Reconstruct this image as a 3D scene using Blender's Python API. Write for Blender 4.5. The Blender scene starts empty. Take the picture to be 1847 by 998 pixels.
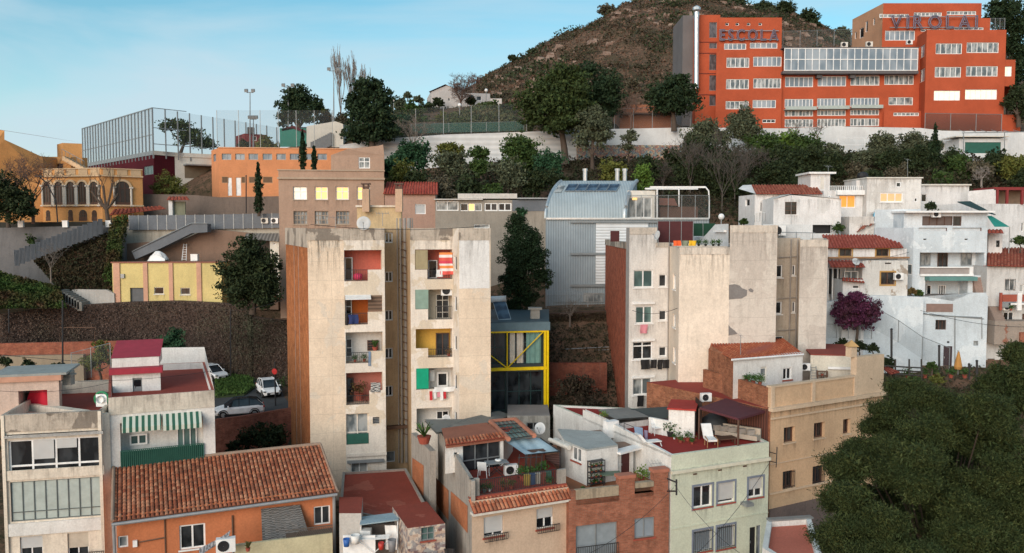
import bpy, math, random
import numpy as np
from mathutils import Vector, noise
random.seed(7); RNG=np.random.default_rng(11)
R=math.radians
SC=bpy.context.scene
COL=SC.collection
# ---------------- camera, world, sun, exposure ----------------
F=1500.0; CX=923.5; CY=499.0; CZ=30.0; PITCH=math.atan(89/F)
cd=bpy.data.cameras.new('camera'); cam=bpy.data.objects.new('camera',cd); COL.objects.link(cam)
cam.location=(0,0,CZ); cam.rotation_euler=(R(90)-PITCH,0,0)
cd.sensor_width=36; cd.lens=36*F/1847; cd.clip_start=.5; cd.clip_end=6000
SC.camera=cam
SUN_EL,SUN_AZ=R(20),R(205)      # azimuth clockwise from +Y: behind and left of the camera
w=bpy.data.worlds.new('World'); SC.world=w; w.use_nodes=True
nt=w.node_tree; bg=nt.nodes['Background']
sky=nt.nodes.new('ShaderNodeTexSky'); sky.sky_type='NISHITA'; sky.sun_disc=False
sky.sun_elevation=SUN_EL; sky.sun_rotation=SUN_AZ; sky.ozone_density=1.2; sky.air_density=1.0; sky.dust_density=.6
tc=nt.nodes.new('ShaderNodeTexCoord'); mp=nt.nodes.new('ShaderNodeMapping'); mp.inputs['Scale'].default_value=(1.6,1.6,7.0); mp.inputs['Rotation'].default_value=(0,R(9),0)
cn=nt.nodes.new('ShaderNodeTexNoise'); cn.inputs['Scale'].default_value=1.15; cn.inputs['Detail'].default_value=6; cn.inputs['Roughness'].default_value=.52; cn.inputs['Distortion'].default_value=.4
cr=nt.nodes.new('ShaderNodeValToRGB'); cr.color_ramp.elements[0].position=.40; cr.color_ramp.elements[1].position=.64
cr.color_ramp.elements[0].color=(.0,.0,.0,1); cr.color_ramp.elements[1].color=(.85,.85,.85,1)
mx=nt.nodes.new('ShaderNodeMix'); mx.data_type='RGBA'; mx.inputs[7].default_value=(3.9,4.9,5.5,1)
hs=nt.nodes.new('ShaderNodeHueSaturation'); hs.inputs['Saturation'].default_value=1.28; hs.inputs['Hue'].default_value=.472; hs.inputs['Value'].default_value=1.0
nt.links.new(tc.outputs['Generated'],mp.inputs['Vector']); nt.links.new(mp.outputs[0],cn.inputs['Vector']); nt.links.new(cn.outputs['Fac'],cr.inputs['Fac'])
nt.links.new(sky.outputs[0],hs.inputs['Color']); nt.links.new(hs.outputs[0],mx.inputs[6]); nt.links.new(cr.outputs[0],mx.inputs[0]); nt.links.new(mx.outputs[2],bg.inputs['Color'])
bg.inputs['Strength'].default_value=.1
sl=bpy.data.lights.new('sun','SUN'); sl.energy=1.9; sl.angle=R(45); sl.color=(1,.90,.78)
so=bpy.data.objects.new('sun',sl); COL.objects.link(so)
sd=Vector((math.sin(SUN_AZ)*math.cos(SUN_EL),math.cos(SUN_AZ)*math.cos(SUN_EL),math.sin(SUN_EL)))
so.rotation_euler=sd.to_track_quat('Z','Y').to_euler(); so.location=(0,0,80)
SC.view_settings.view_transform='Standard'; SC.view_settings.look='None'; SC.view_settings.gamma=1; SC.view_settings.exposure=0.6
# ---------------- projection helpers: photo pixel + real distance -> place ----------------
cp,sp=math.cos(PITCH),math.sin(PITCH)
def ray(px,py):
    u=(px-CX)/F; v=(CY-py)/F
    return Vector((u,cp+v*sp,-sp+v*cp))
def G(px,py,Y):
    d=ray(px,py); t=Y/d.y
    return Vector((d.x*t,Y,CZ+d.z*t))
def m_px(Y): return Y/F
class Zm:                      # coordinates read in an enlarged view
    def __init__(s,x,y,k): s.x,s.y,s.k=x,y,k
    def __call__(s,*a): return tuple((s.x if i%2==0 else s.y)+v/s.k for i,v in enumerate(a))
R1=Zm(0,180,3.991);R2=Zm(360,100,3.991);R3=Zm(700,100,3.326);R4=Zm(1200,0,2.855);R5=Zm(0,360,3.327);R6=Zm(480,260,2.771);R7=Zm(480,560,2.771);R8=Zm(860,300,2.496)
Q1=Zm(1300,240,3.377);Q2=Zm(1440,380,3.118);Q3=Zm(1060,380,2.773);Q4=Zm(1060,600,2.507);Q5=Zm(720,720,3.552);Q6=Zm(0,600,2.507);Q7=Zm(180,780,2.798);Q8=Zm(1400,560,2.28)
# ---------------- materials ----------------
MATS={}
def newmat(name):
    m=bpy.data.materials.new(name); m.use_nodes=True; MATS[name]=m
    return m,m.node_tree,m.node_tree.nodes['Principled BSDF']
def N(nt,t,**k):
    n=nt.nodes.new(t)
    for a,b in k.items():
        if hasattr(n,a): setattr(n,a,b)
        else: n.inputs[a.replace('_',' ')].default_value=b
    return n
def mixc(nt,fac,a,b,mode='MIX'):
    m=nt.nodes.new('ShaderNodeMix'); m.data_type='RGBA'; m.blend_type=mode
    for i,v in ((0,fac),(6,a),(7,b)):
        if hasattr(v,'links'): nt.links.new(v,m.inputs[i])
        else: m.inputs[i].default_value=v if i==0 else (*v[:3],1)
    return m.outputs[2]
def ramp(nt,src,a,b,ca=(0,0,0),cb=(1,1,1)):
    r=nt.nodes.new('ShaderNodeValToRGB'); e=r.color_ramp.elements
    e[0].position=a; e[1].position=b; e[0].color=(*ca,1); e[1].color=(*cb,1)
    nt.links.new(src,r.inputs[0]); return r.outputs[0]
def nz(nt,scale,vec,detail=4,rough=.6,mscale=None,dist=0):
    n=N(nt,'ShaderNodeTexNoise'); n.inputs['Scale'].default_value=scale; n.inputs['Detail'].default_value=detail; n.inputs['Roughness'].default_value=rough; n.inputs['Distortion'].default_value=dist
    if mscale:
        q=N(nt,'ShaderNodeMapping'); q.inputs['Scale'].default_value=mscale; nt.links.new(vec,q.inputs['Vector']); vec=q.outputs[0]
    nt.links.new(vec,n.inputs['Vector']); return n.outputs['Fac']
def bump(nt,b,src,st=.3,d=.02):
    n=N(nt,'ShaderNodeBump'); n.inputs['Strength'].default_value=st; n.inputs['Distance'].default_value=d
    nt.links.new(src,n.inputs['Height']); nt.links.new(n.outputs[0],b.inputs['Normal'])
def flat(name,col,rough=.6,metal=0,spec=.4,emit=None,es=0):
    if name in MATS: return MATS[name]
    m,nt,b=newmat(name); b.inputs['Base Color'].default_value=(*col,1); b.inputs['Roughness'].default_value=rough; b.inputs['Metallic'].default_value=metal
    b.inputs['Specular IOR Level'].default_value=spec
    g=N(nt,'ShaderNodeTexCoord').outputs['Object']
    c=mixc(nt,ramp(nt,nz(nt,2.2,g),.3,.7),tuple(x*.86 for x in col),tuple(min(1,x*1.1) for x in col)); nt.links.new(c,b.inputs['Base Color'])
    if emit: b.inputs['Emission Color'].default_value=(*emit,1); b.inputs['Emission Strength'].default_value=es
    return m
def plaster(name,col,stain=.35,streak=.35,dirt=(.13,.11,.095),patch=None,pfac=.58,panel=False,rough=.9):
    if name in MATS: return MATS[name]
    m,nt,b=newmat(name); uv=N(nt,'ShaderNodeUVMap').outputs[0]
    gm=N(nt,'ShaderNodeTexCoord').outputs['Object']
    c=mixc(nt,ramp(nt,nz(nt,.28,gm,5,.65),.35,.65),tuple(x*.86 for x in col),tuple(min(1,x*1.08) for x in col))
    if patch: c=mixc(nt,ramp(nt,nz(nt,.33,gm,5,.6,dist=.3),pfac,pfac+.02),c,patch)
    f=ramp(nt,nz(nt,1.7,gm,9,.8),.5,.68); mm=N(nt,'ShaderNodeMath',operation='MULTIPLY'); nt.links.new(f,mm.inputs[0]); mm.inputs[1].default_value=stain
    c=mixc(nt,mm.outputs[0],c,tuple(.5*x+.5*y for x,y in zip(col,dirt)))
    f=ramp(nt,nz(nt,1.0,uv,5,.7,(2.2,.22,1)),.5,.74); mm=N(nt,'ShaderNodeMath',operation='MULTIPLY'); nt.links.new(f,mm.inputs[0]); mm.inputs[1].default_value=streak
    c=mixc(nt,mm.outputs[0],c,tuple(.35*x+.65*y for x,y in zip(col,dirt)))
    f=ramp(nt,nz(nt,1.0,uv,4,.75,(7,.5,1)),.56,.72); mk=ramp(nt,nz(nt,.5,gm,3,.6),.5,.62); mm=N(nt,'ShaderNodeMath',operation='MULTIPLY'); nt.links.new(f,mm.inputs[0]); nt.links.new(mk,mm.inputs[1]); m2=N(nt,'ShaderNodeMath',operation='MULTIPLY'); nt.links.new(mm.outputs[0],m2.inputs[0]); m2.inputs[1].default_value=min(.75,streak*1.3)
    c=mixc(nt,m2.outputs[0],c,tuple(.2*x+.8*y for x,y in zip(col,dirt)))
    f=ramp(nt,nz(nt,9,gm,4,.7),.3,.7,(.86,.86,.86),(1.07,1.07,1.07)); c=mixc(nt,1.0,c,f,'MULTIPLY')
    if panel:
        br=N(nt,'ShaderNodeTexBrick'); br.offset=0; br.inputs['Scale'].default_value=1; br.inputs['Brick Width'].default_value=40; br.inputs['Row Height'].default_value=1.45; br.inputs['Mortar Size'].default_value=.03; br.inputs['Mortar Smooth'].default_value=.8
        wv=N(nt,'ShaderNodeVectorMath',operation='ADD'); w2=N(nt,'ShaderNodeTexNoise'); w2.inputs['Scale'].default_value=.8; nt.links.new(uv,w2.inputs['Vector'])
        ws=N(nt,'ShaderNodeVectorMath',operation='SCALE'); ws.inputs['Scale'].default_value=.18; nt.links.new(w2.outputs['Color'],ws.inputs[0]); nt.links.new(uv,wv.inputs[0]); nt.links.new(ws.outputs[0],wv.inputs[1]); nt.links.new(wv.outputs[0],br.inputs['Vector'])
        mm=N(nt,'ShaderNodeMath',operation='MULTIPLY'); nt.links.new(br.outputs['Fac'],mm.inputs[0]); mm.inputs[1].default_value=.42
        c=mixc(nt,mm.outputs[0],c,tuple(x*.55 for x in col))
    nt.links.new(c,b.inputs['Base Color']); b.inputs['Roughness'].default_value=rough; b.inputs['Specular IOR Level'].default_value=.15
    bump(nt,b,nz(nt,6,gm,5,.7),.35,.03)
    return m
def brick(name,c1,c2,mort,bw=.28,bh=.085,ms=.012,vary=.5):
    if name in MATS: return MATS[name]
    m,nt,b=newmat(name); uv=N(nt,'ShaderNodeUVMap').outputs[0]; gm=N(nt,'ShaderNodeTexCoord').outputs['Object']
    br=N(nt,'ShaderNodeTexBrick'); br.inputs['Scale'].default_value=1; br.inputs['Brick Width'].default_value=bw; br.inputs['Row Height'].default_value=bh; br.inputs['Mortar Size'].default_value=ms
    br.inputs['Color1'].default_value=(*c1,1); br.inputs['Color2'].default_value=(*c2,1); br.inputs['Mortar'].default_value=(*mort,1); nt.links.new(uv,br.inputs['Vector'])
    c=mixc(nt,1.0,br.outputs[0],ramp(nt,nz(nt,1.4,gm,9,.82),.36,.64,(1-vary,)*3,(1.12,)*3),'MULTIPLY')
    f=ramp(nt,nz(nt,1.0,uv,5,.7,(1.8,.25,1)),.56,.8); mm=N(nt,'ShaderNodeMath',operation='MULTIPLY'); nt.links.new(f,mm.inputs[0]); mm.inputs[1].default_value=.35
    c=mixc(nt,mm.outputs[0],c,(.12,.10,.09))
    nt.links.new(c,b.inputs['Base Color']); b.inputs['Roughness'].default_value=.9; b.inputs['Specular IOR Level'].default_value=.15
    bump(nt,b,br.outputs['Fac'],-.4,.02); return m
def tilemat(name,cols,moss=.35):
    m,nt,b=newmat(name); gi=N(nt,'ShaderNodeNewGeometry').outputs['Random Per Island']; gm=N(nt,'ShaderNodeTexCoord').outputs['Object']
    r=nt.nodes.new('ShaderNodeValToRGB'); e=r.color_ramp.elements
    for i,c in enumerate(cols):
        p=i/(len(cols)-1)
        el=e[0] if i==0 else (e[len(e)-1] if i==len(cols)-1 else e.new(p))
        el.position=p; el.color=(*c,1)
    nt.links.new(gi,r.inputs[0])
    f=ramp(nt,nz(nt,1.3,gm,9,.82),.47,.62); mm=N(nt,'ShaderNodeMath',operation='MULTIPLY'); nt.links.new(f,mm.inputs[0]); mm.inputs[1].default_value=moss
    c=mixc(nt,mm.outputs[0],r.outputs[0],(.10,.085,.06))
    c=mixc(nt,1.0,c,ramp(nt,nz(nt,9,gm,3),.3,.7,(.82,)*3,(1.1,)*3),'MULTIPLY')
    nt.links.new(c,b.inputs['Base Color']); b.inputs['Roughness'].default_value=.85; b.inputs['Specular IOR Level'].default_value=.2; return m
def leafmat(name,c1,c2,c3=None,vs=.35):
    m,nt,b=newmat(name); gi=N(nt,'ShaderNodeNewGeometry').outputs['Random Per Island']; gm=N(nt,'ShaderNodeTexCoord').outputs['Object']
    c=mixc(nt,gi,c1,c2)
    c=mixc(nt,ramp(nt,nz(nt,vs,gm,4,.6),.42,.66),c,c3 or tuple(x*.5+y*.5 for x,y in zip(c1,c2)))
    c=mixc(nt,1.0,c,ramp(nt,nz(nt,vs*4,gm,3,.6),.3,.7,(.68,)*3,(1.65,)*3),'MULTIPLY')
    nt.links.new(c,b.inputs['Base Color']); b.inputs['Roughness'].default_value=.75; b.inputs['Specular IOR Level'].default_value=.18
    return m
def ribbed(name,col,period=.22,horizontal=False,rough=.4,metal=.3,depth=.35):
    if name in MATS: return MATS[name]
    m,nt,b=newmat(name); uv=N(nt,'ShaderNodeUVMap').outputs[0]; gm=N(nt,'ShaderNodeTexCoord').outputs['Object']
    wv=N(nt,'ShaderNodeTexWave',wave_type='BANDS',bands_direction='Y' if horizontal else 'X',wave_profile='SIN'); wv.inputs['Scale'].default_value=.314/period; nt.links.new(uv,wv.inputs['Vector'])
    c=mixc(nt,ramp(nt,nz(nt,.5,gm,5),.3,.7),tuple(x*.85 for x in col),tuple(min(1,x*1.08) for x in col))
    c=mixc(nt,1.0,c,ramp(nt,wv.outputs['Fac'],.1,.9,(1-depth,)*3,(1,)*3),'MULTIPLY')
    nt.links.new(c,b.inputs['Base Color']); b.inputs['Roughness'].default_value=rough; b.inputs['Metallic'].default_value=metal
    bump(nt,b,wv.outputs['Fac'],.6,.04); return m
def glass(name,col,col2=None,sc=.6,rough=.07):
    if name in MATS: return MATS[name]
    m,nt,b=newmat(name); gm=N(nt,'ShaderNodeTexCoord').outputs['Object']
    c=mixc(nt,ramp(nt,nz(nt,sc,gm,2,.5,(1,1,.5)),.42,.6),col,col2 or tuple(x*2.2 for x in col)); nt.links.new(c,b.inputs['Base Color'])
    b.inputs['Roughness'].default_value=rough; b.inputs['Specular IOR Level'].default_value=.5; return m
GL=glass('glass_dark',(.008,.010,.012),(.035,.04,.045),1.3)
GC=glass('glass_curtain',(.10,.12,.13),(.34,.36,.36),1.6,.12)
GS=glass('glass_sky',(.16,.20,.24),(.30,.34,.38),.5,.1)
GT=glass('glass_green',(.05,.09,.09),(.12,.20,.19),.8,.1)
GLIT=flat('window_lit',(.8,.5,.2),.6,emit=(1,.58,.20),es=.62)
GLITW=flat('window_lit_white',(.8,.7,.5),.6,emit=(1,.86,.66),es=.42)
WHITE=flat('white_paint',(.74,.75,.75),.45); OFFW=flat('off_white',(.60,.58,.53),.6); BLIND=ribbed('blind',(.62,.63,.63),.06,True,.6,0,.2)
BLINDG=ribbed('blind_grey',(.30,.36,.42),.07,True,.6,0,.25); BROWN=flat('brown_wood',(.09,.045,.03),.6); IRON=flat('dark_iron',(.025,.025,.028),.5); GREY=flat('grey_metal',(.25,.27,.28),.45,.3)
STEEL=flat('steel',(.55,.57,.58),.35,.8); BLACK=flat('black',(.012,.012,.014),.6); GREENM=flat('green_metal',(.02,.10,.075),.5)
RUST=flat('rust_pipe',(.13,.075,.05),.7); PIPE=flat('grey_pipe',(.30,.28,.26),.6); REDT=flat('terracotta',(.30,.07,.045),.8)
# ---------------- mesh builder ----------------
class MB:
    def __init__(s): s.v=[]; s.f=[]; s.m=[]
    def face(s,pts,m=0):
        b=len(s.v); s.v+=[tuple(p) for p in pts]; s.f.append(tuple(range(b,b+len(pts)))); s.m.append(m)
    def obox(s,o,a,b,c,m=0):
        o,a,b,c=map(Vector,(o,a,b,c)); i=len(s.v)
        s.v+=[tuple(x) for x in (o,o+a,o+a+b,o+b,o+c,o+a+c,o+a+b+c,o+b+c)]
        for q in ((0,3,2,1),(4,5,6,7),(0,1,5,4),(1,2,6,5),(2,3,7,6),(3,0,4,7)): s.f.append(tuple(i+k for k in q)); s.m.append(m)
    def box(s,c,sz,rz=0,m=0):
        ca,sa=math.cos(rz),math.sin(rz); a=Vector((ca*sz[0],sa*sz[0],0)); b=Vector((-sa*sz[1],ca*sz[1],0)); d=Vector((0,0,sz[2]))
        s.obox(Vector(c)-a/2-b/2-d/2,a,b,d,m)
    def tube(s,pts,r,n=6,m=0,caps=True):
        pts=[Vector(p) for p in pts]; rs=r if isinstance(r,(list,tuple)) else [r]*len(pts); base=len(s.v)
        for i,p in enumerate(pts):
            d=(pts[min(i+1,len(pts)-1)]-pts[max(i-1,0)]).normalized()
            x=d.cross(Vector((0,0,1)) if abs(d.z)<.9 else Vector((1,0,0))).normalized(); y=d.cross(x)
            for k in range(n):
                a=2*math.pi*k/n; s.v.append(tuple(p+(x*math.cos(a)+y*math.sin(a))*rs[i]))
        for i in range(len(pts)-1):
            for k in range(n):
                k2=(k+1)%n; s.f.append((base+i*n+k,base+i*n+k2,base+(i+1)*n+k2,base+(i+1)*n+k)); s.m.append(m)
        if caps: s.f.append(tuple(base+k for k in range(n))); s.m.append(m); s.f.append(tuple(base+(len(pts)-1)*n+k for k in reversed(range(n)))); s.m.append(m)
    def lathe(s,c,prof,n=16,m=0,ax=None):
        c=Vector(c); base=len(s.v); ax=Vector(ax or (0,0,1)).normalized(); x=ax.cross(Vector((0,1,0)) if abs(ax.y)<.9 else Vector((1,0,0))).normalized(); y=ax.cross(x)
        for r,h in prof:
            for k in range(n):
                a=2*math.pi*k/n; s.v.append(tuple(c+(x*math.cos(a)+y*math.sin(a))*r+ax*h))
        for i in range(len(prof)-1):
            for k in range(n):
                k2=(k+1)%n; s.f.append((base+i*n+k,base+i*n+k2,base+(i+1)*n+k2,base+(i+1)*n+k)); s.m.append(m)
    def sheet(s,fn,nu,nv,m=0,closed=False):
        base=len(s.v)
        for j in range(nv+1):
            for i in range(nu+1): s.v.append(tuple(fn(i/nu,j/nv)))
        for j in range(nv):
            for i in range(nu):
                a=base+j*(nu+1)+i; s.f.append((a,a+1,a+nu+2,a+nu+1)); s.m.append(m)
    def prism(s,poly,z0,z1,m=0,mt=None):
        n=len(poly)
        for i in range(n):
            a,b=poly[i],poly[(i+1)%n]; s.face([(a[0],a[1],z0),(b[0],b[1],z0),(b[0],b[1],z1),(a[0],a[1],z1)],m)
        s.face([(p[0],p[1],z1) for p in poly],m if mt is None else mt); s.face([(p[0],p[1],z0) for p in reversed(poly)],m)
    def build(s,name,mats,parent=None,smooth=False,loc=None):
        if not s.f: return None
        me=bpy.data.meshes.new(name); org=Vector((0,0,0)) if loc is None else Vector(loc)
        par=parent
        if par is not None and par.get('org') is not None: org=Vector(par['org'])
        v=np.array(s.v,dtype=np.float64)
        vv=(v-np.array(org)).astype(np.float32)
        cnt=np.array([len(f) for f in s.f]); idx=np.fromiter((i for f in s.f for i in f),dtype=np.int32)
        me.vertices.add(len(vv)); me.vertices.foreach_set('co',vv.ravel()); me.loops.add(len(idx)); me.loops.foreach_set('vertex_index',idx)
        me.polygons.add(len(cnt)); me.polygons.foreach_set('loop_start',np.concatenate(([0],np.cumsum(cnt)[:-1])).astype(np.int32))
        me.polygons.foreach_set('material_index',np.array(s.m,dtype=np.int32)); me.update(calc_edges=True)
        me.polygons.foreach_set('use_smooth',[bool(smooth)]*len(cnt))
        # metric box uv
        nrm=np.zeros(len(cnt)*3,dtype=np.float32); me.polygons.foreach_get('normal',nrm); nrm=nrm.reshape(-1,3)
        t=np.stack([-nrm[:,1],nrm[:,0],np.zeros(len(nrm))],1); L=np.linalg.norm(t,axis=1); bad=L<.05; t[bad]=(1,0,0); L[bad]=1; t/=L[:,None]
        bt=np.cross(nrm,t); bt[bad]=(0,1,0)
        tl=np.repeat(t,cnt,0); bl=np.repeat(bt,cnt,0); pl=v[idx]
        uvd=np.stack([(pl*tl).sum(1),(pl*bl).sum(1)],1).astype(np.float32)
        uvl=me.uv_layers.new(name='UVMap'); uvl.data.foreach_set('uv',uvd.ravel())
        for m_ in (mats if isinstance(mats,(list,tuple)) else [mats]): me.materials.append(m_)
        o=bpy.data.objects.new(name,me); COL.objects.link(o)
        if par is not None: o.parent=par; o['org']=tuple(org)
        else: o.location=org; o['org']=tuple(org)
        return o
GCOUNT={}
def thing(name,label,cat,loc,group=None):
    o=bpy.data.objects.new(name,None); COL.objects.link(o); o.location=loc; o['org']=tuple(loc); o['label']=label; o['category']=cat; o.empty_display_size=.3
    if group: o['group']=group
    return o
def tag(o,label,cat,group=None):
    o['label']=label; o['category']=cat
    if group: o['group']=group
    return o
def struct(o,kind='structure',label=None,cat=None):
    o['kind']=kind
    if label: o['label']=label; o['category']=cat
    return o
def solo(mb,name,label,cat,mats,loc,group=None,smooth=False):
    return tag(mb.build(name,mats,None,smooth,loc),label,cat,group)
def dup(root,dx,label=None,group=None):
    r=root.copy(); COL.objects.link(r); r.location=Vector(root.location)+Vector(dx)
    if label: r['label']=label
    if group: r['group']=group
    for ch in list(root.children):
        c=ch.copy(); COL.objects.link(c); c.parent=r
        for g in ch.children: d=g.copy(); COL.objects.link(d); d.parent=c
    return r
# ---------------- facades ----------------
class Fac:
    def __init__(s,a,b):
        s.a=Vector((a[0],a[1])); s.b=Vector((b[0],b[1])); d=s.b-s.a; s.L=d.length; s.t=d/s.L; s.n=Vector((s.t.y,-s.t.x)); s.holes=[]; s.z0=s.z1=None
    def off(s,k): return Fac(s.a+s.n*k,s.b+s.n*k)
    def uz(s,px,py):
        d=ray(px,py); q=(s.a.x*s.n.x+s.a.y*s.n.y)/(d.x*s.n.x+d.y*s.n.y); p=d*q
        return (p.x-s.a.x)*s.t.x+(p.y-s.a.y)*s.t.y, CZ+p.z
    def pt(s,u,z,n=0): return Vector((s.a.x+s.t.x*u+s.n.x*n,s.a.y+s.t.y*u+s.n.y*n,z))
    def px(s,px,py,n=0): u,z=s.uz(px,py); return s.pt(u,z,n)
    def rect(s,x0,y0,x1,y1):
        ym=(y0+y1)/2; xm=(x0+x1)/2
        return s.uz(x0,ym)[0],s.uz(x1,ym)[0],s.uz(xm,y1)[1],s.uz(xm,y0)[1]
    def slab(s,mb,u0,u1,z0,z1,n0,n1,m=0):
        T=Vector((s.t.x,s.t.y,0)); Nn=Vector((s.n.x,s.n.y,0)); mb.obox(s.pt(u0,z0,n0),T*(u1-u0),Nn*(n1-n0),Vector((0,0,z1-z0)),m)
    def wall(s,mb,u0,u1,z0,z1,holes,m=0):
        hs=[]
        for h in holes:
            a,b,c,d=max(h[0],u0),min(h[1],u1),max(h[2],z0),min(h[3],z1)
            if b-a>.01 and d-c>.01: hs.append((a,b,c,d)+tuple(h[4:]))
        us=sorted({u0,u1,*[h[0] for h in hs],*[h[1] for h in hs]}); zs=sorted({z0,z1,*[h[2] for h in hs],*[h[3] for h in hs]})
        for i in range(len(us)-1):
            for j in range(len(zs)-1):
                uc=(us[i]+us[i+1])/2; zc=(zs[j]+zs[j+1])/2
                if any(h[0]<uc<h[1] and h[2]<zc<h[3] for h in hs): continue
                mb.face([s.pt(us[i],zs[j]),s.pt(us[i+1],zs[j]),s.pt(us[i+1],zs[j+1]),s.pt(us[i],zs[j+1])],m)
        for h in hs:
            a,b,c,d,dp=h[:5]; mr=h[5] if len(h)>5 and h[5] is not None else m; back=h[6] if len(h)>6 else None
            for q in (((a,c),(b,c)),((b,c),(b,d)),((b,d),(a,d)),((a,d),(a,c))):
                (p0,q0),(p1,q1)=q; mb.face([s.pt(p0,q0),s.pt(p1,q1),s.pt(p1,q1,-dp),s.pt(p0,q0,-dp)],mr)
            if back is not None: mb.face([s.pt(a,c,-dp),s.pt(b,c,-dp),s.pt(b,d,-dp),s.pt(a,d,-dp)],back)
def XY(px,py,Y): p=G(px,py,Y); return (p.x,p.y)
def rectpts(a,b,d,skew=0):
    a=Vector(XY(*a)); b=Vector(XY(*b)); t=(b-a).normalized(); k=Vector((-t.y,t.x)); k=(k+t*skew)
    return [a,b,b+k*d,a+k*d]
class Shell:
    def __init__(s,root,pts,z0,z1): s.root=root; s.p=[Vector((p[0],p[1])) for p in pts]; s.z0=z0; s.z1=z1; n=len(s.p); s.f=[Fac(s.p[i],s.p[(i+1)%n]) for i in range(n)]
    def make(s,mb,m=0,em={},parapet=.0,pt=.18,rm=1,cap=None,roof=True):
        n=len(s.p)
        for i,f in enumerate(s.f): f.wall(mb,0,f.L,s.z0,s.z1,f.holes,em.get(i,m))
        zr=s.z1-parapet
        if not roof: return
        if parapet>0:
            ins=[]
            for i in range(n):
                f0,f1=s.f[i-1],s.f[i]; a=f0.n+f1.n; k=pt/max(.3,(1+f0.n.dot(f1.n))); ins.append(s.p[i]-a*k)
            mc=m if cap is None else cap
            for i in range(n):
                j=(i+1)%n; a,b,c,d=s.p[i],s.p[j],ins[j],ins[i]
                mb.face([(a.x,a.y,s.z1),(b.x,b.y,s.z1),(c.x,c.y,s.z1),(d.x,d.y,s.z1)],mc)
                mb.face([(d.x,d.y,s.z1),(c.x,c.y,s.z1),(c.x,c.y,zr),(d.x,d.y,zr)],em.get(i,m))
            mb.face([(q.x,q.y,zr) for q in ins],rm)
        else: mb.face([(q.x,q.y,zr) for q in s.p],rm)
def window(root,f,x0,y0,x1,y1,n=2,rows=1,fc=None,gl=None,blind=0,bc=None,sill=None,depth=.16,fw=.07,name='window',pxs=True,surround=None,lit=None,bars=False,hs=None,split=None,back=None,label=None,proud=0):
    u0,u1,z0,z1=f.rect(x0,y0,x1,y1) if pxs else (x0,y0,x1,y1)
    if proud==0: f.holes.append((u0,u1,z0,z1,depth,hs))
    fc=fc or WHITE; gl=gl or GL; mb=MB(); d0=(proud if proud else -depth)+.005; d1=d0+.07
    def S(a,b,c,d,m=0): f.slab(mb,a,b,c,d,d0,d1,m)
    S(u0,u0+fw,z0,z1); S(u1-fw,u1,z0,z1); S(u0+fw,u1-fw,z1-fw,z1); S(u0+fw,u1-fw,z0,z0+fw)
    for k in range(1,n):
        u=u0+(u1-u0)*k/n; S(u-fw*.5,u+fw*.5,z0+fw,z1-fw)
    hz=[z0+(z1-z0)*k/rows for k in range(1,rows)] if split is None else [z0+(z1-z0)*split]
    for z in hz:
        for k in range(n):
            a=u0+(u1-u0)*k/n+fw*.5; b=u0+(u1-u0)*(k+1)/n-fw*.5
            if k==0:a+=fw*.5
            if k==n-1:b-=fw*.5
            S(a,b,z-fw*.5,z+fw*.5)
    w=mb.build(name,fc,root)
    if label: w['label']=label
    mp_=MB(); mp_.face([f.pt(u0,z0,d0+.012),f.pt(u1,z0,d0+.012),f.pt(u1,z1,d0+.012),f.pt(u0,z1,d0+.012)]); mp_.build('pane',gl,w)
    if blind>0:
        q=MB(); f.slab(q,u0+.02,u1-.02,z1-(z1-z0)*blind,z1-.01,d1+.003,d1+.03); q.build('blind',bc or BLIND,w)
    if sill is not None:
        q=MB(); f.slab(q,u0-.08,u1+.08,z0-.09,z0-.002,d1,.07+proud); q.build('sill',sill,w)
        if proud==0 and fw<.12: drip(w,f,u0-.1,u1+.1,z0-.09,min(.95,(z1-z0)*.9))
    if surround is not None:
        q=MB(); k=.13
        f.slab(q,u0-k,u0,z0-k,z1+k,.002,.03); f.slab(q,u1,u1+k,z0-k,z1+k,.002,.03); f.slab(q,u0,u1,z1,z1+k,.002,.03); f.slab(q,u0,u1,z0-k,z0,.002,.03); q.build('surround',surround,w)
    if bars:
        q=MB(); k=max(3,int((u1-u0)/.14))
        for i in range(k+1):
            u=u0+(u1-u0)*i/k; f.slab(q,u-.012,u+.012,z0,z1,.03,.054)
        for z in (z0+.1,z1-.1): f.slab(q,u0,u1,z-.015,z+.015,.028,.056)
        q.build('bars',IRON,w)
    return w
def door(root,f,x0,y0,x1,y1,col,depth=.15,gp=None,name='door',pxs=True,handle=True):
    u0,u1,z0,z1=f.rect(x0,y0,x1,y1) if pxs else (x0,y0,x1,y1); f.holes.append((u0,u1,z0,z1,depth))
    mb=MB(); f.slab(mb,u0,u1,z0,z1,-depth+.004,-depth+.05); k=.12*(u1-u0)
    nn=2 if z1-z0<2.6 else 3
    for i in range(nn):
        a=z0+(z1-z0)*(i+.12)/nn; b=z0+(z1-z0)*(i+.88)/nn; f.slab(mb,u0+k,u1-k,a,b,-depth+.05,-depth+.065)
    d=mb.build(name,col,root)
    if handle:
        h=MB(); f.slab(h,u0+.1,u0+.14,(z0+z1)/2-.1,(z0+z1)/2+.05,-depth+.065,-depth+.11); h.build('handle',STEEL,d)
    if gp:
        h=MB(); f.slab(h,u0+k,u1-k,z0+(z1-z0)*.5,z1-.15,-depth+.066,-depth+.07); h.build('pane',gp,d)
    return d
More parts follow.
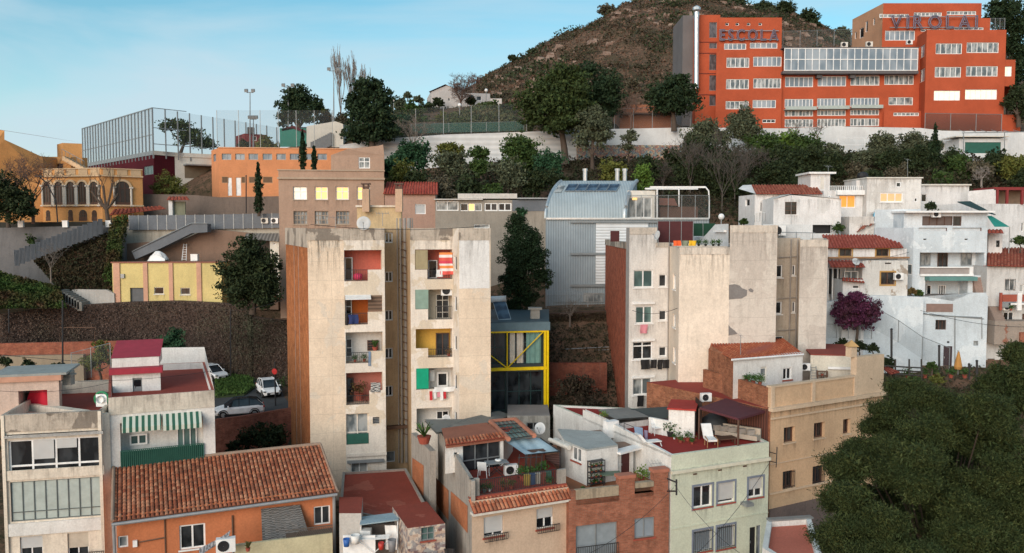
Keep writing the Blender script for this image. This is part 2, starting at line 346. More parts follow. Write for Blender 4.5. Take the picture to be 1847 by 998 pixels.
def railing(root,f,x0,y0,x1,y1,mat=None,step=.13,n0=.0,r=.012,name='railing',pxs=True,posts=False,sides=0):
    u0,u1,z0,z1=f.rect(x0,y0,x1,y1) if pxs else (x0,y0,x1,y1); mb=MB()
    f.slab(mb,u0,u1,z1-.04,z1,n0-.02,n0+.02); f.slab(mb,u0,u1,z0,z0+.03,n0-.015,n0+.015)
    k=max(2,int(abs(u1-u0)/step))
    for i in range(k+1):
        u=u0+(u1-u0)*i/k; f.slab(mb,u-r,u+r,z0+.03,z1-.04,n0-r,n0+r)
    return mb.build(name,mat or IRON,root)
def slabpart(root,f,x0,y0,x1,y1,n0,n1,mat,name,pxs=True,label=None):
    u0,u1,z0,z1=f.rect(x0,y0,x1,y1) if pxs else (x0,y0,x1,y1); mb=MB(); f.slab(mb,u0,u1,z0,z1,n0,n1); o=mb.build(name,mat,root)
    if label:o['label']=label
    return o
def dripmat():
    if 'drip' in MATS: return MATS['drip']
    m,nt,b=newmat('drip'); uv=N(nt,'ShaderNodeUVMap').outputs[0]; g=N(nt,'ShaderNodeTexCoord').outputs['Generated']; sx=N(nt,'ShaderNodeSeparateXYZ'); nt.links.new(g,sx.inputs[0])
    a=ramp(nt,nz(nt,1,uv,4,.75,(4.2,.3,1)),.47,.72); z=ramp(nt,sx.outputs['Z'],.05,1.0,(0,0,0),(.42,.42,.42)); mm=N(nt,'ShaderNodeMath',operation='MULTIPLY'); nt.links.new(a,mm.inputs[0]); nt.links.new(z,mm.inputs[1])
    nt.links.new(mm.outputs[0],b.inputs['Alpha']); b.inputs['Base Color'].default_value=(.085,.07,.055,1); b.inputs['Roughness'].default_value=1; b.inputs['Specular IOR Level'].default_value=0; return m
def drip(root,f,u0,u1,zt,h,n=.006):
    q=MB(); q.face([f.pt(u0,zt-h,n),f.pt(u1,zt-h,n),f.pt(u1,zt,n),f.pt(u0,zt,n)]); q.build('water_stain',dripmat(),root)
# barrel tile roof: every cover tile is its own small shell
def tiles(mb,e0,e1,r1,r0,per=.24,course=.42,seg=4,h=.07,under=True,m=0,mu=1,rnd=random.Random(3)):
    e0,e1,r0,r1=map(Vector,(e0,e1,r0,r1)); nu=max(2,round((e1-e0).length/per)); nv=max(2,round(((r0-e0).length+(r1-e1).length)/2/course))
    nrm=(e1-e0).cross(r0-e0).normalized()
    if nrm.z<0: nrm=-nrm
    def B(a,b): return e0*(1-a)*(1-b)+e1*a*(1-b)+r1*a*b+r0*(1-a)*b
    if under: mb.face([B(0,0)-nrm*.02,B(1,0)-nrm*.02,B(1,1)-nrm*.02,B(0,1)-nrm*.02],mu)
    for i in range(nu):
        for j in range(nv):
            base=len(mb.v); jt=rnd.uniform(-.12,.12)*(3 if rnd.random()<.04 else 1)
            for e,(b,lift,wd) in enumerate((((j-.08)/nv,.028,.44),((j+1.0)/nv,.0,.36))):
                b=max(0,b+jt*.05)
                for k in range(seg+1):
                    an=math.pi*k/seg; uu=(i+.5-wd*math.cos(an)+jt*.12)/nu
                    p=B(uu,b)+nrm*(h*math.sin(an)+lift); mb.v.append(tuple(p))
            for k in range(seg): mb.f.append((base+k,base+k+1,base+seg+1+k+1,base+seg+1+k)); mb.m.append(m)
            mb.f.append(tuple(base+k for k in range(seg+1))); mb.m.append(mu)
# ---------------- foliage ----------------
def leaf_mesh(name,C,S,mats,parent=None,loc=(0,0,0),aspect=.55,mi=None,bias=None,tri=False):
    n=len(C); a=RNG.normal(size=(n,3)); 
    if bias is not None: a=a+bias
    a/=np.linalg.norm(a,axis=1)[:,None]+1e-9
    b=RNG.normal(size=(n,3)); b-=a*(a*b).sum(1)[:,None]; b/=np.linalg.norm(b,axis=1)[:,None]+1e-9
    a=a*S[:,None]*.5; b=b*S[:,None]*.5*aspect
    org=np.array(parent['org'] if parent is not None else loc)
    if tri: V=np.stack([C-a-b,C-a+b,C+a],1); k=3
    else: V=np.stack([C-a,C-b,C+a,C+b],1); k=4
    V=(V-org).reshape(-1,3).astype(np.float32)
    me=bpy.data.meshes.new(name); me.vertices.add(len(V)); me.vertices.foreach_set('co',V.ravel()); me.loops.add(n*k); me.loops.foreach_set('vertex_index',np.arange(n*k,dtype=np.int32))
    me.polygons.add(n); me.polygons.foreach_set('loop_start',np.arange(0,n*k,k,dtype=np.int32))
    if mi is not None: me.polygons.foreach_set('material_index',mi.astype(np.int32))
    me.update(calc_edges=True)
    for m_ in (mats if isinstance(mats,(list,tuple)) else [mats]): me.materials.append(m_)
    o=bpy.data.objects.new(name,me); COL.objects.link(o); o['org']=tuple(org)
    if parent is not None: o.parent=parent
    else: o.location=loc
    return o
def lobe_points(lobes,dens,size,clump=.24,rough=.35,flatten=1.0):
    P=[];S=[]
    for (c,r) in lobes:
        r=np.array(r,dtype=float); c=np.array(c,dtype=float); rm=(r[0]*r[1]*r[2])**(1/3)
        nc=max(12,int(34*min(3,max(.5,rm/1.5)))); d=RNG.normal(size=(nc,3)); d/=np.linalg.norm(d,axis=1)[:,None]
        cc=c+d*r*RNG.uniform(.45,1.0+rough*.4,size=(nc,1)); per=max(10,int(dens*2.6*4*math.pi*rm*rm/nc*(.35/size)**1.2))
        cr_=clump*1.25*r*RNG.uniform(.6,1.3,size=(nc,1)); cr_[:,2]*=flatten
        g=RNG.normal(size=(nc,per,3)); g/=np.linalg.norm(g,axis=2)[:,:,None]; g*=RNG.uniform(.25,1.0,size=(nc,per,1))**.6*1.25
        pts=cc[:,None,:]+g*cr_[:,None,:]; P.append(pts.reshape(-1,3)); S.append(size*RNG.uniform(.6,1.35,size=nc*per))
        ni=max(6,int(per*nc*.18)); q=RNG.normal(size=(ni,3)); q/=np.linalg.norm(q,axis=1)[:,None]; P.append(c+q*r*RNG.uniform(0,.62,size=(ni,1))); S.append(size*2.0*RNG.uniform(.7,1.3,size=ni))
    return np.concatenate(P),np.concatenate(S)
BARK=flat('bark',(.075,.055,.042),.9); BARKL=flat('bark_pale',(.16,.135,.115),.9)
def branches(mb,p,d,L,r,depth,spread=.6,n=3,rnd=random,up=.15,kink=.15,ratio=.72,rmin=.008):
    p=Vector(p); d=Vector(d).normalized(); pts=[p]; rs=[r]; q=p
    for k in range(3):
        d=(d+Vector((rnd.uniform(-kink,kink),rnd.uniform(-kink,kink),rnd.uniform(-kink,kink)+up*.3))).normalized(); q=q+d*L/3; pts.append(q); rs.append(max(rmin,r*(1-.22*(k+1))))
    mb.tube(pts,rs,4 if r<.05 else 6,0,False)
    if depth>0:
        for k in range(n):
            a=pts[rnd.choice([1,2,3,3])] if k else pts[3]
            v=Vector((rnd.gauss(0,1),rnd.gauss(0,1),rnd.gauss(0,.7)+up)).normalized()
            branches(mb,a,(d*(1-spread)+v*spread),L*ratio*rnd.uniform(.75,1.15),max(rmin,r*.55),depth-1,spread,n,rnd,up,kink,ratio,rmin)
def lp(px,py,r,Y,ry=None,dy=0,depth=None):       # lobe given in picture size at a real distance
    c=G(px,py,Y+dy); k=m_px(Y); ry=r if ry is None else ry
    return (tuple(c),(r*k,(depth or r)*k,ry*k))
def tree(name,label,Y,lobes,base,mat,dens=9,size=.3,trunk=.18,group='trees on the hillside',clump=.24,limbs=5,bark=None,flatten=.8,cat='tree',aspect=.55):
    b=G(*base,Y); L=[lp(*l[:3],Y,*(l[3:])) for l in lobes]
    t=thing(name,label,cat,b,group)
    mb=MB(); cs=[Vector(l[0]) for l in L]; top=sum(cs,Vector())/len(cs)
    mid=b.lerp(top,.45)+Vector((random.uniform(-.2,.2),random.uniform(-.2,.2),0))
    mb.tube([b-Vector((0,0,.4)),b.lerp(mid,.5)+Vector((.05,0,0)),mid],[trunk*1.3,trunk,trunk*.8],8)
    for i,c in enumerate(sorted(cs,key=lambda c:-c.z)[:max(limbs,len(cs)//2)]):
        mb.tube([mid,mid.lerp(c,.5)+Vector((0,0,-.15)),c],[trunk*.6,trunk*.35,trunk*.12],6)
    mb.build('trunk',bark or BARK,t,True)
    P_,S_=lobe_points(L,dens,size,clump,flatten=flatten); leaf_mesh('crown',P_,S_,mat,t,aspect=aspect)
    return t
# ================= ground =================
COLS=[-1500,-600,0,250,500,700,870,1000,1250,1400,1530,1700,1847,2500,3600]
TZ=[ # (Y, heights at the columns)
 (8,  [6]*15),(50,[8]*15),(60,[9,9,9,9,9,9,9,10,10,10,10,10.5,11,11,11]),(68,[9]*5+[10,12.5,13,13,13,14,15,15.5,15,15]),(72.9,[9,9,9,9,9,11,13,14,14.5,14.5,15,15.6,16,16,16]),
 (73.4,[13,13,13,12.9,12.9,13,13.5,14.5,15,15.5,16,16.3,16.5,16.5,16.5]),(84,[13,13,13,13,13,15,19.5,21.5,21.5,22,22,22,22,22,22]),
 (87.9,[13,13,13,13,13,16,21,21.6,22,22.6,22.8,22.8,22.8,22.8,22.8]),(97,[13.2,13.2,13.2,13.0,13.0,18,26,31,31.3,31,31,31,31,31,31]),(99,[17,19,21,21,18,23,29,31.5,32,32.2,32.5,32.5,32.5,32,32]),
 (107,[24,24.5,25,25,25,30,33,34.5,35,35.3,35.6,35.4,35,35,35]),(111,[30,30,30.4,30.4,30.3,32,35,36,36.6,37,37.2,37,36.6,36,36]),
 (123.2,[30,30,30.6,30.6,32,38.3,39.8,40,40.2,40.6,40.8,40.2,40,40,40]),(123.9,[31,31,31,31,41.5,43,43.2,43.6,44.4,44.6,44.8,44.4,44.2,44,44]),
 (131,[30,30,33,36,42,46,46.3,46.5,45.4,45.2,45.2,45,45,44,44]),(150,[29,29,33,38,43,50.2,51.2,53,49,47,46,46,47,45,45]),
 (170,[26,26,30,36,43,53,56.5,60,62,58,54,51,52,50,48]),(205,[20,20,24,32,42,52,66,74,80,78,71,66,62,58,55]),(235,[16,16,20,28,38,49,69,82,93,88,80,78,70,62,58]),
 (265,[14,14,16,24,34,46,68,83,103.0,98,90,84,74,62,55]),(330,[10,10,12,16,25,36,55,70,88,84,76,74,66,55,45]),(600,[0]*15),(1500,[-10]*15),(5000,[-20]*15)]
_i=9
for _k,(y_,v_) in enumerate(TZ):
    v_=list(v_); v_.insert(8,{205:80,235:91,265:98.5,330:88}.get(y_,v_[7]*.52+v_[8]*.48)); TZ[_k]=(y_,v_)
COLS.insert(8,1120)
def hn(x,Y,px):
    if Y<=118: return .25*noise.noise((x*.3,Y*.3,1)) if Y>100 else 0
    k=min(1,(Y-118)/40); n=1.6*noise.noise((x*.06,Y*.06,1))+.9*noise.noise((x*.2,Y*.2,5))
    return (k*n*(.3 if px<920 else 1))
def tz(px,Y):
    for i in range(len(TZ)-1):
        if Y<=TZ[i+1][0]: break
    y0,a=TZ[i]; y1,b=TZ[i+1]; f=min(1,max(0,(Y-y0)/(y1-y0)))
    za=np.interp(px,COLS,a); zb=np.interp(px,COLS,b); return za+(zb-za)*f
def ground_at(x,y): return float(tz(CX+F*x/max(y,1),y))
def terr():
    Ys=[]
    for i in range(len(TZ)-1):
        a,b=TZ[i][0],TZ[i+1][0]; n=max(1,int((b-a)/(1.6 if b<=340 and a>=60 else 12)+.5)) if b<=600 else 4
        Ys+=[a+(b-a)*k/n for k in range(n)]
    Ys.append(5000); PX=list(np.arange(-1500,3601,14)); mb=MB(); nx=len(PX)
    for Y in Ys:
        for px in PX:
            x=(px-CX)*Y/F; z=tz(px,Y)
            z+=hn(x,Y,px)+(.3*noise.noise((x*.7,Y*.7,9)) if Y>150 and px>900 else 0)
            mb.v.append((x,Y,z))
    for j in range(len(Ys)-1):
        for i in range(nx-1):
            a=j*nx+i; mb.f.append((a,a+1,a+nx+1,a+nx)); mb.m.append(0)
    m,nt_,b=newmat('hillside_soil'); gm=N(nt_,'ShaderNodeTexCoord').outputs['Object']
    c=mixc(nt_,ramp(nt_,nz(nt_,.045,gm,6,.65),.42,.6),(.13,.085,.06),(.07,.058,.036))
    c=mixc(nt_,ramp(nt_,nz(nt_,.35,gm,6,.7),.48,.62),c,(.19,.115,.08))
    c=mixc(nt_,ramp(nt_,nz(nt_,1.6,gm,5,.75),.5,.62),c,(.03,.034,.018))
    c=mixc(nt_,ramp(nt_,nz(nt_,.9,gm,6,.8,dist=.5),.63,.7),c,(.22,.16,.125))
    nt_.links.new(c,b.inputs['Base Color']); b.inputs['Roughness'].default_value=1; b.inputs['Specular IOR Level'].default_value=.1
    bump(nt_,b,nz(nt_,1.2,gm,8,.75),.9,.35)
    struct(mb.build('terrain',m,None,True,(0,0,0)))
terr()
ASPH=plaster('asphalt',(.075,.078,.082),.3,0,(.03,.03,.03)); CONC=plaster('concrete',(.30,.29,.265),.6,.7,(.06,.055,.05)); DARKCONC=plaster('dark_concrete',(.15,.15,.155),.5,.5,(.04,.04,.04))
# road with the parked cars: a sheet just above the soil, with a kerb
def polyg(pts,z=13.06):
    out=[]
    for px,py in pts: r=ray(px,py); q=(z-CZ)/r.z; out.append((r.x*q,r.y*q))
    return out
rp=polyg([(350,757),(388,756),(430,751),(525,735),(560,731),(560,672),(500,672),(440,664),(330,655),(300,700)])
mb=MB(); mb.face([(x,y,13.06) for x,y in rp]); struct(mb.build('road',ASPH,None,False,(0,0,0)))
kp=[Vector((*p,13.06)) for p in polyg([(388,668),(430,672),(455,684),(458,700),(440,712),(388,716)],z=13.2)]
mb=MB(); n=len(kp)
mb.prism([(p.x,p.y) for p in kp],12.6,13.2); struct(mb.build('kerbed_verge',flat('grass_soil',(.035,.055,.02),1),None,False,(0,0,0)))
def scatter_poly(poly,n,z,h):
    xs=np.array([p[0] for p in poly]); ys=np.array([p[1] for p in poly]); out=[]
    while len(out)<n:
        x=RNG.uniform(xs.min(),xs.max()); y=RNG.uniform(ys.min(),ys.max()); c=False; j=len(poly)-1
        for i in range(len(poly)):
            if (ys[i]>y)!=(ys[j]>y) and x<(xs[j]-xs[i])*(y-ys[i])/(ys[j]-ys[i])+xs[i]: c=not c
            j=i
        if c: out.append((x,y,z+RNG.uniform(0,h)))
    return np.array(out)
GRASSM=leafmat('grass',(.03,.07,.015),(.07,.12,.03))
c=scatter_poly([(p.x,p.y) for p in kp],5000,13.2,.3); struct(leaf_mesh('grass',c,RNG.uniform(.12,.3,len(c)),GRASSM,None,tuple(c[0]),tri=True),'stuff','low green ground cover on the verge by the parked white cars','grass')
# ================= school =================
SRED=plaster('school_red',(.42,.090,.042),.22,.16,(.16,.03,.02)); SBEI=plaster('school_beige',(.46,.26,.16),.3,.2); SGREY=plaster('school_grey',(.15,.145,.15),.3,.4)
ROOFG=plaster('flat_roof_grey',(.24,.22,.21),.5,0); ROOFR=plaster('flat_roof_red',(.30,.060,.045),.5,0,(.10,.05,.045))
root=thing('school','large red school building of stepped blocks with ribbon windows on the hill','building',G(1500,235,130))
GF=plaster('white_frame_shade',(.62,.60,.57),.2,0)
LINE=flat('slab_line',(.11,.02,.015),.8)
def WR(f,x0,y0,x1,y1,n=5,gl=None,**k): return window(root,f,*R4(x0,y0,x1,y1),n=n,gl=gl or GS,fw=.10,depth=.18,**k)
wl=MB()
# stair tower and grey slab
s=Shell(root,rectpts((1255,100,131),(1298,100,131),9),44,G(1276,27,131).z)
for a,b in ((115,195),(222,250),(280,362),(388,468),(492,545)): window(root,s.f[0],*R4(227,a,266,b),n=1,gl=glass('glass_block',(.05,.045,.05),(.11,.10,.11),3,.3),fc=GREY,depth=.2,fw=.06,name='glass_block_strip')
for yy in (218,275,380,489):
    q=MB(); u0,u1,z0,z1=s.f[0].rect(*R4(160,yy-2,268,yy+2)); s.f[0].slab(q,u0,u1,z0,z1,0,.05); q.build('slab_edge',LINE,root)
s.make(wl,0,parapet=.4,rm=1)
s=Shell(root,rectpts((1231,100,133),(1254,100,133),8),46,G(1240,28,133).z); s.make(wl,3,rm=3)
# left block: upper set back, lower in front
s=Shell(root,[XY(1296.5,60,130.5),XY(1410,60,130.5),XY(1410,60,139),XY(1303,60,139)],44,G(1350,32,130.5).z)
for x in (309,362,420,480): window(root,s.f[0],*R4(x,118,x+19,132),n=1,fw=.08,gl=GL,depth=.25,name='vent_window')
WR(s.f[0],303,224,417,256); WR(s.f[0],436,220,578,250)
s.make(wl,0,parapet=.5)
s=Shell(root,[XY(1291,170,129.3),XY(1410,170,129.3),XY(1410,170,131),XY(1291,170,131)],44,G(1350,92,129.3).z)
for (x0,y0,x1,y1,n,g) in ((315,297,433,349,5,GC),(453,292,599,343,6,GS),(313,408,431,460,5,GC),(453,404,597,455,7,GC),(311,521,430,563,5,GC),(450,515,570,557,5,GS),(500,615,568,633,3,GL)): WR(s.f[0],x0,y0,x1,y1,n,g)
s.make(wl,0,parapet=.2)
# middle wing
s=Shell(root,[XY(1410,150,129.8),XY(1668,150,129.8),XY(1668,150,140),XY(1410,150,140)],44,G(1530,86,129.8).z)
f=s.f[0]
for i,(x0,x1) in enumerate(((617,762),(785,932),(954,1104),(1128,1280))): WR(f,x0,396-i*3,x1,449-i*4,6,(GS,GS,GC,GC)[i])
for i,(x0,x1) in enumerate(((615,762),(782,930),(952,1102))):
    WR(f,x0,510-i*3,x1,556-i*3,8,GS); WR(f,x0,568-i*2,x1,600-i*3,8,GC); WR(f,x0,614-i*2,x1,656-i*3,8,GC)
    q=MB(); u0,u1,z0,z1=f.rect(*R4(x0-6,553-i*4,x1+6,570-i*4)); f.slab(q,u0,u1,z0,z0+.12,0,1.0); f.slab(q,u0,u1,z0+.12,z1,.9,1.0); q.build('sunshade',flat('awning_pale',(.36,.42,.40),.6),root)
WR(f,1150,501,1276,542,3,GC)
s.make(wl,0,parapet=.45)
# glazed gallery
gf=f.off(1.2); gal=MB(); u0,u1,z0,z1=gf.rect(*R4(610,250,1298,366)); 
q=MB(); f.slab(q,u0-.2,u1+.1,z0-.45,z0-.05,0,1.5); f.slab(q,u0-.2,u1+.1,z1,z1+.15,0,1.45)
for xx in (785,955): a=f.uz(*R4(xx,380))[0]; f.slab(q,a-.4,a+.4,z0-1.0,z0-.45,0,.9)
q.build('gallery_slab',flat('gallery_slab',(.10,.095,.10),.7),root)
w_=window(root,gf,u0,u1,z0,z1,n=19,rows=2,gl=GS,fw=.11,pxs=False,proud=.16,name='glazed_gallery')
# small annex
s=Shell(root,[XY(1594,215,128.6),XY(1661,215,128.6),XY(1661,215,131),XY(1594,215,131)],44,G(1620,200,128.6).z)
WR(s.f[0],1175,580,1307,598,6,GC); s.make(wl,0,parapet=.1)
# right block
s=Shell(root,[XY(1652,150,131.5),XY(1669,150,127),XY(1812,150,127),XY(1812,150,139),XY(1660,150,141)],44,G(1740,54,127).z)
f=s.f[1]
for (x0,y0,x1,y1,n,g) in ((1393,224,1529,279,5,GC),(1552,219,1718,273,6,GC),(1388,345,1524,399,5,GC),(1549,341,1713,394,6,GC),(1383,467,1519,518,5,GLITW),(1544,461,1709,513,6,GLITW)): WR(f,x0,y0,x1,y1,n,g)
for a,b in ((240,300),(360,425)): window(root,s.f[0],*R4(1300,a,1335,b),n=2,gl=GS,fw=.09,depth=.15)
s.make(wl,0,parapet=.5)
s=Shell(root,[XY(1812,130,127.4),XY(1831,130,127.4),XY(1831,130,137),XY(1812,130,137)],G(1820,156,127.4).z,G(1820,108,127.4).z)
WR(s.f[0],1740,342,1785,394,2,GLITW); s.make(wl,0,parapet=.2); wl.face([(p.x,p.y,s.z0) for p in s.p],0)
# upper rear blocks
s=Shell(root,[XY(1586,60,137),XY(1769,60,137),XY(1785,60,150),XY(1570,60,150)],46,G(1690,5,137).z)
s=Shell(root,[XY(1537,60,147),XY(1592,60,136.5),XY(1769,60,136.5),XY(1769,60,150)],46,G(1690,6,136.5).z)
for (x0,x1,y0,y1) in ((1105,1255,72,92),(1280,1425,64,84),(1450,1602,57,78)): WR(s.f[1],x0,y0,x1,y1,7,GC)
for (x0,y0,x1,y1) in ((1070,95,1080,130),(1030,110,1043,165),(1000,145,1022,195),(975,165,985,200)): window(root,s.f[0],*R4(x0,y0,x1,y1),n=1,gl=GL,fw=.08)
s.make(wl,0,{0:2},parapet=.4)
s=Shell(root,[XY(1591,70,134),XY(1785,70,134),XY(1785,70,138),XY(1591,70,138)],46,G(1690,33,134).z)
WR(s.f[0],1132,158,1286,209,6,GS); WR(s.f[0],1315,150,1465,164,6,GC); WR(s.f[0],1488,141,1640,155,6,GC)
s.make(wl,0,parapet=.4)
s=Shell(root,[XY(1806,215,127.2),XY(1841,215,127.2),XY(1841,215,133),XY(1806,215,133)],44,G(1820,207,127.2).z); s.make(wl,0,parapet=.2)
wl.build('wall',[SRED,ROOFG,SBEI,SGREY],root)
def letters(text,fac,x0,y0,x1,y1,name,label):
    cu=bpy.data.curves.new(name,'FONT'); cu.body=text; cu.align_x='LEFT'; cu.size=1; cu.space_character=1.12
    u0,u1,z0,z1=fac.rect(x0,y0,x1,y1)
    t=thing(name,label,'sign',fac.pt((u0+u1)/2,z0,.3))
    # one mesh per letter
    widths=[]; items=[]
    for ch in text:
        c2=bpy.data.curves.new('letter','FONT'); c2.body=ch; c2.size=1; c2.fill_mode='NONE'; c2.bevel_depth=.035; c2.bevel_resolution=0; c2.resolution_u=4
        o=bpy.data.objects.new('letter',c2); COL.objects.link(o); dg=bpy.context.evaluated_depsgraph_get(); me=bpy.data.meshes.new_from_object(o.evaluated_get(dg)); bpy.data.objects.remove(o)
        xs=np.array([v.co.x for v in me.vertices]); ys=np.array([v.co.y for v in me.vertices]); items.append((me,xs.min(),xs.max(),ys.min(),ys.max()))
    tot=sum(i[2]-i[1] for i in items); H=max(i[4] for i in items); gap=(u1-u0)*.045; k=(u1-u0-gap*(len(items)-1))/tot; kz=(z1-z0)/H; u=u0
    for me,xa,xb,ya,yb in items:
        for v in me.vertices:
            v.co=fac.pt(u+(v.co.x-xa)*k,z0+v.co.y*kz,.25+v.co.z*k)-Vector(t['org'])
        me.materials.clear(); me.materials.append(flat('sign_metal',(.15,.145,.20),.5)); o=bpy.data.objects.new('letter',me); COL.objects.link(o); o.parent=t; u+=(xb-xa)*k+gap
    for a in (z0+.1,z1-.3): mb=MB(); fac.slab(mb,u0,u1,a,a+.1,.02,.22); mb.build('rail',GREY,t)
letters('ESCOLA',Fac(XY(1298,60,130.3),XY(1410,60,130.3)),*R4(277,152,582,210),'school_sign','outlined metal letters reading ESCOLA on the left block of the red school')
letters('VIROLAI',Fac(XY(1591,40,133.6),XY(1785,40,133.6)),*R4(1155,80,1606,148),'school_sign','outlined metal letters reading VIROLAI on the top right block of the red school')
mb=MB(); mb.tube([G(1256,160,129.8),G(1256.5,22,129.8)],.38,10); mb.lathe(G(1256.5,22,129.8),[(.38,0),(.6,.3),(.6,.7),(.1,1.0)],10); solo(mb,'chimney_flue','tall shiny steel flue pipe rising against the red stair tower','flue',STEEL,G(1256,160,129.8))
# ---------------- air conditioners ----------------
def ac_unit(c,rz,w,label,group='air conditioner units',h=None):
    h=h or w*.75; d=w*.4; t=thing('air_conditioner',label,'air conditioner',c,group); c=Vector(c)
    fx=Vector((math.cos(rz),math.sin(rz),0)); n=Vector((fx.y,-fx.x,0)); z=Vector((0,0,1))
    mb=MB(); mb.obox(c-fx*w/2,fx*w,-n*d,z*h); mb.build('casing',OFFW if random.random()<.5 else WHITE,t)
    q=MB(); cc=c-fx*w*.12+z*h*.5+n*.012; q.lathe(cc,[(h*.40,0),(h*.40,.02),(h*.33,.02),(0.01,.004)],18,ax=n); q.build('fan_grille',BLACK,t)
    q=MB()
    for s_ in (-.35,.35): q.obox(c+fx*w*s_-z*.06-fx*.03,fx*.06,-n*d,z*.055)
    q.build('foot',GREY,t)
    return t
ac_unit(G(1523.5,85,130.5),0,1.0,'air conditioner on the school roof edge, leftmost of three above the glazed gallery'); ac_unit(G(1568.5,84,130.5),0,1.0,'air conditioner on the school roof edge, middle of three above the glazed gallery'); ac_unit(G(1641,80,130.5),0,.9,'air conditioner on the school roof edge, rightmost of three, by the right block')
# ================= long white retaining wall =================
PAINTW=plaster('white_wall',(.60,.62,.63),.35,.3,(.22,.21,.2))
def ribbon_wall(name,label,cat,tops,Y,z0,mat,th=.5,kind=None,ys=None):
    mb=MB(); ps=[G(px,py,(ys[i] if ys else Y)) for i,(px,py) in enumerate(tops)]
    for a,b in zip(ps,ps[1:]):
        for (dy0,dy1) in ((0,th),):
            mb.face([(a.x,a.y,z0),(b.x,b.y,z0),b,a]); mb.face([a,b,(b.x,b.y+th,b.z),(a.x,a.y+th,a.z)]); mb.face([(b.x,b.y+th,z0),(a.x,a.y+th,z0),(a.x,a.y+th,a.z),(b.x,b.y+th,b.z)])
    for a in (ps[0],ps[-1]): mb.face([(a.x,a.y,z0),(a.x,a.y+th,z0),(a.x,a.y+th,a.z),a])
    c=ps[len(ps)//2]; o=mb.build(name,mat,None,False,(c.x,c.y,z0)); tag(o,label,cat); return o
WB=ribbed('white_blocks',(.58,.60,.61),.75,True,.9,0,.16)
ribbon_wall('retaining_wall','long white block retaining wall under the green netted fence, left half','wall',[(612,262),(690,251),(800,243),(950,238),(1045,234)],122.4,36,WB)
ribbon_wall('retaining_wall','plain white retaining wall below the red school, right half with step down','wall',[(1045,234),(1245,230),(1420,232),(1500,228),(1660,231),(1700,236),(1847,238),(2300,240)],123,36,PAINTW)
m,nt_,b=newmat('mural'); uv=N(nt_,'ShaderNodeUVMap').outputs[0]
def mural():
    v=N(nt_,'ShaderNodeTexVoronoi'); v.inputs['Scale'].default_value=.8; mpn=N(nt_,'ShaderNodeMapping'); mpn.inputs['Scale'].default_value=(.7,1.1,1); nt_.links.new(uv,mpn.inputs[0]); nt_.links.new(mpn.outputs[0],v.inputs['Vector'])
    hsn=N(nt_,'ShaderNodeHueSaturation'); c=mixc(nt_,ramp(nt_,nz(nt_,1.1,uv,3,.6,dist=1.5),.4,.6),(.30,.12,.08),(.10,.20,.24)); c=mixc(nt_,ramp(nt_,nz(nt_,2.3,uv,3,.6,dist=2),.5,.6),c,(.42,.34,.22)); c=mixc(nt_,ramp(nt_,nz(nt_,3.1,uv,2,.6,dist=2),.58,.62),c,(.06,.07,.10)); nt_.links.new(c,b.inputs['Base Color']); b.inputs['Roughness'].default_value=.9
mural()
mb=MB(); fm=Fac(XY(1040,270,122.3),XY(1290,270,122.3)); u0,u1,z0,z1=fm.rect(1042,262,1290,291); fm.slab(mb,0,fm.L,z0-1,z1,-.3,.02); solo(mb,'mural_wall','low wall covered in faded red and blue graffiti mural beneath the white wall','wall',m,fm.pt(fm.L/2,z0-1))
# netted fence above the wall
def netmat(name,col,alpha):
    m,nt,b=newmat(name); b.inputs['Base Color'].default_value=(*col,1); b.inputs['Roughness'].default_value=.7; b.inputs['Alpha'].default_value=alpha; return m
NETG=netmat('green_net',(.02,.10,.08),.62); NETC=netmat('chain_link',(.12,.13,.13),.16); NETD=netmat('dark_net',(.05,.035,.03),.6)
def netfence(label,pts,Y,zh,net,step_px,postm=None,r=.06,name='netted_fence',net_h=None,cat='fence',group=None,rails=1):
    ps=[G(px,py,Y if not isinstance(Y,(list,tuple)) else Y[i]) for i,(px,py) in enumerate(pts)]
    t=thing(name,label,cat,ps[len(ps)//2],group)
    tot=0
    for a,b_ in zip(ps,ps[1:]):
        L=(b_-a).length; n=max(1,round(L/(step_px)))
        for k in range(n+(b_==ps[-1])):
            p=a.lerp(b_,k/n); q=MB(); q.tube([p,p+Vector((0,0,zh))],r,5); q.build('post',postm or GREY,t)
        q=MB(); h=net_h or zh; q.face([a,b_,b_+Vector((0,0,h)),a+Vector((0,0,h))]); q.build('netting',net,t)
        if rails: q=MB(); q.tube([a+Vector((0,0,zh-.05)),b_+Vector((0,0,zh-.05))],r*.6,4); q.build('top_rail',postm or GREY,t)
    return t
netfence('tall post fence with green netting along the top of the long white wall',[(700,250),(800,242),(950,237)],122.6,4.0,NETC,3.6,r=.05,rails=0)
q=netfence('green windbreak netting strip on low posts above the white wall',[(742,241),(945,236)],123.6,1.4,NETG,5,r=.04)
netfence('tall wire fence on the wall top between the big pine and the school',[(1108,233),(1245,229)],123.4,3.0,NETC,3.0,r=.05)
netfence('thin wire fence before the right block of the red school',[(1668,236),(1806,238)],124.0,2.6,NETD,3.6,r=.05)
netfence('tall thin fence on the flat roof of the middle school wing',[(1412,86),(1535,82)],135,2.6,NETC,2.7,r=.04)
netfence('wire fence on the far right roof terrace of the school',[(1786,52),(1812,52)],129,1.6,NETC,.8,r=.04)
# terracotta ramp between trees
mb=MB(); fm=Fac(XY(1118,200,126.5),XY(1212,200,126.5)); fm.slab(mb,0,fm.L,43,G(1160,189,126.5).z,-8,0)
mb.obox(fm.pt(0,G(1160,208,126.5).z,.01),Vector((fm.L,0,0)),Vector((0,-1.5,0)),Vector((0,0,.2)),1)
solo(mb,'terrace_shelter','low terracotta terrace shelter with dark open front beside the big pine','shelter',[plaster('terracotta_soft',(.36,.15,.085),.3,.2),BROWN],fm.pt(fm.L/2,43))
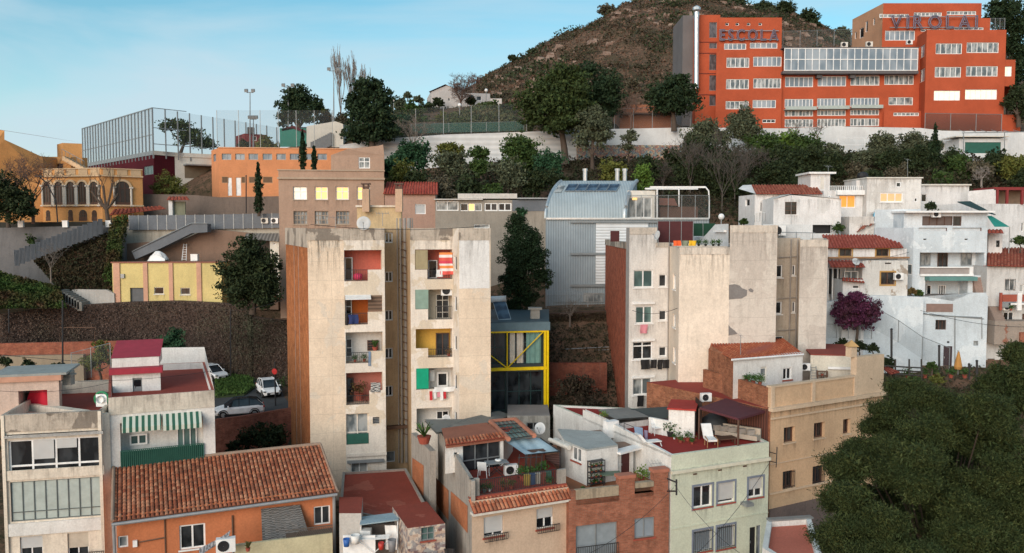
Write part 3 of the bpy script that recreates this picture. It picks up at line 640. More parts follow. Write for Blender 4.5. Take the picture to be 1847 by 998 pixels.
# shed below the wall, right
t=thing('garden_shed','white flat shed with teal shutter and pergola bars under the school wall','shed',G(1775,275,119)); s=Shell(t,rectpts((1730,260,119),(1818,260,119),3.5),38,G(1775,250,119).z)
door(t,s.f[0],*R4(1543,733,1728,790),GREENM,name='shutter_door',handle=False); q=MB(); s.make(q,0); q.build('wall',PAINTW,t)
q=MB(); a=G(1724,247,118.3); q.obox(a,Vector((7.6,0,0)),Vector((0,4,0)),Vector((0,0,.15))); q.build('roof',OFFW,t)
q=MB()
for i in range(6): p=G(1740+i*20,238,118); q.tube([p,p+Vector((.8,3,.6))],.05,5)
q.tube([G(1735,240,118),G(1850,238,118)],.06,5)
for px in (1738,1812): q.tube([G(px,275,118),G(px,239,118)],.06,5)
q.build('pergola_bar',GREY,t)
q=MB(); 
for px in (1512,1560,1625): q.tube([G(px,276,119.5),G(px,250,119.5)],.05,5)
q.tube([G(1512,250,119.5),G(1625,249,119.5)],.05,5); q.tube([G(1512,262,119.5),G(1625,261,119.5)],.04,5); solo(q,'pipe_frame','white tubular frame standing below the white wall near dark shrubs','frame',WHITE,G(1560,276,119.5))
# ================= hillside house =================
t=thing('hillside_house','white single storey house with low gable and dark porch on the hill','house',G(835,190,152)); 
WH=plaster('white_render',(.52,.50,.49),.35,.3,(.2,.18,.16)); s=Shell(t,rectpts((777,180,152),(884,180,154),8),49,G(830,166,152).z)
for (a,b_,c,d) in ((480,235,515,270),(530,245,560,272),(360,255,372,275)): window(t,s.f[0],*R3(a,b_,c,d),n=1,gl=GL)
q=MB(); s.make(q,0,rm=1); a=s.f[0]; p0,p1=a.pt(0,s.z1),a.pt(a.L*.55,s.z1); q.face([p0,p1,p0.lerp(p1,.5)+Vector((0,0,1.3))]); q.build('wall',[WH,ROOFG],t)
q=MB(); mid=p0.lerp(p1,.5)+Vector((0,0,1.4)); bk=Vector((0,8,0)); e=Vector((-.3,-.4,0)); q.face([p0+e,mid+e,mid+bk,p0+bk]); q.face([mid+e,p1-e*.3,p1+bk,mid+bk]); q.build('roof',REDT,t)
mb=MB(); fm=Fac(XY(884,190,150),XY(905,190,150)); fm.slab(mb,0,fm.L,51,G(890,178,150).z,-1,0); solo(mb,'garden_wall','small white stepped wall beside the hillside house','wall',WH,fm.pt(1,51))
# summit hut
t=thing('summit_hut','tiny white pavilion on the hill crest left of the school letters','hut',G(1350,22,258)); s=Shell(t,rectpts((1339,16,258),(1360,16,258),3),94,G(1350,12,258).z); window(t,s.f[0],1345,14,1350,21,n=1); q=MB(); s.make(q); q.build('wall',WH,t); q=MB(); c=G(1349.5,12,256.5); q.box(c,(4.4,4,.3)); q.build('roof',WHITE,t)
# ================= left back: red hall with glass fence, salmon block, mansion =================
DKRED=plaster('dark_red_clad',(.075,.010,.016),.15,.1,(.03,.01,.01)); CREAMW=plaster('cream_white',(.62,.60,.54),.2,.2)
t=thing('sports_hall','dark maroon hall with white concrete side under a fenced rooftop court','building',G(280,340,122))
pl=XY(150,280,150); pc=XY(277,280,124); pr=XY(315,280,127); pr2=XY(395,280,131); wl=MB()
s=Shell(t,[pl,pc,pr,pr2,(pr2[0],160),(pl[0],165)],30,G(280,275,124).z)
window(t,s.f[0],*R1(1035,478,1103,540),n=3,gl=GT,fc=GREY,fw=.08)
s.make(wl,0,{2:1},rm=2); wl.build('wall',[DKRED,CREAMW,ROOFG],t)
for i in range(3):
    f=s.f[i]; q=MB(); f.slab(q,0,f.L,s.z1-.35,s.z1+.25,.0,.12); q.build('cornice',GREY if i==0 else CREAMW,t)
f=s.f[2]; u0,u1,z0,z1=f.rect(333,300,380,322); q=MB(); f.slab(q,u0,u1,z0,z1,.003,.05); q.build('porch_shade_panel',flat('porch_dark',(.16,.13,.09),.8),t); q=MB(); f.slab(q,u0-.2,u1+.2,z1,z1+.2,0,1.6); q.build('porch_roof',GREY,t)  # flat dark panel on the wall paints the shade under the porch roof
GF1=netmat('fence_glass',(.30,.37,.42),.55); GF1.node_tree.nodes['Principled BSDF'].inputs['Roughness'].default_value=.15
z1=s.z1
t=thing('rooftop_fence','tall glazed screen of close vertical fins round the rooftop court','fence',(pc[0],pc[1],z1))
fa=s.f[0]; ftop=G(280,194,124).z
q=MB(); q.face([fa.pt(0,z1+.25,-.1),fa.pt(fa.L,z1+.25,-.1),fa.pt(fa.L,ftop,-.1),fa.pt(0,ftop,-.1)]); q.build('glass_panel',GF1,t)
for i in range(24):
    u=fa.L*(i/23); q=MB(); fa.slab(q,u-.07,u+.07,z1-.9,ftop,-.05,.12); q.build('fin',GREY,t)
q=MB(); fa.slab(q,0,fa.L,ftop-.12,ftop,-.02,.1); fa.slab(q,0,fa.L,z1+2.6,z1+2.7,-.12,-.04); q.build('top_rail',GREY,t)
t=thing('rooftop_fence','tall open mesh screen with slim posts on the right side of the rooftop court','fence',(pr[0],pr[1],z1))
f2=Fac(pc,XY(500,280,140)); q=MB(); q.face([f2.pt(0,z1,-.1),f2.pt(f2.L,z1-1,-.1),f2.pt(f2.L,ftop-1,-.1),f2.pt(0,ftop,-.1)]); q.build('netting',NETC,t)
for i in range(12):
    u=f2.L*i/11; q=MB(); f2.slab(q,u-.07,u+.07,z1-.8-i*.05,ftop-i*.09,-.08,.08); q.build('post',GREY,t)
for k_,z_ in ((.25,ftop-.1),(.25,ftop-3),(.4,z1+1.2)): q=MB(); f2.slab(q,0,f2.L*k_,z_,z_+.1,-.04,.04); q.build('rail',GREY,t)
# salmon block
SALM=plaster('salmon',(.62,.265,.125),.2,.18,(.3,.15,.1))
t=thing('salmon_building','two storey salmon building with a row of small grey windows','building',G(470,355,116))
s=Shell(t,[XY(382,320,121),XY(395,320,117),XY(640,320,119),XY(640,320,133),XY(382,320,133)],29,G(480,267,117).z); f=s.f[1]
for x in (160,257,353,454,553,650,768,848): window(t,f,*R2(x,708,x+68,752),n=2,gl=GS,fc=GREY,fw=.07,depth=.2)
window(t,s.f[0],*R2(97,712,118,765),n=1,gl=GS,fc=GREY)
for x0,x1 in ((160,205),(300,330),(355,408),(455,526)): window(t,f,*R2(x0,873,x1,920),n=1,gl=flat('dark_screen',(.13,.075,.04),.7),fc=flat('tan_frame',(.4,.25,.14),.7),depth=.1)
for x0,x1 in ((203,232),(262,298)): door(t,f,*R2(x0,880,x1,1010),WHITE)
q=MB(); s.make(q,0,parapet=.4,rm=1); q.build('wall',[SALM,ROOFG],t); q=MB(); f.slab(q,0,f.L,s.z1,s.z1+.12,-.3,.12); q.build('cornice',flat('salmon_trim',(.6,.33,.2),.8),t)
netfence('rooftop ball fence with widely spaced posts above the salmon building',[(392,266),(470,266),(600,266)],118.5,5.2,NETC,2.5,r=.045,rails=0)
# red wall and green windbreak
t=thing('windbreak_shelter','green fabric windbreak under a maroon roof edge by the sports court','shelter',G(530,265,127)); q=MB(); q.obox(G(505,265,127),Vector((4.2,0,0)),Vector((0,.1,0)),Vector((0,0,2.8))); q.build('screen',flat('teal_fabric',(.02,.17,.13),.8),t)
q=MB(); a=G(508,232,127); q.face([a,G(530,227,127),G(552,236,126),G(552,240,126),G(530,233,127),a-Vector((0,0,.4))]); q.obox(G(508,236,127.2),Vector((3.7,0,0)),Vector((0,3,.6)),Vector((0,0,.3))); q.build('roof',DKRED,t)
t=thing('red_hut','small red hut with dark top behind the court fence','hut',G(462,262,134)); s=Shell(t,rectpts((441,250,134),(481,250,136),5),41,G(460,241,134).z); window(t,s.f[0],455,246,463,254,n=1); q=MB(); s.make(q,rm=1); q.build('wall',[plaster('hut_red',(.2,.03,.035),.2,.2),ROOFG],t); q=MB(); q.obox(G(446,241,134),Vector((.9,0,0)),Vector((0,.9,0)),Vector((0,0,1.0))); q.build('chimney',BLACK,t)
mb=MB(); a,b_,c,d=G(553,228,123),G(605,219,123),G(619,224,123),G(553,266,123); e=G(619,266,123); mb.face([d,e,c,b_,a]); k=Vector((0,6,0)); mb.face([a,b_,b_+k,a+k]); mb.face([b_,c,c+k,b_+k]); mb.face([c,e,e+k,c+k]); mb.face([a,d,d+k,a+k]); solo(mb,'concrete_ramp','white wedge shaped concrete block with stair shadow beside the court','ramp',CREAMW,d)
t=thing('stair_flight','dark grey covered stair rising along the white wedge','stairs',G(590,262,122.4)); q=MB(); a,b_=G(560,260,122.4),G(598,241,122.4)
for i in range(10): p=a.lerp(b_,i/10); q.obox((p.x,p.y,p.z-1.6),Vector(((b_.x-a.x)/10,0,0)),Vector((0,.5,0)),Vector((0,0,1.9)))
q.build('flight',flat('stair_grey',(.16,.17,.18),.8),t)
# floodlights and lamps
def floodlight(px,py0,py1,Y,label,heads=2,w=1.0,group='floodlight masts of the court'):
    b_=G(px,py0,Y); tp=G(px,py1,Y); t=thing('floodlight_mast',label,'floodlight',b_,group); q=MB(); q.tube([b_,tp],[.11,.06],6); q.build('mast',GREY,t)
    q=MB(); q.tube([tp+Vector((-w*.5,0,-.1)),tp+Vector((w*.5,0,-.1))],.05,5); q.build('crossarm',GREY,t)
    for i in range(heads):
        q=MB(); c=tp+Vector((w*(i/(heads-1)-.5) if heads>1 else 0,-.15,.1)); q.obox(c-Vector((.25,.1,.2)),Vector((.5,0,0)),Vector((0,.25,.15)),Vector((0,-.12,.38))); q.build('lamp_head',GREY,t)
floodlight(451,266,166,124,'slim floodlight mast above the salmon building, leftmost of three'); floodlight(520,228,156,127,'floodlight mast in front of the round pine, middle of three',w=1.4); floodlight(602,222,127,128,'tallest floodlight mast beside the bare poplars, rightmost of three',w=1.4)
floodlight(457,266,214,120,'short mast with white cameras on the salmon building roof',3,.9)
def globe_lamp(px,py0,py1,Y,label):
    b_=G(px,py0,Y);tp=G(px,py1,Y); t=thing('park_lamp',label,'street lamp',b_,'white globe park lamps'); q=MB(); q.tube([b_,tp],.06,6); q.build('post',GREY,t)
    q=MB(); q.lathe(tp,[(.02,-.05),(.2,.02),(.3,.2),(.3,.35),(.2,.52),(.02,.58)],12); q.build('globe',WHITE,t,True)
globe_lamp(829,222,193,133,'globe park lamp on a post in front of the hillside house'); globe_lamp(710,212,183,135,'globe park lamp among shrubs right of the large dark pine'); globe_lamp(877,185,166,150,'globe lamp standing beside the hillside house wall'); globe_lamp(1301,412,396,82,'white globe on the terrace edge right of the metal house')
# mansion
OCH=plaster('ochre',(.60,.31,.12),.35,.3,(.2,.12,.07)); OCHT=plaster('ochre_trim',(.60,.44,.28),.3,.2)
t=thing('arcaded_mansion','ochre mansion with arched glazed gallery, balustraded terrace and outside stair','mansion',G(140,400,104))
ARCHM=flat('arch_glass',(.045,.035,.028),.35)
L=XY(77,360,106); C=XY(184,360,104); Rr=XY(258,360,107)
s=Shell(t,[L,C,Rr,(Rr[0]-5.2,Rr[1]+11),(L[0],L[1]+11)],29,G(150,303,104).z); wl=MB()
def arch(f,x0,x1,ytop,ybot,trim=True):
    u0,u1,z0,zt=f.rect(x0,ytop,x1,ybot); r=(u1-u0)/2; zs=zt-r; n=10; uc=(u0+u1)/2
    pts=[(u0,z0),(u1,z0)]+[(uc+r*math.cos(math.pi*k/n),zs+r*math.sin(math.pi*k/n)) for k in range(n+1)]
    q=MB(); q.face([f.pt(u,z,.02) for u,z in pts]); a=q.build('arch_window',ARCHM,t)
    q=MB()
    for k in (1,2): u=u0+(u1-u0)*k/3; f.slab(q,u-.04,u+.04,z0,zs+r*.8,.022,.07)
    f.slab(q,u0,u1,zs-.04,zs+.04,.022,.07); f.slab(q,u0,u1,z0,z0+.5,.022,.07); q.build('mullion',BROWN,a)
    if trim:
        q=MB()
        for k in range(n):
            a0,a1=math.pi*k/n,math.pi*(k+1)/n; ro=r+.26
            P4=[(uc+r*math.cos(a0),zs+r*math.sin(a0)),(uc+ro*math.cos(a0),zs+ro*math.sin(a0)),(uc+ro*math.cos(a1),zs+ro*math.sin(a1)),(uc+r*math.cos(a1),zs+r*math.sin(a1))]
            q.face([f.pt(u,z,.16) for u,z in P4]); q.face([f.pt(*P4[0],.16),f.pt(*P4[3],.16),f.pt(*P4[3],0),f.pt(*P4[0],0)])
        q.build('arch_trim',OCHT,a)
        q=MB(); 
        for u in (u0-.13,u1+.13): q.tube([f.pt(u,z0,.15),f.pt(u,zs,.15)],.13,8); f.slab(q,u-.2,u+.2,zs-.02,zs+.18,0,.36); f.slab(q,u-.2,u+.2,z0,z0+.15,0,.36)
        q.build('column',plaster('stone_column',(.6,.56,.5),.3,.2),t)
f=s.f[0]
for x0,x1 in ((318,376),(398,458),(484,544),(567,628),(652,712)): arch(f,*[R1(x0,0)[0],R1(x1,0)[0]],R1(0,590)[1],R1(0,768)[1])
arch(s.f[1],R1(828,0)[0],R1(935,0)[0],R1(0,588)[1],R1(0,768)[1])
for x0,x1,y0 in ((332,362,795),(492,525,792),(570,628,792),(662,698,795)): arch(f,R1(x0,0)[0],R1(x1,0)[0],R1(0,y0)[1],R1(0,872)[1],False)
s.make(wl,0,rm=1)
for i in (0,1):
    f=s.f[i]; q=MB(); f.slab(q,0,f.L,s.z1-1.05,s.z1-.85,0,.3); f.slab(q,0,f.L,s.z1-.1,s.z1+.02,0,.15); f.slab(q,0,f.L,G(150,372,104).z,G(150,372,104).z+.2,0,.35); q.build('cornice',OCHT,t)
    k=5 if i==0 else 3
    for j in range(k):
        q=MB(); a=f.L*(j+.12)/k; b_=f.L*(j+.88)/k; z=s.z1-.82
        for h in range(9): u=a+(b_-a)*(h+.5)/9; f.slab(q,u-.06,u+.06,z,z+.7,.0,.06)
        q.build('balustrade',OCHT,t)
s2=Shell(t,[XY(-60,330,103),XY(78,330,107),XY(120,330,112),XY(80,330,125),XY(-60,330,125)],29,G(60,282,107).z)
for (x0,y0,x1,y1) in ((110,400,128,480),(275,455,300,530)): window(t,s2.f[0],*R1(x0,y0,x1,y1),n=1,gl=GL,fc=BROWN)
s2.make(wl,0,rm=1)
p=[G(-60,225,103),G(8,236,103),G(8,252,103.3),G(78,284,107),G(78,320,107),G(-60,320,103)]; wl.face(p,0)
wl.face([p[1]+Vector((0,.02,0)),p[0],p[0]+Vector((2,14,0)),p[1]+Vector((2,14,0))],1)
s3=Shell(t,[XY(68,330,110),XY(128,300,110),XY(158,300,112),XY(158,300,118),XY(68,300,118)],34,G(120,283,110).z)
window(t,s3.f[0],*R1(345,460,458,503),n=3,gl=GL,fc=BROWN); s3.make(wl,0,parapet=.2)
s4=Shell(t,[XY(103,270,112),XY(113,270,110),XY(148,270,111),XY(148,270,116),XY(103,270,116)],36,G(125,258,110).z); s4.make(wl,0,{2:2},parapet=.1); 
wl.build('wall',[OCH,plaster('mansion_roof',(.3,.13,.08),.4,0),CREAMW],t)
q=MB(); a=G(112,283,109); b_=G(152,305,107)
for i in range(12): p=a.lerp(b_,i/12); q.obox((p.x,p.y,p.z-.5),Vector(((b_.x-a.x)/12,0,0)),Vector((0,1.2,0)),Vector((0,0,.55)))
q.build('outside_stair',OCHT,t); q=MB(); q.tube([a+Vector((0,0,1)),b_+Vector((0,0,1))],.04,5)
for i in range(7): p=a.lerp(b_,i/6); q.tube([p,p+Vector((0,0,1))],.025,4)
q.build('handrail',GREY,t)
TL1=tilemat('far_tile',[(.20,.045,.03),(.28,.07,.045),(.34,.10,.06)],.25)
t=thing('tiled_canopy','low red tiled canopy roof at the foot of the mansion','canopy',G(240,392,103)); q=MB(); tiles(q,G(196,389,102),G(300,377,104),G(290,372,106),G(205,378,105),.5,.8,3,.1); q.build('roof',[TL1,REDT],t)
q=MB(); 
for px in (200,240,292): q.tube([G(px,402,102.5),G(px,385,102.5)],.08,5)
q.build('post',BROWN,t)
t=thing('garden_shelter','small white pillared shelter with red tile cap beside the mansion','shelter',G(318,388,104)); q=MB(); tiles(q,G(300,361,103.5),G(342,361,103.5),G(338,355,105),G(304,355,105),.45,.6,3,.08); q.build('roof',[TL1,REDT],t); q=MB(); s=Shell(t,rectpts((304,375,104),(311,375,104),1),29,G(308,361,104).z); s.make(q); q.build('pillar',PAINTW,t)
q=MB(); fm=Fac(XY(311,375,104.5),XY(334,375,104.5)); fm.slab(q,0,fm.L,30,33.2,-.2,0); q.build('door_panel',flat('faded_green',(.16,.17,.12),.8),t)
STONEW=plaster('rubble_wall',(.17,.135,.115),.6,.5,(.05,.04,.04)); 
ribbon_wall('stone_wall','dark rubble wall behind the grey sheet fence below the salmon building','wall',[(258,350),(350,352),(395,356),(505,354)],109,29,STONEW)
# grey sheet fence
def panel_fence(label,pts,Ys,h,mat,step=1.6,name='panel_fence',drop=0):
    ps=[G(px,py,y) for (px,py),y in zip(pts,Ys)]; t=thing(name,label,'fence',ps[0])
    for a,b_ in zip(ps,ps[1:]):
        L=(b_-a).length; n=max(1,round(L/step))
        for k in range(n):
            p,q_=a.lerp(b_,k/n),a.lerp(b_,(k+1)/n); f=Fac(p,q_); mb=MB(); z=(p.z+q_.z)/2
            f.slab(mb,.03,f.L-.03,z-h,z,0,.05); mb.build('panel',mat,t)
            mb=MB(); f.slab(mb,-.04,.04,z-h-.05,z+.05,.0,.09); mb.build('post',GREY,t)
    return t
SHEET=plaster('sheet_grey',(.145,.16,.18),.3,.25,(.07,.07,.075))
panel_fence('long grey sheet metal fence above the pale concrete wall',[(233,389),(352,388),(508,385)],[101,101,101],1.75,SHEET,1.15)
ribbon_wall('retaining_wall','pale streaked concrete retaining wall under the grey sheet fence','wall',[(222,409),(330,408),(508,404)],101.4,20,plaster('pale_concrete',(.38,.36,.31),.6,.8,(.08,.075,.06)))
ribbon_wall('retaining_wall','grey street wall with faint graffiti left of the zigzag stair fence','wall',[(-200,411),(0,411),(186,407),(224,412)],99.5,20,DARKCONC)
ribbon_wall('retaining_wall','low dark hedge wall with white posts in front of the mansion','wall',[(-100,401),(40,401),(200,400),(235,402)],101.6,28,flat('dark_hedge_wall',(.03,.03,.025),.9))
for i,(x,l) in enumerate(((38,'white gate post on the street wall in front of the mansion, leftmost'),(118,'white gate post before the arches of the mansion, middle one'),(196,'white gate post at the foot of the pruned bare tree, rightmost'))):
    q=MB(); q.box(G(x,406,99.3)+Vector((0,0,.1)),(.62,.3,.75)); q.box(G(x,406,99.3)+Vector((0,0,.5)),(.7,.38,.06)); solo(q,'gate_post',l,'post',WHITE,G(x,411,99.3),'white posts on the street wall')
# zigzag stair fence
t=thing('stair_fence','stepped grey metal fence descending the ivy bank','fence',G(100,450,97)); a,b_=G(26,472,95),G(186,412,98.5); n=17
for i in range(n):
    p,q_=a.lerp(b_,i/n),a.lerp(b_,(i+1)/n); f=Fac(p,q_); q=MB(); f.slab(q,0,f.L-.04,q_.z-.7,q_.z+1.1,0,.06)
    for k in range(4): f.slab(q,f.L*k/4,f.L*k/4+.05,q_.z-.7,q_.z+1.1,.06,.12)
    q.build('panel',SHEET,t)
# enclosed stair (grey) on the terrace
t=thing('steel_stair','grey steel stair with solid sides descending to the yellow building roof','stairs',G(290,450,98.5)); pts=[(238,455),(290,430),(345,404),(374,404),(374,419),(345,421),(290,448),(244,468)]
q=MB(); fp=[G(x,y,98.6) for x,y in pts]; q.face(fp); bk=[p+Vector((0,1.2,0)) for p in fp]
for i in range(8): j=(i+1)%8; q.face([fp[i],fp[j],bk[j],bk[i]])
q.face(bk[::-1]); q.build('side_panel',SHEET,t)
q=MB(); q.tube([G(238,454,98.5),G(290,429,98.5),G(345,403,98.5),G(374,403,98.5)],.06,5); q.build('handrail',GREY,t)
ribbon_wall('retaining_wall','brown plastered terrace wall behind the leaning ladder','wall',[(222,440),(330,432),(372,414),(385,414),(500,425)],100.6,20,plaster('brown_plaster',(.21,.14,.105),.6,.5,(.07,.06,.05)))
t=thing('ladder','white wooden ladder leaning on the brown terrace wall','ladder',G(334,470,98)); a,b_=G(332,470,98),G(334,440,100.3); q=MB()
for d in (-.25,.25): q.tube([a+Vector((d,0,0)),b_+Vector((d*.7,0,0))],.04,5)
q.build('rail',WHITE,t)
for i in range(7): q=MB(); p=a.lerp(b_,(i+.5)/7); q.tube([p-Vector((.25,0,0)),p+Vector((.25,0,0))],.03,4); q.build('rung',WHITE,t)
q=MB(); q.box(G(351.5,465,98),(.8,.6,.75)); q.box(G(351.5,459,98),(.86,.66,.06)); q.box(G(351.5,466,97.65),(.6,.05,.5)); solo(q,'storage_box','white square box on the roof terrace beside the ladder','box',WHITE,G(351.5,471,98))
t=thing('tarpaulin','crumpled white tarpaulin heap on the terrace under the steel stair','tarpaulin',G(280,470,97.6)); q=MB()
q.sheet(lambda u,v:G(265+u*32,471,97.2)+Vector((0,v*1.5,(.15+1.0*math.sin(math.pi*u)**.7*math.sin(math.pi*v)+.25*noise.noise((u*4,v*4,2)))*(1 if 0<v<1 else 0))),14,8); q.build('sheet',WHITE,t)
ac_unit(G(477,403,100.7),0,.85,'left air conditioner on top of the concrete wall below the fence'); ac_unit(G(495,403,100.7),0,.85,'right air conditioner on the concrete wall beside the brown block')
t=thing('lean_to_shed','lean-to with grey corrugated roof and small pale kiosk','shed',G(480,450,98)); q=MB(); q.face([G(440,431,97),G(504,436,97),G(503,421,100.5),G(444,421,100.5)]); q.build('roof',ribbed('corrugated_grey',(.26,.24,.215),.4,False,.8,0,.5),t)
s=Shell(t,rectpts((487,445,97.5),(503,445,97.5),3),22,G(495,435,97.5).z); window(t,s.f[0],492,438,497,442,n=1); q=MB(); s.make(q); q.build('wall',CREAMW,t)
q=MB(); fm=Fac(XY(444,445,98.5),XY(488,445,98.5)); fm.slab(q,0,fm.L,22,G(460,433,98.5).z,-.3,0); q.build('dark_side',flat('dark_timber',(.05,.04,.033),.9),t)
# yellow building
YEL=plaster('pale_yellow',(.64,.53,.235),.3,.3,(.25,.2,.12)); PINKP=plaster('pink_pilaster',(.58,.34,.24),.4,.3)
t=thing('yellow_warehouse','low pale yellow building with pink pilasters and a grey arched door','building',G(300,545,95)); s=Shell(t,[XY(203,510,94.5),XY(400,510,95.5),XY(420,510,102),XY(222,510,102)],19,G(300,474,95).z); f=s.f[0]; wl=MB()
door(t,f,*R5(781,530,876,618),flat('grey_shutter',(.09,.10,.11),.6),handle=False,name='garage_door',depth=.3)
for x0,x1,y0,y1 in ((925,983,527,568),(1083,1141,530,571)): window(t,f,*R5(x0,y0,x1,y1),n=1,fc=OFFW,gl=GL,sill=OFFW)
s.make(wl,0,rm=1); wl.build('wall',[YEL,plaster('terrace_grey',(.25,.20,.17),.5,0)],t)
for x0,x1 in ((683,722),(862,888),(1016,1040),(1182,1210)):
    q=MB(); u0,u1,_,_=f.rect(*R5(x0,400,x1,600)); f.slab(q,u0,u1,19,s.z1,.003,.14); q.build('pilaster',PINKP,t)
q=MB(); f.slab(q,-.1,f.L+.1,s.z1-.02,s.z1+.12,-.2,.16); q.build('coping',flat('coping_red',(.25,.1,.07),.8),t)
q=MB(); u0,u1,z0,z1=f.rect(*R5(727,447,748,472)); f.slab(q,u0,u1,z0,z1,.004,.2); q.build('meter_box',GREY,t)
ribbon_wall('garden_wall','low pale wall with scribbled graffiti and steps left of the yellow building','wall',[(118,524),(140,522),(192,523),(206,530)],94.2,18,plaster('graffiti_wall',(.42,.41,.39),.5,.5))
mb=MB()
for i in range(8): p=G(104+i*5,524+i*3,92.5); mb.obox((p.x,p.y,p.z-1),Vector((.5,0,0)),Vector((0,2.2,0)),Vector((0,0,1)))
solo(mb,'garden_steps','concrete steps with sloping rail going down beside the graffiti wall','steps',CONC,G(104,524,92.5))
# big brush-covered wall
IVB=leafmat('dry_ivy',(.13,.09,.075),(.065,.048,.04),(.060,.062,.042),.13); IVG=leafmat('green_ivy',(.018,.045,.010),(.045,.08,.018),(.05,.022,.014),.3)
iv=[(-300,600),(0,567),(80,556),(150,550),(230,545),(320,543),(400,547),(448,553),(455,572),(520,580)]; ivY=[88,90,92,93,94,94,93.5,92.8,92.6,92.6]
ribbon_wall('retaining_wall','tall curved retaining wall covered in dry brown creeper','wall',iv,None,12,plaster('creeper_wall',(.085,.06,.05),.6,.8,(.03,.02,.02)),.8,ys=ivY)
def ivy_on(name,label,quads,n,mat,size,thick=.25,cat='creeper'):
    C=[]
    for (a,b_,c,d),k in zip(quads,np.random.default_rng(1).multinomial(n,[1/len(quads)]*len(quads))):
        u=RNG.random((k,1)); v=RNG.random((k,1)); P_=(np.array(a)*(1-u)*(1-v)+np.array(b_)*u*(1-v)+np.array(c)*u*v+np.array(d)*(1-u)*v); nn=np.array((Vector(b_)-Vector(a)).cross(Vector(d)-Vector(a)).normalized())
        if nn[1]>0: nn=-nn
        C.append(P_+nn*RNG.uniform(0,thick,(k,1)))
    C=np.concatenate(C); return struct(leaf_mesh(name,C,size*RNG.uniform(.6,1.5,len(C)),mat,None,tuple(C.mean(0))),'stuff',label,cat)
qs=[]
for i in range(len(iv)-1):
    a,b_=G(*iv[i],ivY[i]-.1),G(*iv[i+1],ivY[i+1]-.1); qs.append(((a.x,a.y,12.5),(b_.x,b_.y,12.5),tuple(b_),tuple(a)))
ivy_on('creeper','dry brown creeper covering the tall curved wall behind the parked cars',qs,42000,IVB,.17)
ribbon_wall('brick_wall','low red brick garden wall at the foot of the creeper covered wall','wall',[(-100,622),(0,620),(280,614),(300,616)],86,12,brick('garden_brick',(.30,.075,.045),(.38,.12,.065),(.2,.13,.1)))
ribbon_wall('garden_wall','beige stained plinth wall in front of the low brick wall','wall',[(-100,644),(0,643),(150,640)],85,12,plaster('beige_plinth',(.28,.235,.175),.6,.5))
# ivy banks
bk=[(G(-80,560,88),G(120,556,90),G(108,520,93),G(-80,470,93))]
mb=MB(); mb.face([tuple(p) for p in bk[0]]); mb.face([G(-80,470,93),G(108,520,93),(G(108,520,93).x,100,18),(G(-80,470,93).x,100,18)]); struct(mb.build('ivy_bank_soil',flat('bank_soil',(.03,.025,.015),1),None,False,(0,0,0)))
ivy_on('green_ivy','bright green ivy carpet on the bank at the left edge',[tuple(map(tuple,bk[0]))],7000,IVG,.3,.35)
bk2=[(G(108,526,94),G(205,526,95),G(200,420,99.2),G(60,470,98.5))]; mb=MB(); B2=bk2[0]; mb.sheet(lambda u,v:B2[0].lerp(B2[1],u).lerp(B2[3].lerp(B2[2],u),v)+Vector((0,.12,-.05)),10,10); struct(mb.build('bank',flat('bank_dark',(.03,.02,.014),1),None,False,(0,0,0)))
ivy_on('dark_ivy','dark red brown ivy on the steep bank under the stepped fence',[tuple(map(tuple,bk2[0]))],8000,leafmat('dark_ivy',(.045,.022,.014),(.02,.03,.012)),.28,.3)
ivy_on('hanging_ivy','bright green ivy hanging beside the pale concrete wall',[(tuple(G(190,520,96)),tuple(G(212,520,96)),tuple(G(234,392,99.3)),tuple(G(205,398,99.3)))],3800,IVG,.28,1.0)
# brown-grey apartment block with lit windows
TAUPE=plaster('taupe',(.40,.275,.205),.3,.3,(.14,.10,.08)); TAUPE2=plaster('taupe_light',(.42,.33,.25),.3,.3)
t=thing('apartment_block','taupe four storey block with a row of four lit windows','building',G(600,420,91)); s=Shell(t,[XY(503,370,91),XY(693,370,92.5),XY(693,370,106),XY(520,370,106)],20,G(600,308,91.5).z); f=s.f[0]; wl=MB()
for i,(x0,x1) in enumerate(((135,204),(243,308),(348,413),(454,519))): window(t,f,*R6(x0,213,x1,278),n=2,rows=1,split=.62,gl=GLITW if i==0 else GLIT,fw=.10,depth=.25,sill=TAUPE2)
for i,(x0,x1) in enumerate(((137,207),(243,312),(350,417))): window(t,f,*R6(x0,335,x1,402),n=4,rows=3,gl=GC,fc=flat('frame_taupe',(.3,.24,.19),.7),fw=.08,depth=.25,sill=TAUPE2)
s.make(wl,0,parapet=.6,rm=1)
s5=Shell(t,[XY(597,290,94),XY(693,290,94.5),XY(693,290,104),XY(597,290,104)],33,G(640,280,94).z); window(t,s5.f[0],*R6(462,66,519,122),n=2,split=.6,gl=GC,fw=.10); s5.make(wl,0,rm=1)
a=s5.f[0]; wl.face([a.pt(0,s5.z1),a.pt(a.L,s5.z1),G(691,261,94.5),G(683,263,94.5),G(627,269,94)],0)
wl.build('wall',[TAUPE,ROOFG],t)
q=MB(); f.slab(q,-.1,f.L+.1,s.z1-.95,s.z1-.75,0,.22); f.slab(q,-.1,f.L+.1,s.z1-.02,s.z1+.1,-.2,.12); q.build('cornice',TAUPE2,t)
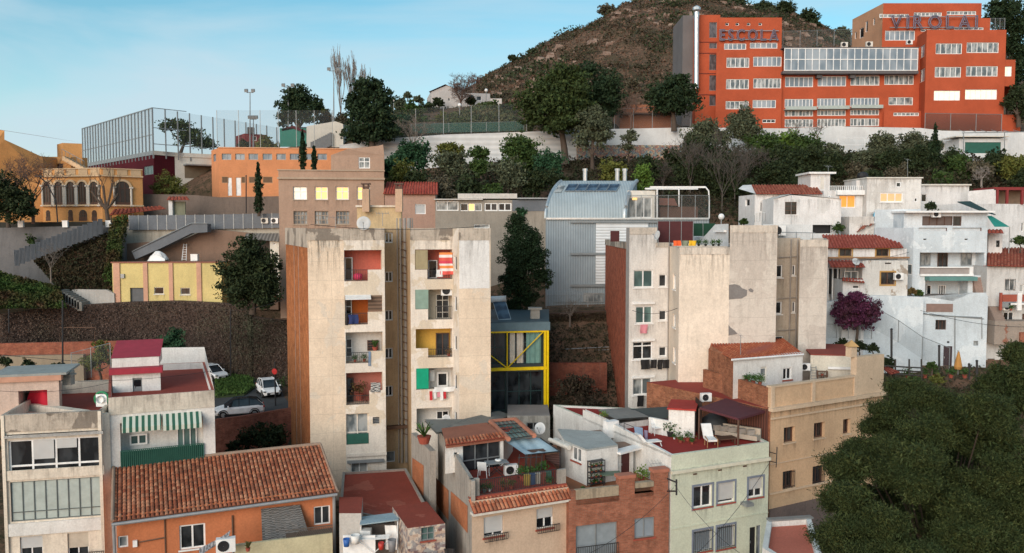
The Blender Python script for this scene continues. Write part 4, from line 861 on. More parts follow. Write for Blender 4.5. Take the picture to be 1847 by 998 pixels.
# pink house with tiled roof
t=thing('pink_house','small dusty pink house with bright red ribbed tile roof','house',G(740,410,91)); PK=plaster('dusty_pink',(.42,.27,.21),.4,.4); s=Shell(t,[XY(694,370,91),XY(785,370,92),XY(790,370,97),XY(694,370,98)],20,G(740,350,91.5).z); window(t,s.f[0],*R6(745,300,798,350),n=1,gl=BLIND,fw=.08,name='shuttered_window'); wl=MB(); s.make(wl,0,rm=0); wl.build('wall',PK,t)
q=MB(); tiles(q,s.f[0].pt(-.2,s.z1-.05,.35),s.f[0].pt(s.f[0].L+.3,s.z1-.05,.35),G(790,329,96),G(697,329,96),.3,.6,3,.1); q.build('roof',[tilemat('red_tile',[(.26,.035,.025),(.36,.06,.04),(.42,.09,.06)],.15),REDT],t)
# long low house
t=thing('low_house','long grey low house with glazed veranda and one warm lit window','house',G(880,420,91)); LG=plaster('low_grey',(.30,.27,.23),.5,.5); s=Shell(t,rectpts((785,380,91.8),(990,380,91.8),6),20,G(880,361,91.8).z); f=s.f[0]; wl=MB()
window(t,f,*R3(287,875,422,932),n=2,gl=GC,fw=.09); window(t,f,*R3(433,888,480,934),n=1,gl=GL); window(t,f,*R3(480,888,520,934),n=1,gl=GLIT); window(t,f,*R3(520,888,562,934),n=1,gl=GC); window(t,f,*R3(578,885,657,934),n=2,gl=GL,fw=.12); window(t,f,*R3(660,885,740,934),n=2,gl=GL,fw=.12)
window(t,f,855,405,883,412,n=1,gl=GC); s.make(wl,0,rm=1); wl.build('wall',[LG,ROOFG],t)
q=MB(); f.slab(q,-.1,f.L*.42,s.z1,s.z1+.12,-3,.5); f.slab(q,f.L*.2,f.L*.72,s.z1+.15,s.z1+.7,-3,.2); q.build('roof',plaster('white_peeling',(.55,.53,.50),.7,.2,(.15,.13,.12)),t); q=MB(); f.slab(q,f.L*.72,f.L+.1,s.z1+.1,s.z1+.25,-3,.4); q.build('roof_sheet',GREY,t)
q=MB(); u0,u1,z0,z1=f.rect(*R3(745,868,970,935)); f.slab(q,u0,u1,z0,z1,.003,.05); q.build('cladding_panel',SHEET,t)
# ================= centre tower =================
CRM=plaster('tower_cream',(.74,.615,.48),.4,.3,(.24,.16,.11),(.66,.58,.48),.55,panel=True); CRMW=plaster('tower_pale',(.74,.68,.60),.35,.35,(.18,.14,.12),(.62,.54,.43),.5); TBR=brick('tower_brick',(.47,.15,.05),(.58,.22,.08),(.30,.15,.09),.26,.08,.008,.55)
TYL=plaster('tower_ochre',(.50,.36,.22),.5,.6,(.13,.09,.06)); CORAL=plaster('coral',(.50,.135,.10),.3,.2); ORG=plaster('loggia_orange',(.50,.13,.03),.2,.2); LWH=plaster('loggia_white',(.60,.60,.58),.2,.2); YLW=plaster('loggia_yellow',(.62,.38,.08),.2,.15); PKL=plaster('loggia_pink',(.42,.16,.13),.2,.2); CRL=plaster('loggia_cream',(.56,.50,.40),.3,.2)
PARA=plaster('parapet_stained',(.50,.44,.37),.8,1.0,(.04,.036,.032),(.22,.19,.16),.52)
TERR=plaster('terracotta_floor',(.27,.055,.04),.5,0,(.08,.05,.045))
tw=thing('apartment_tower','tall narrow cream apartment tower with recessed coloured loggias and brick side','building',G(720,880,62))
ZB=9.0; ZT=G(557,412,62).z
A=XY(518,600,75); Bp=XY(557,600,62); Cp=XY(695,600,63.2); C2=XY(695,600,66); D2=XY(733,600,66.6); Dp=XY(741,600,63.6); E=XY(817,600,64.2); E2=XY(828,600,62.6); Fp=XY(885,600,63.1)
bkR=(Fp[0]-1.0,Fp[1]+11); bkL=(A[0],A[1])
s=Shell(tw,[A,Bp,Cp,C2,D2,Dp,E,E2,Fp,bkR,(bkR[0]-5,bkR[1]+2)],ZB,ZT)
fS,fL,_,fC,_,fR,fRs,fP=s.f[:8]
towels=[]
def loggia(f,conv,rect,back,par=None,rail=None,depth=1.3,floor=None):
    u0,u1,z0,z1=f.rect(*conv(*rect)); f.holes.append((u0,u1,z0,z1,depth,None,back))
    if par:
        q=MB(); a,b_,c,d=f.rect(*conv(*par)); f.slab(q,max(a,u0)+.003,min(b_,u1)-.003,z0,d,-.14,.012); q.build('parapet',CRMW,tw)
    if rail: a,b_,c,d=f.rect(*conv(*rail)); railing(tw,f,a,b_,z0+.05,d,IRON,pxs=False,n0=-.04,step=.14)
    return f.off(-depth+.02)
mats=[CRM,ROOFG,TBR,CRMW,TYL,CORAL,ORG,LWH,YLW,PKL,CRL,PARA]
# left column
g=loggia(fL,R6,(390,530,578,685),5,(508,628,585,700),(395,628,508,685)); window(tw,g,*R6(393,566,432,683),n=1,gl=GL,proud=.05,name='balcony_door')
g=loggia(fL,R6,(394,757,580,902),6,(508,838,585,905),(395,845,508,900)); window(tw,g,*R6(396,765,428,860),n=1,rows=2,gl=GL,proud=.05,name='balcony_door')
u0,u1,z0,z1=fL.rect(*R6(395,735,522,757)); q=MB(); q.obox(fL.pt(u0,z0,0),Vector((*fL.t,0))*(u1-u0),Vector((*fL.n,0))*.8-Vector((0,0,.25)),Vector((0,0,.06))); q.build('shade',WHITE,tw)
wick=ribbed('wicker',(.20,.13,.09),.28,True,.9,0,.5); slabpart(tw,fL,*R6(509,733,580,836),-.06,-.01,wick,'wicker_blind')
g=loggia(fL,R7,(398,108,582,263),7,(515,203,585,300),(400,210,513,262)); window(tw,g,*R7(398,140,431,232),n=1,rows=2,gl=GL,proud=.05,name='balcony_door'); window(tw,g,*R7(505,148,560,200),n=1,rows=4,fc=BROWN,gl=GL,proud=.05,name='shutter')
g=loggia(fL,R7,(400,310,582,470),9,(516,400,586,475),(400,425,515,468)); window(tw,g,*R7(402,335,436,460),n=1,gl=GL,fc=BROWN,proud=.05,name='balcony_door')
window(tw,fL,*R7(400,515,513,670),n=2,split=.38,gl=GC,fc=CRMW,fw=.09,depth=.25); slabpart(tw,fL,*R7(403,618,512,668),-.15,-.05,GREENM,'lower_panel')
window(tw,fL,*R7(533,533,567,567),n=1,rows=4,fc=GREY,gl=GL,fw=.04,name='vent')
slabpart(tw,fL,*R7(400,712,602,726),.0,.18,CRMW,'slab_edge'); window(tw,fL,*R7(425,757,508,835),n=2,gl=GC,depth=.3); slabpart(tw,fL,*R7(405,745,585,757),.0,.3,GREY,'canopy')
# column shaft
for y0,y1,Z in ((442,495,R6),(637,690,R6),(830,883,R6),(188,242,R7),(377,431,R7)): window(tw,fC,*Z(594,y0,634,y1),n=2,gl=GL,fc=WHITE,fw=.09,depth=.2)
window(tw,fC,*R7(588,705,645,760),n=1,gl=GC,depth=.2)
q=MB()
for x,r in ((652,.05),(668,.07),(690,.11),(710,.16),(728,.05)): u,_=fC.uz(*R6(x,600)); n_=.25 if x!=710 else .35; q.tube([fC.pt(u,ZT+.8,n_),fC.pt(u+.03,18.5,n_),fC.pt(u,ZB+2,n_)],r,7)
q.build('drain_pipe',PIPE,tw); q=MB()
for i in range(26):
    z=ZT-1-i*.62; u,_=fC.uz(*R6(668+random.uniform(-8,8),600)); q.tube([fC.pt(u,z,.2),fC.pt(u+.5,z-.15,.45),fC.pt(u+.6,z-.5,.45)],.045,5)
q.build('branch_pipe',RUST,tw)
slabpart(tw,fC,*R7(600,570,735,585),.0,.5,RUST,'rusty_ledge')
# right column
g=loggia(fR,R6,(744,527,931,676),5,(744,628,806,700),(806,632,931,674)); slabpart(tw,fR,*R6(746,530,808,626),-.10,-.06,flat('loggia_screen',(.33,.28,.17),.8),'screen'); window(tw,g,*R6(810,580,855,670),n=1,gl=GL,proud=.05,name='balcony_door')
g=loggia(fR,R6,(745,727,931,878),10,(745,826,810,900),(848,810,931,874)); slabpart(tw,fR,*R6(746,728,811,824),-.06,.0,flat('green_tarp',(.22,.32,.27),.8),'green_blind'); window(tw,g,*R6(850,750,912,870),n=2,rows=4,fc=OFFW,gl=GL,fw=.04,proud=.05,name='barred_door')
g=loggia(fR,R7,(748,92,931,236),8,(748,190,810,260),(810,192,931,235)); window(tw,g,*R7(848,112,914,234),n=2,fc=BROWN,gl=GL,proud=.05,name='balcony_door')
g=loggia(fR,R7,(750,288,935,400),7,(750,394,935,420)); slabpart(tw,fR,*R7(751,290,812,392),-.06,.0,flat('bright_green_blind',(.0,.30,.17),.8),'green_blind'); window(tw,g,*R7(853,308,908,380),n=1,gl=GL,fw=.12,proud=.05); slabpart(tw,g,*R7(815,295,840,350),.0,.3,WHITE,'boiler')
g=loggia(fR,R7,(752,488,930,600),7); window(tw,g,*R7(850,500,912,543),n=2,gl=GL,proud=.05)
for y0,y1,Z in ((560,632,R6),(760,835,R6),(125,200,R7),(320,395,R7),(505,560,R7)): window(tw,fRs,*Z(938,y0,954,y1),n=1,gl=GL,fc=WHITE,fw=.07)
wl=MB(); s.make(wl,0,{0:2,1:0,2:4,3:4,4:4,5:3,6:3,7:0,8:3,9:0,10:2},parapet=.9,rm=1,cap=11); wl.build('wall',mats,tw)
slabpart(tw,fP,*R6(965,436,1116,722),.005,.02,plaster('fresh_white',(.74,.74,.73),.25,.3),'painted_patch')
# loggia column plaster (paler), proud sheet between the holes
def facing(f,conv,x0,x1,ya,yb,mat,holes_from,name='facing',n=.03):
    u0,_,_,_=f.rect(*conv(x0,ya,x1,ya+10)); _,u1,_,_=f.rect(*conv(x0,ya,x1,ya+10)); q=MB(); ff=f.off(n); hs=[(h[0],h[1],h[2],h[3],n+.001) for h in holes_from.holes]; ff.wall(q,u0,min(u1,f.L),ZB,ZT-.0,hs); q.build(name,mat,tw)
facing(fL,R6,388,592,600,0,CRMW,fL)
q=MB(); 
for f in (fL,fR,fP): f.slab(q,0,f.L,ZT-.9,ZT,.032,.05)
q.build('parapet_band',PARA,tw)
q=MB(); fS.slab(q,0,fS.L,G(555,447,62).z,ZT+.02,.0,.05); q.build('parapet_band',PARA,tw)
for k in (.42,.62): 
    q=MB(); fS.slab(q,fS.L*k-.03,fS.L*k+.03,ZB,G(555,447,62).z,.0,.02); q.build('joint',PIPE,tw)
for f_ in (fL,fR,fP): drip(tw,f_,0,f_.L,ZT-.9,2.2,.036)
drip(tw,fS,0,fS.L,G(555,447,62).z,3)
drip(tw,s.f[1],0,fL.L*.47,ZT-.9,3.5,.012)
# stair house on the roof
s2=Shell(tw,rectpts((644,390,66.8),(724,390,67.2),4),ZT-1,G(690,374,67).z); wl=MB(); s2.make(wl,0,rm=1); wl.build('stair_house',[plaster('stair_yellow',(.58,.44,.26),.3,.4),ROOFG],tw)
q=MB(); s2.f[0].slab(q,-.1,s2.f[0].L+.1,s2.z1,s2.z1+.15,-4,.15); q.build('roof_slab',CRMW,tw)
for x0 in (485,650):
    p=G(*R6(x0+15,310),66.4); c=MB(); c.box((p.x,p.y,ZT+2.2),(.55,.5,1.8)); ch=c.build('chimney',plaster('chimney_plaster',(.52,.36,.25),.5,.3),tw); c=MB(); z=ZT+3.12
    for dx in (-.2,.2): c.box((p.x+dx,p.y,z+.15),(.1,.4,.35))
    c.box((p.x,p.y,z+.1),(.25,.3,.2)); c.box((p.x,p.y,z+.4),(.7,.6,.1)); c.build('cap',BROWN,ch)
def dish(px,py,Y,r,label,face=(-.3,-1,.35),pole=.8,mat=None):
    c=G(px,py,Y); t=thing('satellite_dish',label,'satellite dish',c-Vector((0,0,pole)),'satellite dishes'); ax=Vector(face).normalized(); q=MB(); q.lathe(c,[(r*.02,-r*.18),(r*.5,-r*.13),(r*.85,-.04*r),(r,.03*r),(r*.98,.05*r),(r*.6,-.06*r),(.01,-.14*r)],20,ax=ax); q.build('reflector',mat or flat('dish_grey',(.5,.52,.53),.5),t,True)
    q=MB(); q.tube([c-ax*r*.15,c-ax*r*.3-Vector((0,0,.2)),c-ax*r*.3-Vector((0,0,pole))],.03,6); q.build('pole',GREY,t); q=MB(); e=c+ax*r*.9; q.tube([c-Vector((0,0,r*.9))+ax*.02,e],.018,5); q.obox(e-Vector((.05,.05,.05)),(.1,0,0),(0,.1,0),(0,0,.1)); q.build('feed_arm',GREY,t); return t
dish(656,403,62.8,.53,'large pale satellite dish on the roof edge of the centre tower',(.1,-1,.1)); dish(805,766-10,62.6,.34,'small oval satellite dish low on the right wing of the centre tower',(-.2,-1,.1)); dish(974,773,56,.42,'white satellite dish on the wall right of the green glass roof',(-.6,-1,.3)); dish(1185,425,66,.40,'satellite dish seen edge on at the roof edge of the right tower',(-1,-.4,.3)); dish(1544,472,74,.36,'white satellite dish on the small tiled annex below the red tile roof',(.2,-1,.6))
# laundry
def cloth(name,label,cat,f,rect,mat,n=.05,nu=8,nv=10,amp=.05,group=None,sag=0,mats=None):
    u0,u1,z0,z1=f.rect(*rect); q=MB(); ph=random.random()*9
    def fn(u,v):
        return f.pt(u0+(u1-u0)*(u+ .04*math.sin(v*5+ph)),z1-(z1-z0)*v-sag*math.sin(math.pi*u),n+amp*math.sin(u*math.pi*3+ph)*(.4+v)+amp*.5*noise.noise((u*3,v*3,ph)))
    q.sheet(fn,nu,nv); q.sheet(lambda u,v:fn(u,v)-Vector((*f.n,0))*.012,nu,nv)
    o=q.build(name,mats or mat,None,True,f.pt((u0+u1)/2,z0,n)); tag(o,label,cat,group); return o
m,nt_,b=newmat('striped_cloth'); uv=N(nt_,'ShaderNodeTexCoord').outputs['Object']; wv=N(nt_,'ShaderNodeTexWave',wave_type='BANDS',bands_direction='Z',wave_profile='SAW'); wv.inputs['Scale'].default_value=.3; wv.inputs['Distortion'].default_value=0; wv.inputs['Detail'].default_value=0; wv.inputs['Detail Scale'].default_value=1.5; nt_.links.new(uv,wv.inputs['Vector'])
rr=nt_.nodes.new('ShaderNodeValToRGB'); rr.color_ramp.interpolation='CONSTANT'; e=rr.color_ramp.elements; e[0].color=(.65,.10,.08,1); e[1].position=.25; e[1].color=(.75,.7,.68,1); x=e.new(.45); x.color=(.75,.25,.07,1); x=e.new(.65); x.color=(.75,.7,.66,1); x=e.new(.8); x.color=(.60,.06,.10,1); nt_.links.new(wv.outputs['Fac'],rr.inputs[0]); nt_.links.new(rr.outputs[0],b.inputs['Base Color']); b.inputs['Roughness'].default_value=.9
cloth('blanket','striped red orange and white blanket drying over the top right loggia rail','blanket',fR,R6(866,542,932,652),m,.12); NAVY=flat('navy',(.02,.035,.12),.9); PINK=flat('pink',(.62,.25,.30),.9); BLUEC=flat('soft_blue',(.18,.26,.38),.9); CREAMC=flat('cream_cloth',(.6,.55,.48),.9); REDC=flat('red_cloth',(.5,.03,.04),.9)
cloth('towel','navy blue towel hanging over the orange loggia railing','towel',fL,R6(412,852,461,898),NAVY,.06); cloth('towel','blue cloth hanging beside the plants of the white loggia','towel',fL,R7(511,205,524,278),BLUEC,.06,4,8); cloth('towel','white cloth over the rail beside the striped blanket','towel',fR,R6(850,628,884,664),WHITE,.07,4,5)
cloth('clothing','dark garment at the left end of the orange loggia rail','clothing',fL,R6(395,848,410,905),BLACK,.06,4,6); cloth('towel','black and white striped towel over the parapet of the pink loggia','towel',fL,R7(522,360,570,408),ribbed('stripe_bw',(.6,.6,.58),.13,True,.9,0,.95),.1,5,6); 
for i,(x,c_,l) in enumerate(((815,REDC,'long red scarf hanging on the line below the white boiler'),(835,WHITE,'white cloth hanging between the red and pink laundry'),(853,PINK,'pink shirt on the washing line of the right wing'),(868,WHITE,'small white cloth third from right on the high washing line'),(884,REDC,'small dark red cloth at the right end of the high washing line'))): cloth('laundry',l,'laundry',fR,R7(x,400,x+14,445-(i%3)*8),c_,.35,3,5,.02,'laundry on the right wing line')
cloth('laundry_rack','white cloths over a drying rack below the lowest window on the right wing','laundry',fR,R7(835,378,940,402),WHITE,.4,8,4,.06)
cloth('towel','grey blue towel drying below the lowest window of the left wing','towel',fL,R7(425,825,470,870),BLUEC,.25,5,6); cloth('towel','black trousers drying below the lowest left wing window','clothing',fL,R7(472,823,515,868),BLACK,.25,5,6)
ac_unit(fR.px(*R6(909,758),-.2),math.atan2(fR.t.y,fR.t.x),1.0,'air conditioner high in the cream loggia with the green blind')
q=MB(); c=fL.px(*R6(460,680),-.4); q.lathe(c,[(.02,0),(.32,.05),(.36,.3),(.3,.45),(.02,.5)],10); solo(q,'ball_cushion','pink round cushion behind the top left loggia railing','cushion',flat('hot_pink',(.62,.04,.12),.7),c,smooth=True)
# ================= plants in pots =================
PLG=leafmat('pot_green',(.02,.06,.015),(.06,.12,.03)); PLY=leafmat('pot_lime',(.08,.15,.03),(.16,.22,.05))
def pot_plant(c,h,label,mat=None,pot=None,r=None,n=160,kind='bush'):
    c=Vector(c); h*=.72; r=r or h*.28; t=thing('potted_plant',label,'plant',c,'potted plants'); q=MB(); q.lathe(c,[(r*.55,0),(r*.8,h*.3),(r*.85,h*.33),(r*.7,h*.33),(.01,h*.3)],12); q.build('pot',pot or REDT,t)
    if kind=='bush':
        P_=c+Vector((0,0,h*.65)); C_=np.array(P_)+RNG.normal(size=(n,3))*np.array([r*.8,r*.8,h*.17]); leaf_mesh('foliage',C_,RNG.uniform(.1,.22,n)*max(.6,h),mat or PLG,t)
    else:
        q=MB()
        for i in range(16):
            a=i*2.4; e=.3+.5*(i%4)/3; top=c+Vector((math.cos(a)*r*2.4*e,math.sin(a)*r*2.4*e,h*(1.05-.3*e))); st=c+Vector((0,0,h*.3)); w_=Vector((-math.sin(a),math.cos(a),0))*.05; q.face([st-w_,st+w_,st.lerp(top,.6)+w_+Vector((0,0,.1*h)),top,st.lerp(top,.6)-w_+Vector((0,0,.1*h))])
        q.build('foliage',mat or PLG,t)
    return t
for x,y,l in ((445,262,'terracotta trough plant left behind the white loggia railing'),(492,258,'green plant right behind the white loggia railing')): pot_plant(fL.px(*R7(x,y),-.25),.8,l)
pot_plant(fL.px(*R7(545,205),-.3),1.3,'dark spiky plant in front of the shutter in the white loggia',kind='spike'); pot_plant(fL.px(*R7(468,455),-.6),2.0,'tall reddish plant stand in the pink loggia',leafmat('reddish',(.14,.05,.03),(.05,.06,.02))); pot_plant(fR.px(*R7(915,232),-.3),.9,'brown dry plant at the right of the yellow loggia',leafmat('drygrass',(.18,.1,.05),(.25,.16,.08)))
# ================= yellow framed building =================
YF=flat('yellow_steel',(.80,.55,.0),.45); t=thing('steel_frame_house','dark glass house in a bright yellow steel frame with diagonal braces','building',G(940,770,70))
s=Shell(t,[XY(868,650,69),XY(988,650,70),XY(988,650,80),XY(868,650,80)],10,G(930,585,69.5).z); f=s.f[0]
def wy(x0,y0,x1,y1,n,r,gl): return window(t,f,*R8(x0,y0,x1,y1),n=n,rows=r,fc=flat('frame_teal',(.02,.05,.05),.4),gl=gl,fw=.07,depth=.35)
wy(30,748,133,890,2,2,GL); wy(140,748,298,890,3,3,GL); wy(30,925,133,1105,1,2,GL); wy(140,925,298,1105,3,2,GL); q=MB(); s.make(q,0,rm=1); q.build('wall',[flat('dark_wall',(.03,.04,.045),.6),ROOFG],t)
for x0,x1 in ((150,175),(182,212),(225,292)):
    u0,u1,z0,z1=f.rect(*R8(x0,750,x1,888)); q=MB(); ph=x0; q.sheet(lambda u,v:f.pt(u0+(u1-u0)*u,z0+(z1-z0)*v,-.22+.05*math.sin(u*18+ph)),16,2); q.build('curtain',flat('curtain_green',(.16,.30,.27),.9) if x0>200 else CREAMC,t,True)
for y in (742,912,1120):
    q=MB(); u0,u1,z0,z1=f.rect(*R8(0,y-7,322,y+7)); f.slab(q,-.3,f.L+.05,z0,z1,-.02,.16); q.build('beam',YF,t)
for x in (305,317): q=MB(); u,_=f.uz(*R8(x,900)); _,zb=f.uz(*R8(x,1118)); f.slab(q,u-.09,u+.09,zb,s.z1-.7,.0,.2); q.build('column',YF,t)
q=MB(); a,b_,c,d=f.px(*R8(136,745),.1),f.px(*R8(136,908),.1),f.px(*R8(303,740),.1),f.px(*R8(20,820),.1); q.tube([a,b_],.05,5); q.tube([b_,c],.05,5); q.tube([b_,d],.05,5); q.build('brace',YF,t)
q=MB(); f.slab(q,-.3,f.L+.15,s.z1-.55,s.z1+.15,.0,.22); q.build('fascia',flat('fascia_blue',(.10,.16,.19),.5),t); q=MB(); q.prism([s.p[0]-Vector((.2,.2)),s.p[1]+Vector((.1,-.2)),s.p[2]+Vector((.1,0)),s.p[3]],s.z1+.15,s.z1+.22); q.build('roof',flat('roof_blue',(.05,.085,.105),.6),t)
def solar(corners,label,cells=1,st=True):
    c=sum((Vector(p) for p in corners),Vector())/4; t=thing('solar_panel',label,'solar panel',c-Vector((0,0,.3)),'solar panels'); q=MB(); n=(Vector(corners[1])-Vector(corners[0])).cross(Vector(corners[3])-Vector(corners[0])).normalized()
    if n.z<0:n=-n
    cs=[Vector(p) for p in corners]; q.face([p+n*.07 for p in cs]); 
    for i in range(4): q.face([cs[i],cs[(i+1)%4],cs[(i+1)%4]+n*.07,cs[i]+n*.07])
    q.build('frame',STEEL,t); q=MB(); q.face([p.lerp(c,.06)+n*.075 for p in cs]); q.build('cell_sheet',glass('solar_cells',(.015,.03,.06),(.06,.11,.17),1.2,.15),t)
    if st: q=MB(); q.tube([cs[2]-n*.02,cs[2]-Vector((0,0,.9))],.04,5); q.tube([cs[3]-n*.02,cs[3]-Vector((0,0,.9))],.04,5); q.build('stand',GREY,t)
    return t
P0=G(*R8(98,695),71); P1=G(*R8(155,692),71); P2=G(*R8(128,603),73.3); P3=G(*R8(70,606),73.3); solar([P0,P1,P2,P3],'tilted solar water panel on the blue roof of the yellow framed house')
q=MB(); q.tube([G(*R8(64,600),73.2),G(*R8(132,597),73.2)],.28,12); solo(q,'water_tank','white horizontal water tank above the tilted solar panel','tank',WHITE,G(*R8(98,604),73.2),smooth=True)
q=MB(); c=G(965,575,72); q.box(c,(.8,.7,1.6)); q.box(c+Vector((0,0,.9)),(1.2,1.0,.15)); solo(q,'chimney','grey mossy chimney beside the roof of the yellow framed house','chimney',CONC,c-Vector((0,0,.8)))
# ================= metal house =================
MTL=ribbed('corrugated_metal',(.26,.31,.345),.26,False,.6,.05,.2); MTR=ribbed('corrugated_roof',(.32,.39,.43),.3,False,.6,.05,.14); MTW=ribbed('white_slats',(.66,.69,.71),.3,True,.5,.1,.25)
t=thing('metal_house','modern corrugated grey metal house with curved roof and white slatted panel','house',G(1080,550,88)); ZM=G(1100,394,88).z
s=Shell(t,[XY(984,480,88),XY(1278,480,88),XY(1278,480,97),XY(992,480,98)],17,ZM); f=s.f[0]; q=MB(); s.make(q,0,rm=1); q.build('wall',[MTL,ROOFG],t)
slabpart(t,f,*R8(535,258,770,530),.02,.14,MTW,'slatted_panel'); 
for (x0,y0,x1,y1) in ((420,246,890,255),(420,390,580,399),(420,532,580,542)): slabpart(t,f,*R8(x0,y0,x1,y1),.15,.3,flat('shade_rail',(.19,.21,.22),.5),'rail')
slabpart(t,f,*R8(312,232,1042,240),.0,.25,STEEL,'gutter'); window(t,f,*R8(480,570,570,612),n=2,gl=GC,fc=GREY,proud=.1); slabpart(t,f,*R8(342,565,480,612),.03,.1,MTL,'garage_panel')
W0=G(984,393,88); W1=G(1127,393,88); LW=(W1-W0).length; HH=G(1010,326,92).z-ZM; q=MB()
def arcp(u,v,k=0): a=v*1.08; c_=(1-math.cos(a))/(1-math.cos(1.08)); return Vector((W0.x+LW*u+1.9*c_,88+4.4*c_,ZM+HH*math.sin(a)/math.sin(1.08)+k))
q.sheet(lambda u,v:arcp(u,v),2,16); rf=q.build('roof',MTR,t)
me=rf.data; uvs=me.uv_layers[0].data
for li,l in enumerate(me.loops): co=me.vertices[l.vertex_index].co; uvs[li].uv=(co.x-1.9*((co.y+rf['org'][1]-88)/4.6 if False else 0),co.z)
q=MB()
for u in (0,1): q.face([arcp(u,v/16) for v in range(17)]+[Vector((arcp(u,1).x,arcp(u,1).y,ZM))])
q.face([arcp(0,1),arcp(1,1),arcp(1,1)+Vector((0,4.5,0)),arcp(0,1)+Vector((0,4.5,0))]); q.build('gable',MTL,t)
for u,r in ((1,.22),(0,.16)): q=MB(); q.tube([arcp(u,v/16) for v in range(17)],r,6); q.build('edge_trim',STEEL,t)
for i in range(5):
    u0=.165+i*.135; solar([arcp(u0,.58,.12),arcp(u0+.128,.58,.12),arcp(u0+.128,.80,.12),arcp(u0,.80,.12)],'flush solar panel on the curved metal roof, %s from the left'%('first','second','third','fourth','fifth')[i],st=False)
q=MB(); q.face([arcp(.04,.56,.1),arcp(.13,.56,.1),arcp(.13,.76,.1),arcp(.04,.76,.1)]); q.build('skylight',GC,t)
for x in (487,632,666): q=MB(); p=G(*R8(x,62),93); q.tube([p-Vector((0,0,1)),p+Vector((0,0,1.0))],.24,9); q.tube([p+Vector((0,0,1.0)),p+Vector((0,0,1.25))],.3,9); q.build('flue',STEEL,t)
s6=Shell(t,rectpts((1132,365,89.5),(1182,365,89.5),3),ZM-.1,G(1150,344,89.5).z); window(t,s6.f[0],*R8(682,140,788,232),n=3,gl=GC,fw=.09); q=MB(); s6.make(q,0,rm=0); q.build('sunroom',OFFW,t); slabpart(t,s6.f[0],*R8(700,142,722,152),-.1,.0,GLIT,'ceiling_lamp')
t=thing('pergola','white tubular pergola frame over the roof terrace of the metal house','pergola',G(1230,394,88.6)); q=MB(); a=G(*R8(782,98),88.8); b_=G(*R8(1030,98),88.8); q.obox(a,b_-a,Vector((0,.6,0)),Vector((0,0,.18))); q.obox(a+Vector((0,3.6,.0)),b_-a,Vector((0,.3,0)),Vector((0,0,.18))); q.build('roof_beam',WHITE,t)
q=MB(); q.tube([b_+Vector((0,0,.1)),G(*R8(1044,112),88.8),G(*R8(1046,150),88.8),G(*R8(1046,236),88.8)],.08,7); q.tube([G(*R8(812,100),88.8),G(*R8(812,234),88.8)],.09,6); q.tube([G(*R8(910,100),92),G(*R8(910,234),92)],.08,6); q.build('post',WHITE,t)
netfence('thin mesh railing along the roof terrace of the metal house',[(1132,393),(1278,393)],88.1,2.4,NETC,1.5,r=.035)
t=thing('garden_shed','reddish timber roof structure on the terrace behind the mesh railing','shed',G(1200,392,91)); q=MB(); q.face([G(*R8(820,175),90.5),G(*R8(905,178),90.5),G(*R8(890,145),93),G(*R8(822,143),93)]); q.build('roof',flat('shed_red',(.24,.09,.055),.8),t); q=MB(); q.obox(G(*R8(822,232),91),Vector((4.2,0,0)),Vector((0,1.5,0)),Vector((0,0,1.2))); q.build('wall',BROWN,t)
# garden wall and brick behind yellow house
ribbon_wall('brick_wall','dark red brick wall in the gap between the two towers','wall',[(985,655),(1095,655)],74,10,brick('gap_brick',(.16,.04,.028),(.22,.06,.035),(.12,.08,.06)))
ribbon_wall('retaining_wall','dark overgrown retaining wall below the metal house','wall',[(880,566),(985,566),(1098,560)],83,10,plaster('dark_overgrown',(.075,.05,.042),.7,.6,(.02,.02,.015)))
ivy_on('creeper','dark dry creeper on the retaining wall below the metal house',[(tuple(G(985,655,82.6)),tuple(G(1098,655,82.6)),tuple(G(1098,562,82.8)),tuple(G(985,568,82.8)))],6000,leafmat('dark_creeper',(.05,.03,.022),(.03,.03,.015)),.22)
netfence('metal garden railing in front of the metal house base',[(985,556),(1098,553)],83.5,1.3,NETC,2.0,r=.04)
q=MB()
for k in range(3): q.tube([G(1020,640-k*5,79),G(1098,636-k*5,79)],.04,4)
solo(q,'handrail','grey double handrail crossing the dark garden between the towers','handrail',GREY,G(1050,640,79))
# ================= right tower =================
TCR=plaster('right_cream',(.73,.645,.545),.4,.35,(.2,.17,.14)); TWH=plaster('right_white',(.68,.66,.63),.35,.4,(.14,.12,.11)); TGR=plaster('right_grey',(.53,.48,.43),.4,.35,(.14,.12,.10),(.58,.535,.48),.5,panel=True)
rt=thing('apartment_tower','cream apartment tower with exposed brick left side and grey repaired patch','building',G(1290,760,64)); ZR=G(1260,447,63).z
A=XY(1091,600,84); Bq=XY(1128,600,68); C=XY(1134,600,67); D=XY(1206,600,68); E=XY(1224,600,63.5); Fq=XY(1314,600,63.5)
H1=XY(1399,600,63.6); I1=XY(1399,600,67.5); J=XY(1440,600,67.6); K=XY(1440,600,64); Lq=XY(1490,600,64.2)
zA=G(1160,411,67).z; zA2=G(1195,438,68).z; zG=G(1350,407,63.6).z; zK=G(1465,433,64).z
sL=Shell(rt,[A,Bq,XY(1130,600,80),XY(1100,600,86)],9,G(1110,448,70).z); fB=sL.f[0]; s=Shell(rt,[Bq,C,XY(1183,600,67.7),XY(1183,600,74),XY(1128,600,72)],9,zA); fA=s.f[1]
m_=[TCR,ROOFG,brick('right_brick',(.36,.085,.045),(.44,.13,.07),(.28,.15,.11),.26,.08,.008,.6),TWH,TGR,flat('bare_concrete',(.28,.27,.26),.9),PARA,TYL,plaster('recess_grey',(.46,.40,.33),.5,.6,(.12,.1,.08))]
s2=Shell(rt,[XY(1183,600,67.7),D,XY(1206,600,80),XY(1183,600,80)],9,zA2)
def wq(f,x0,y0,x1,y1,n,gl=GL,**k): return window(rt,f,*Q3(x0,y0,x1,y1),n=n,gl=gl,fw=.09,sill=WHITE,depth=.18,**k)
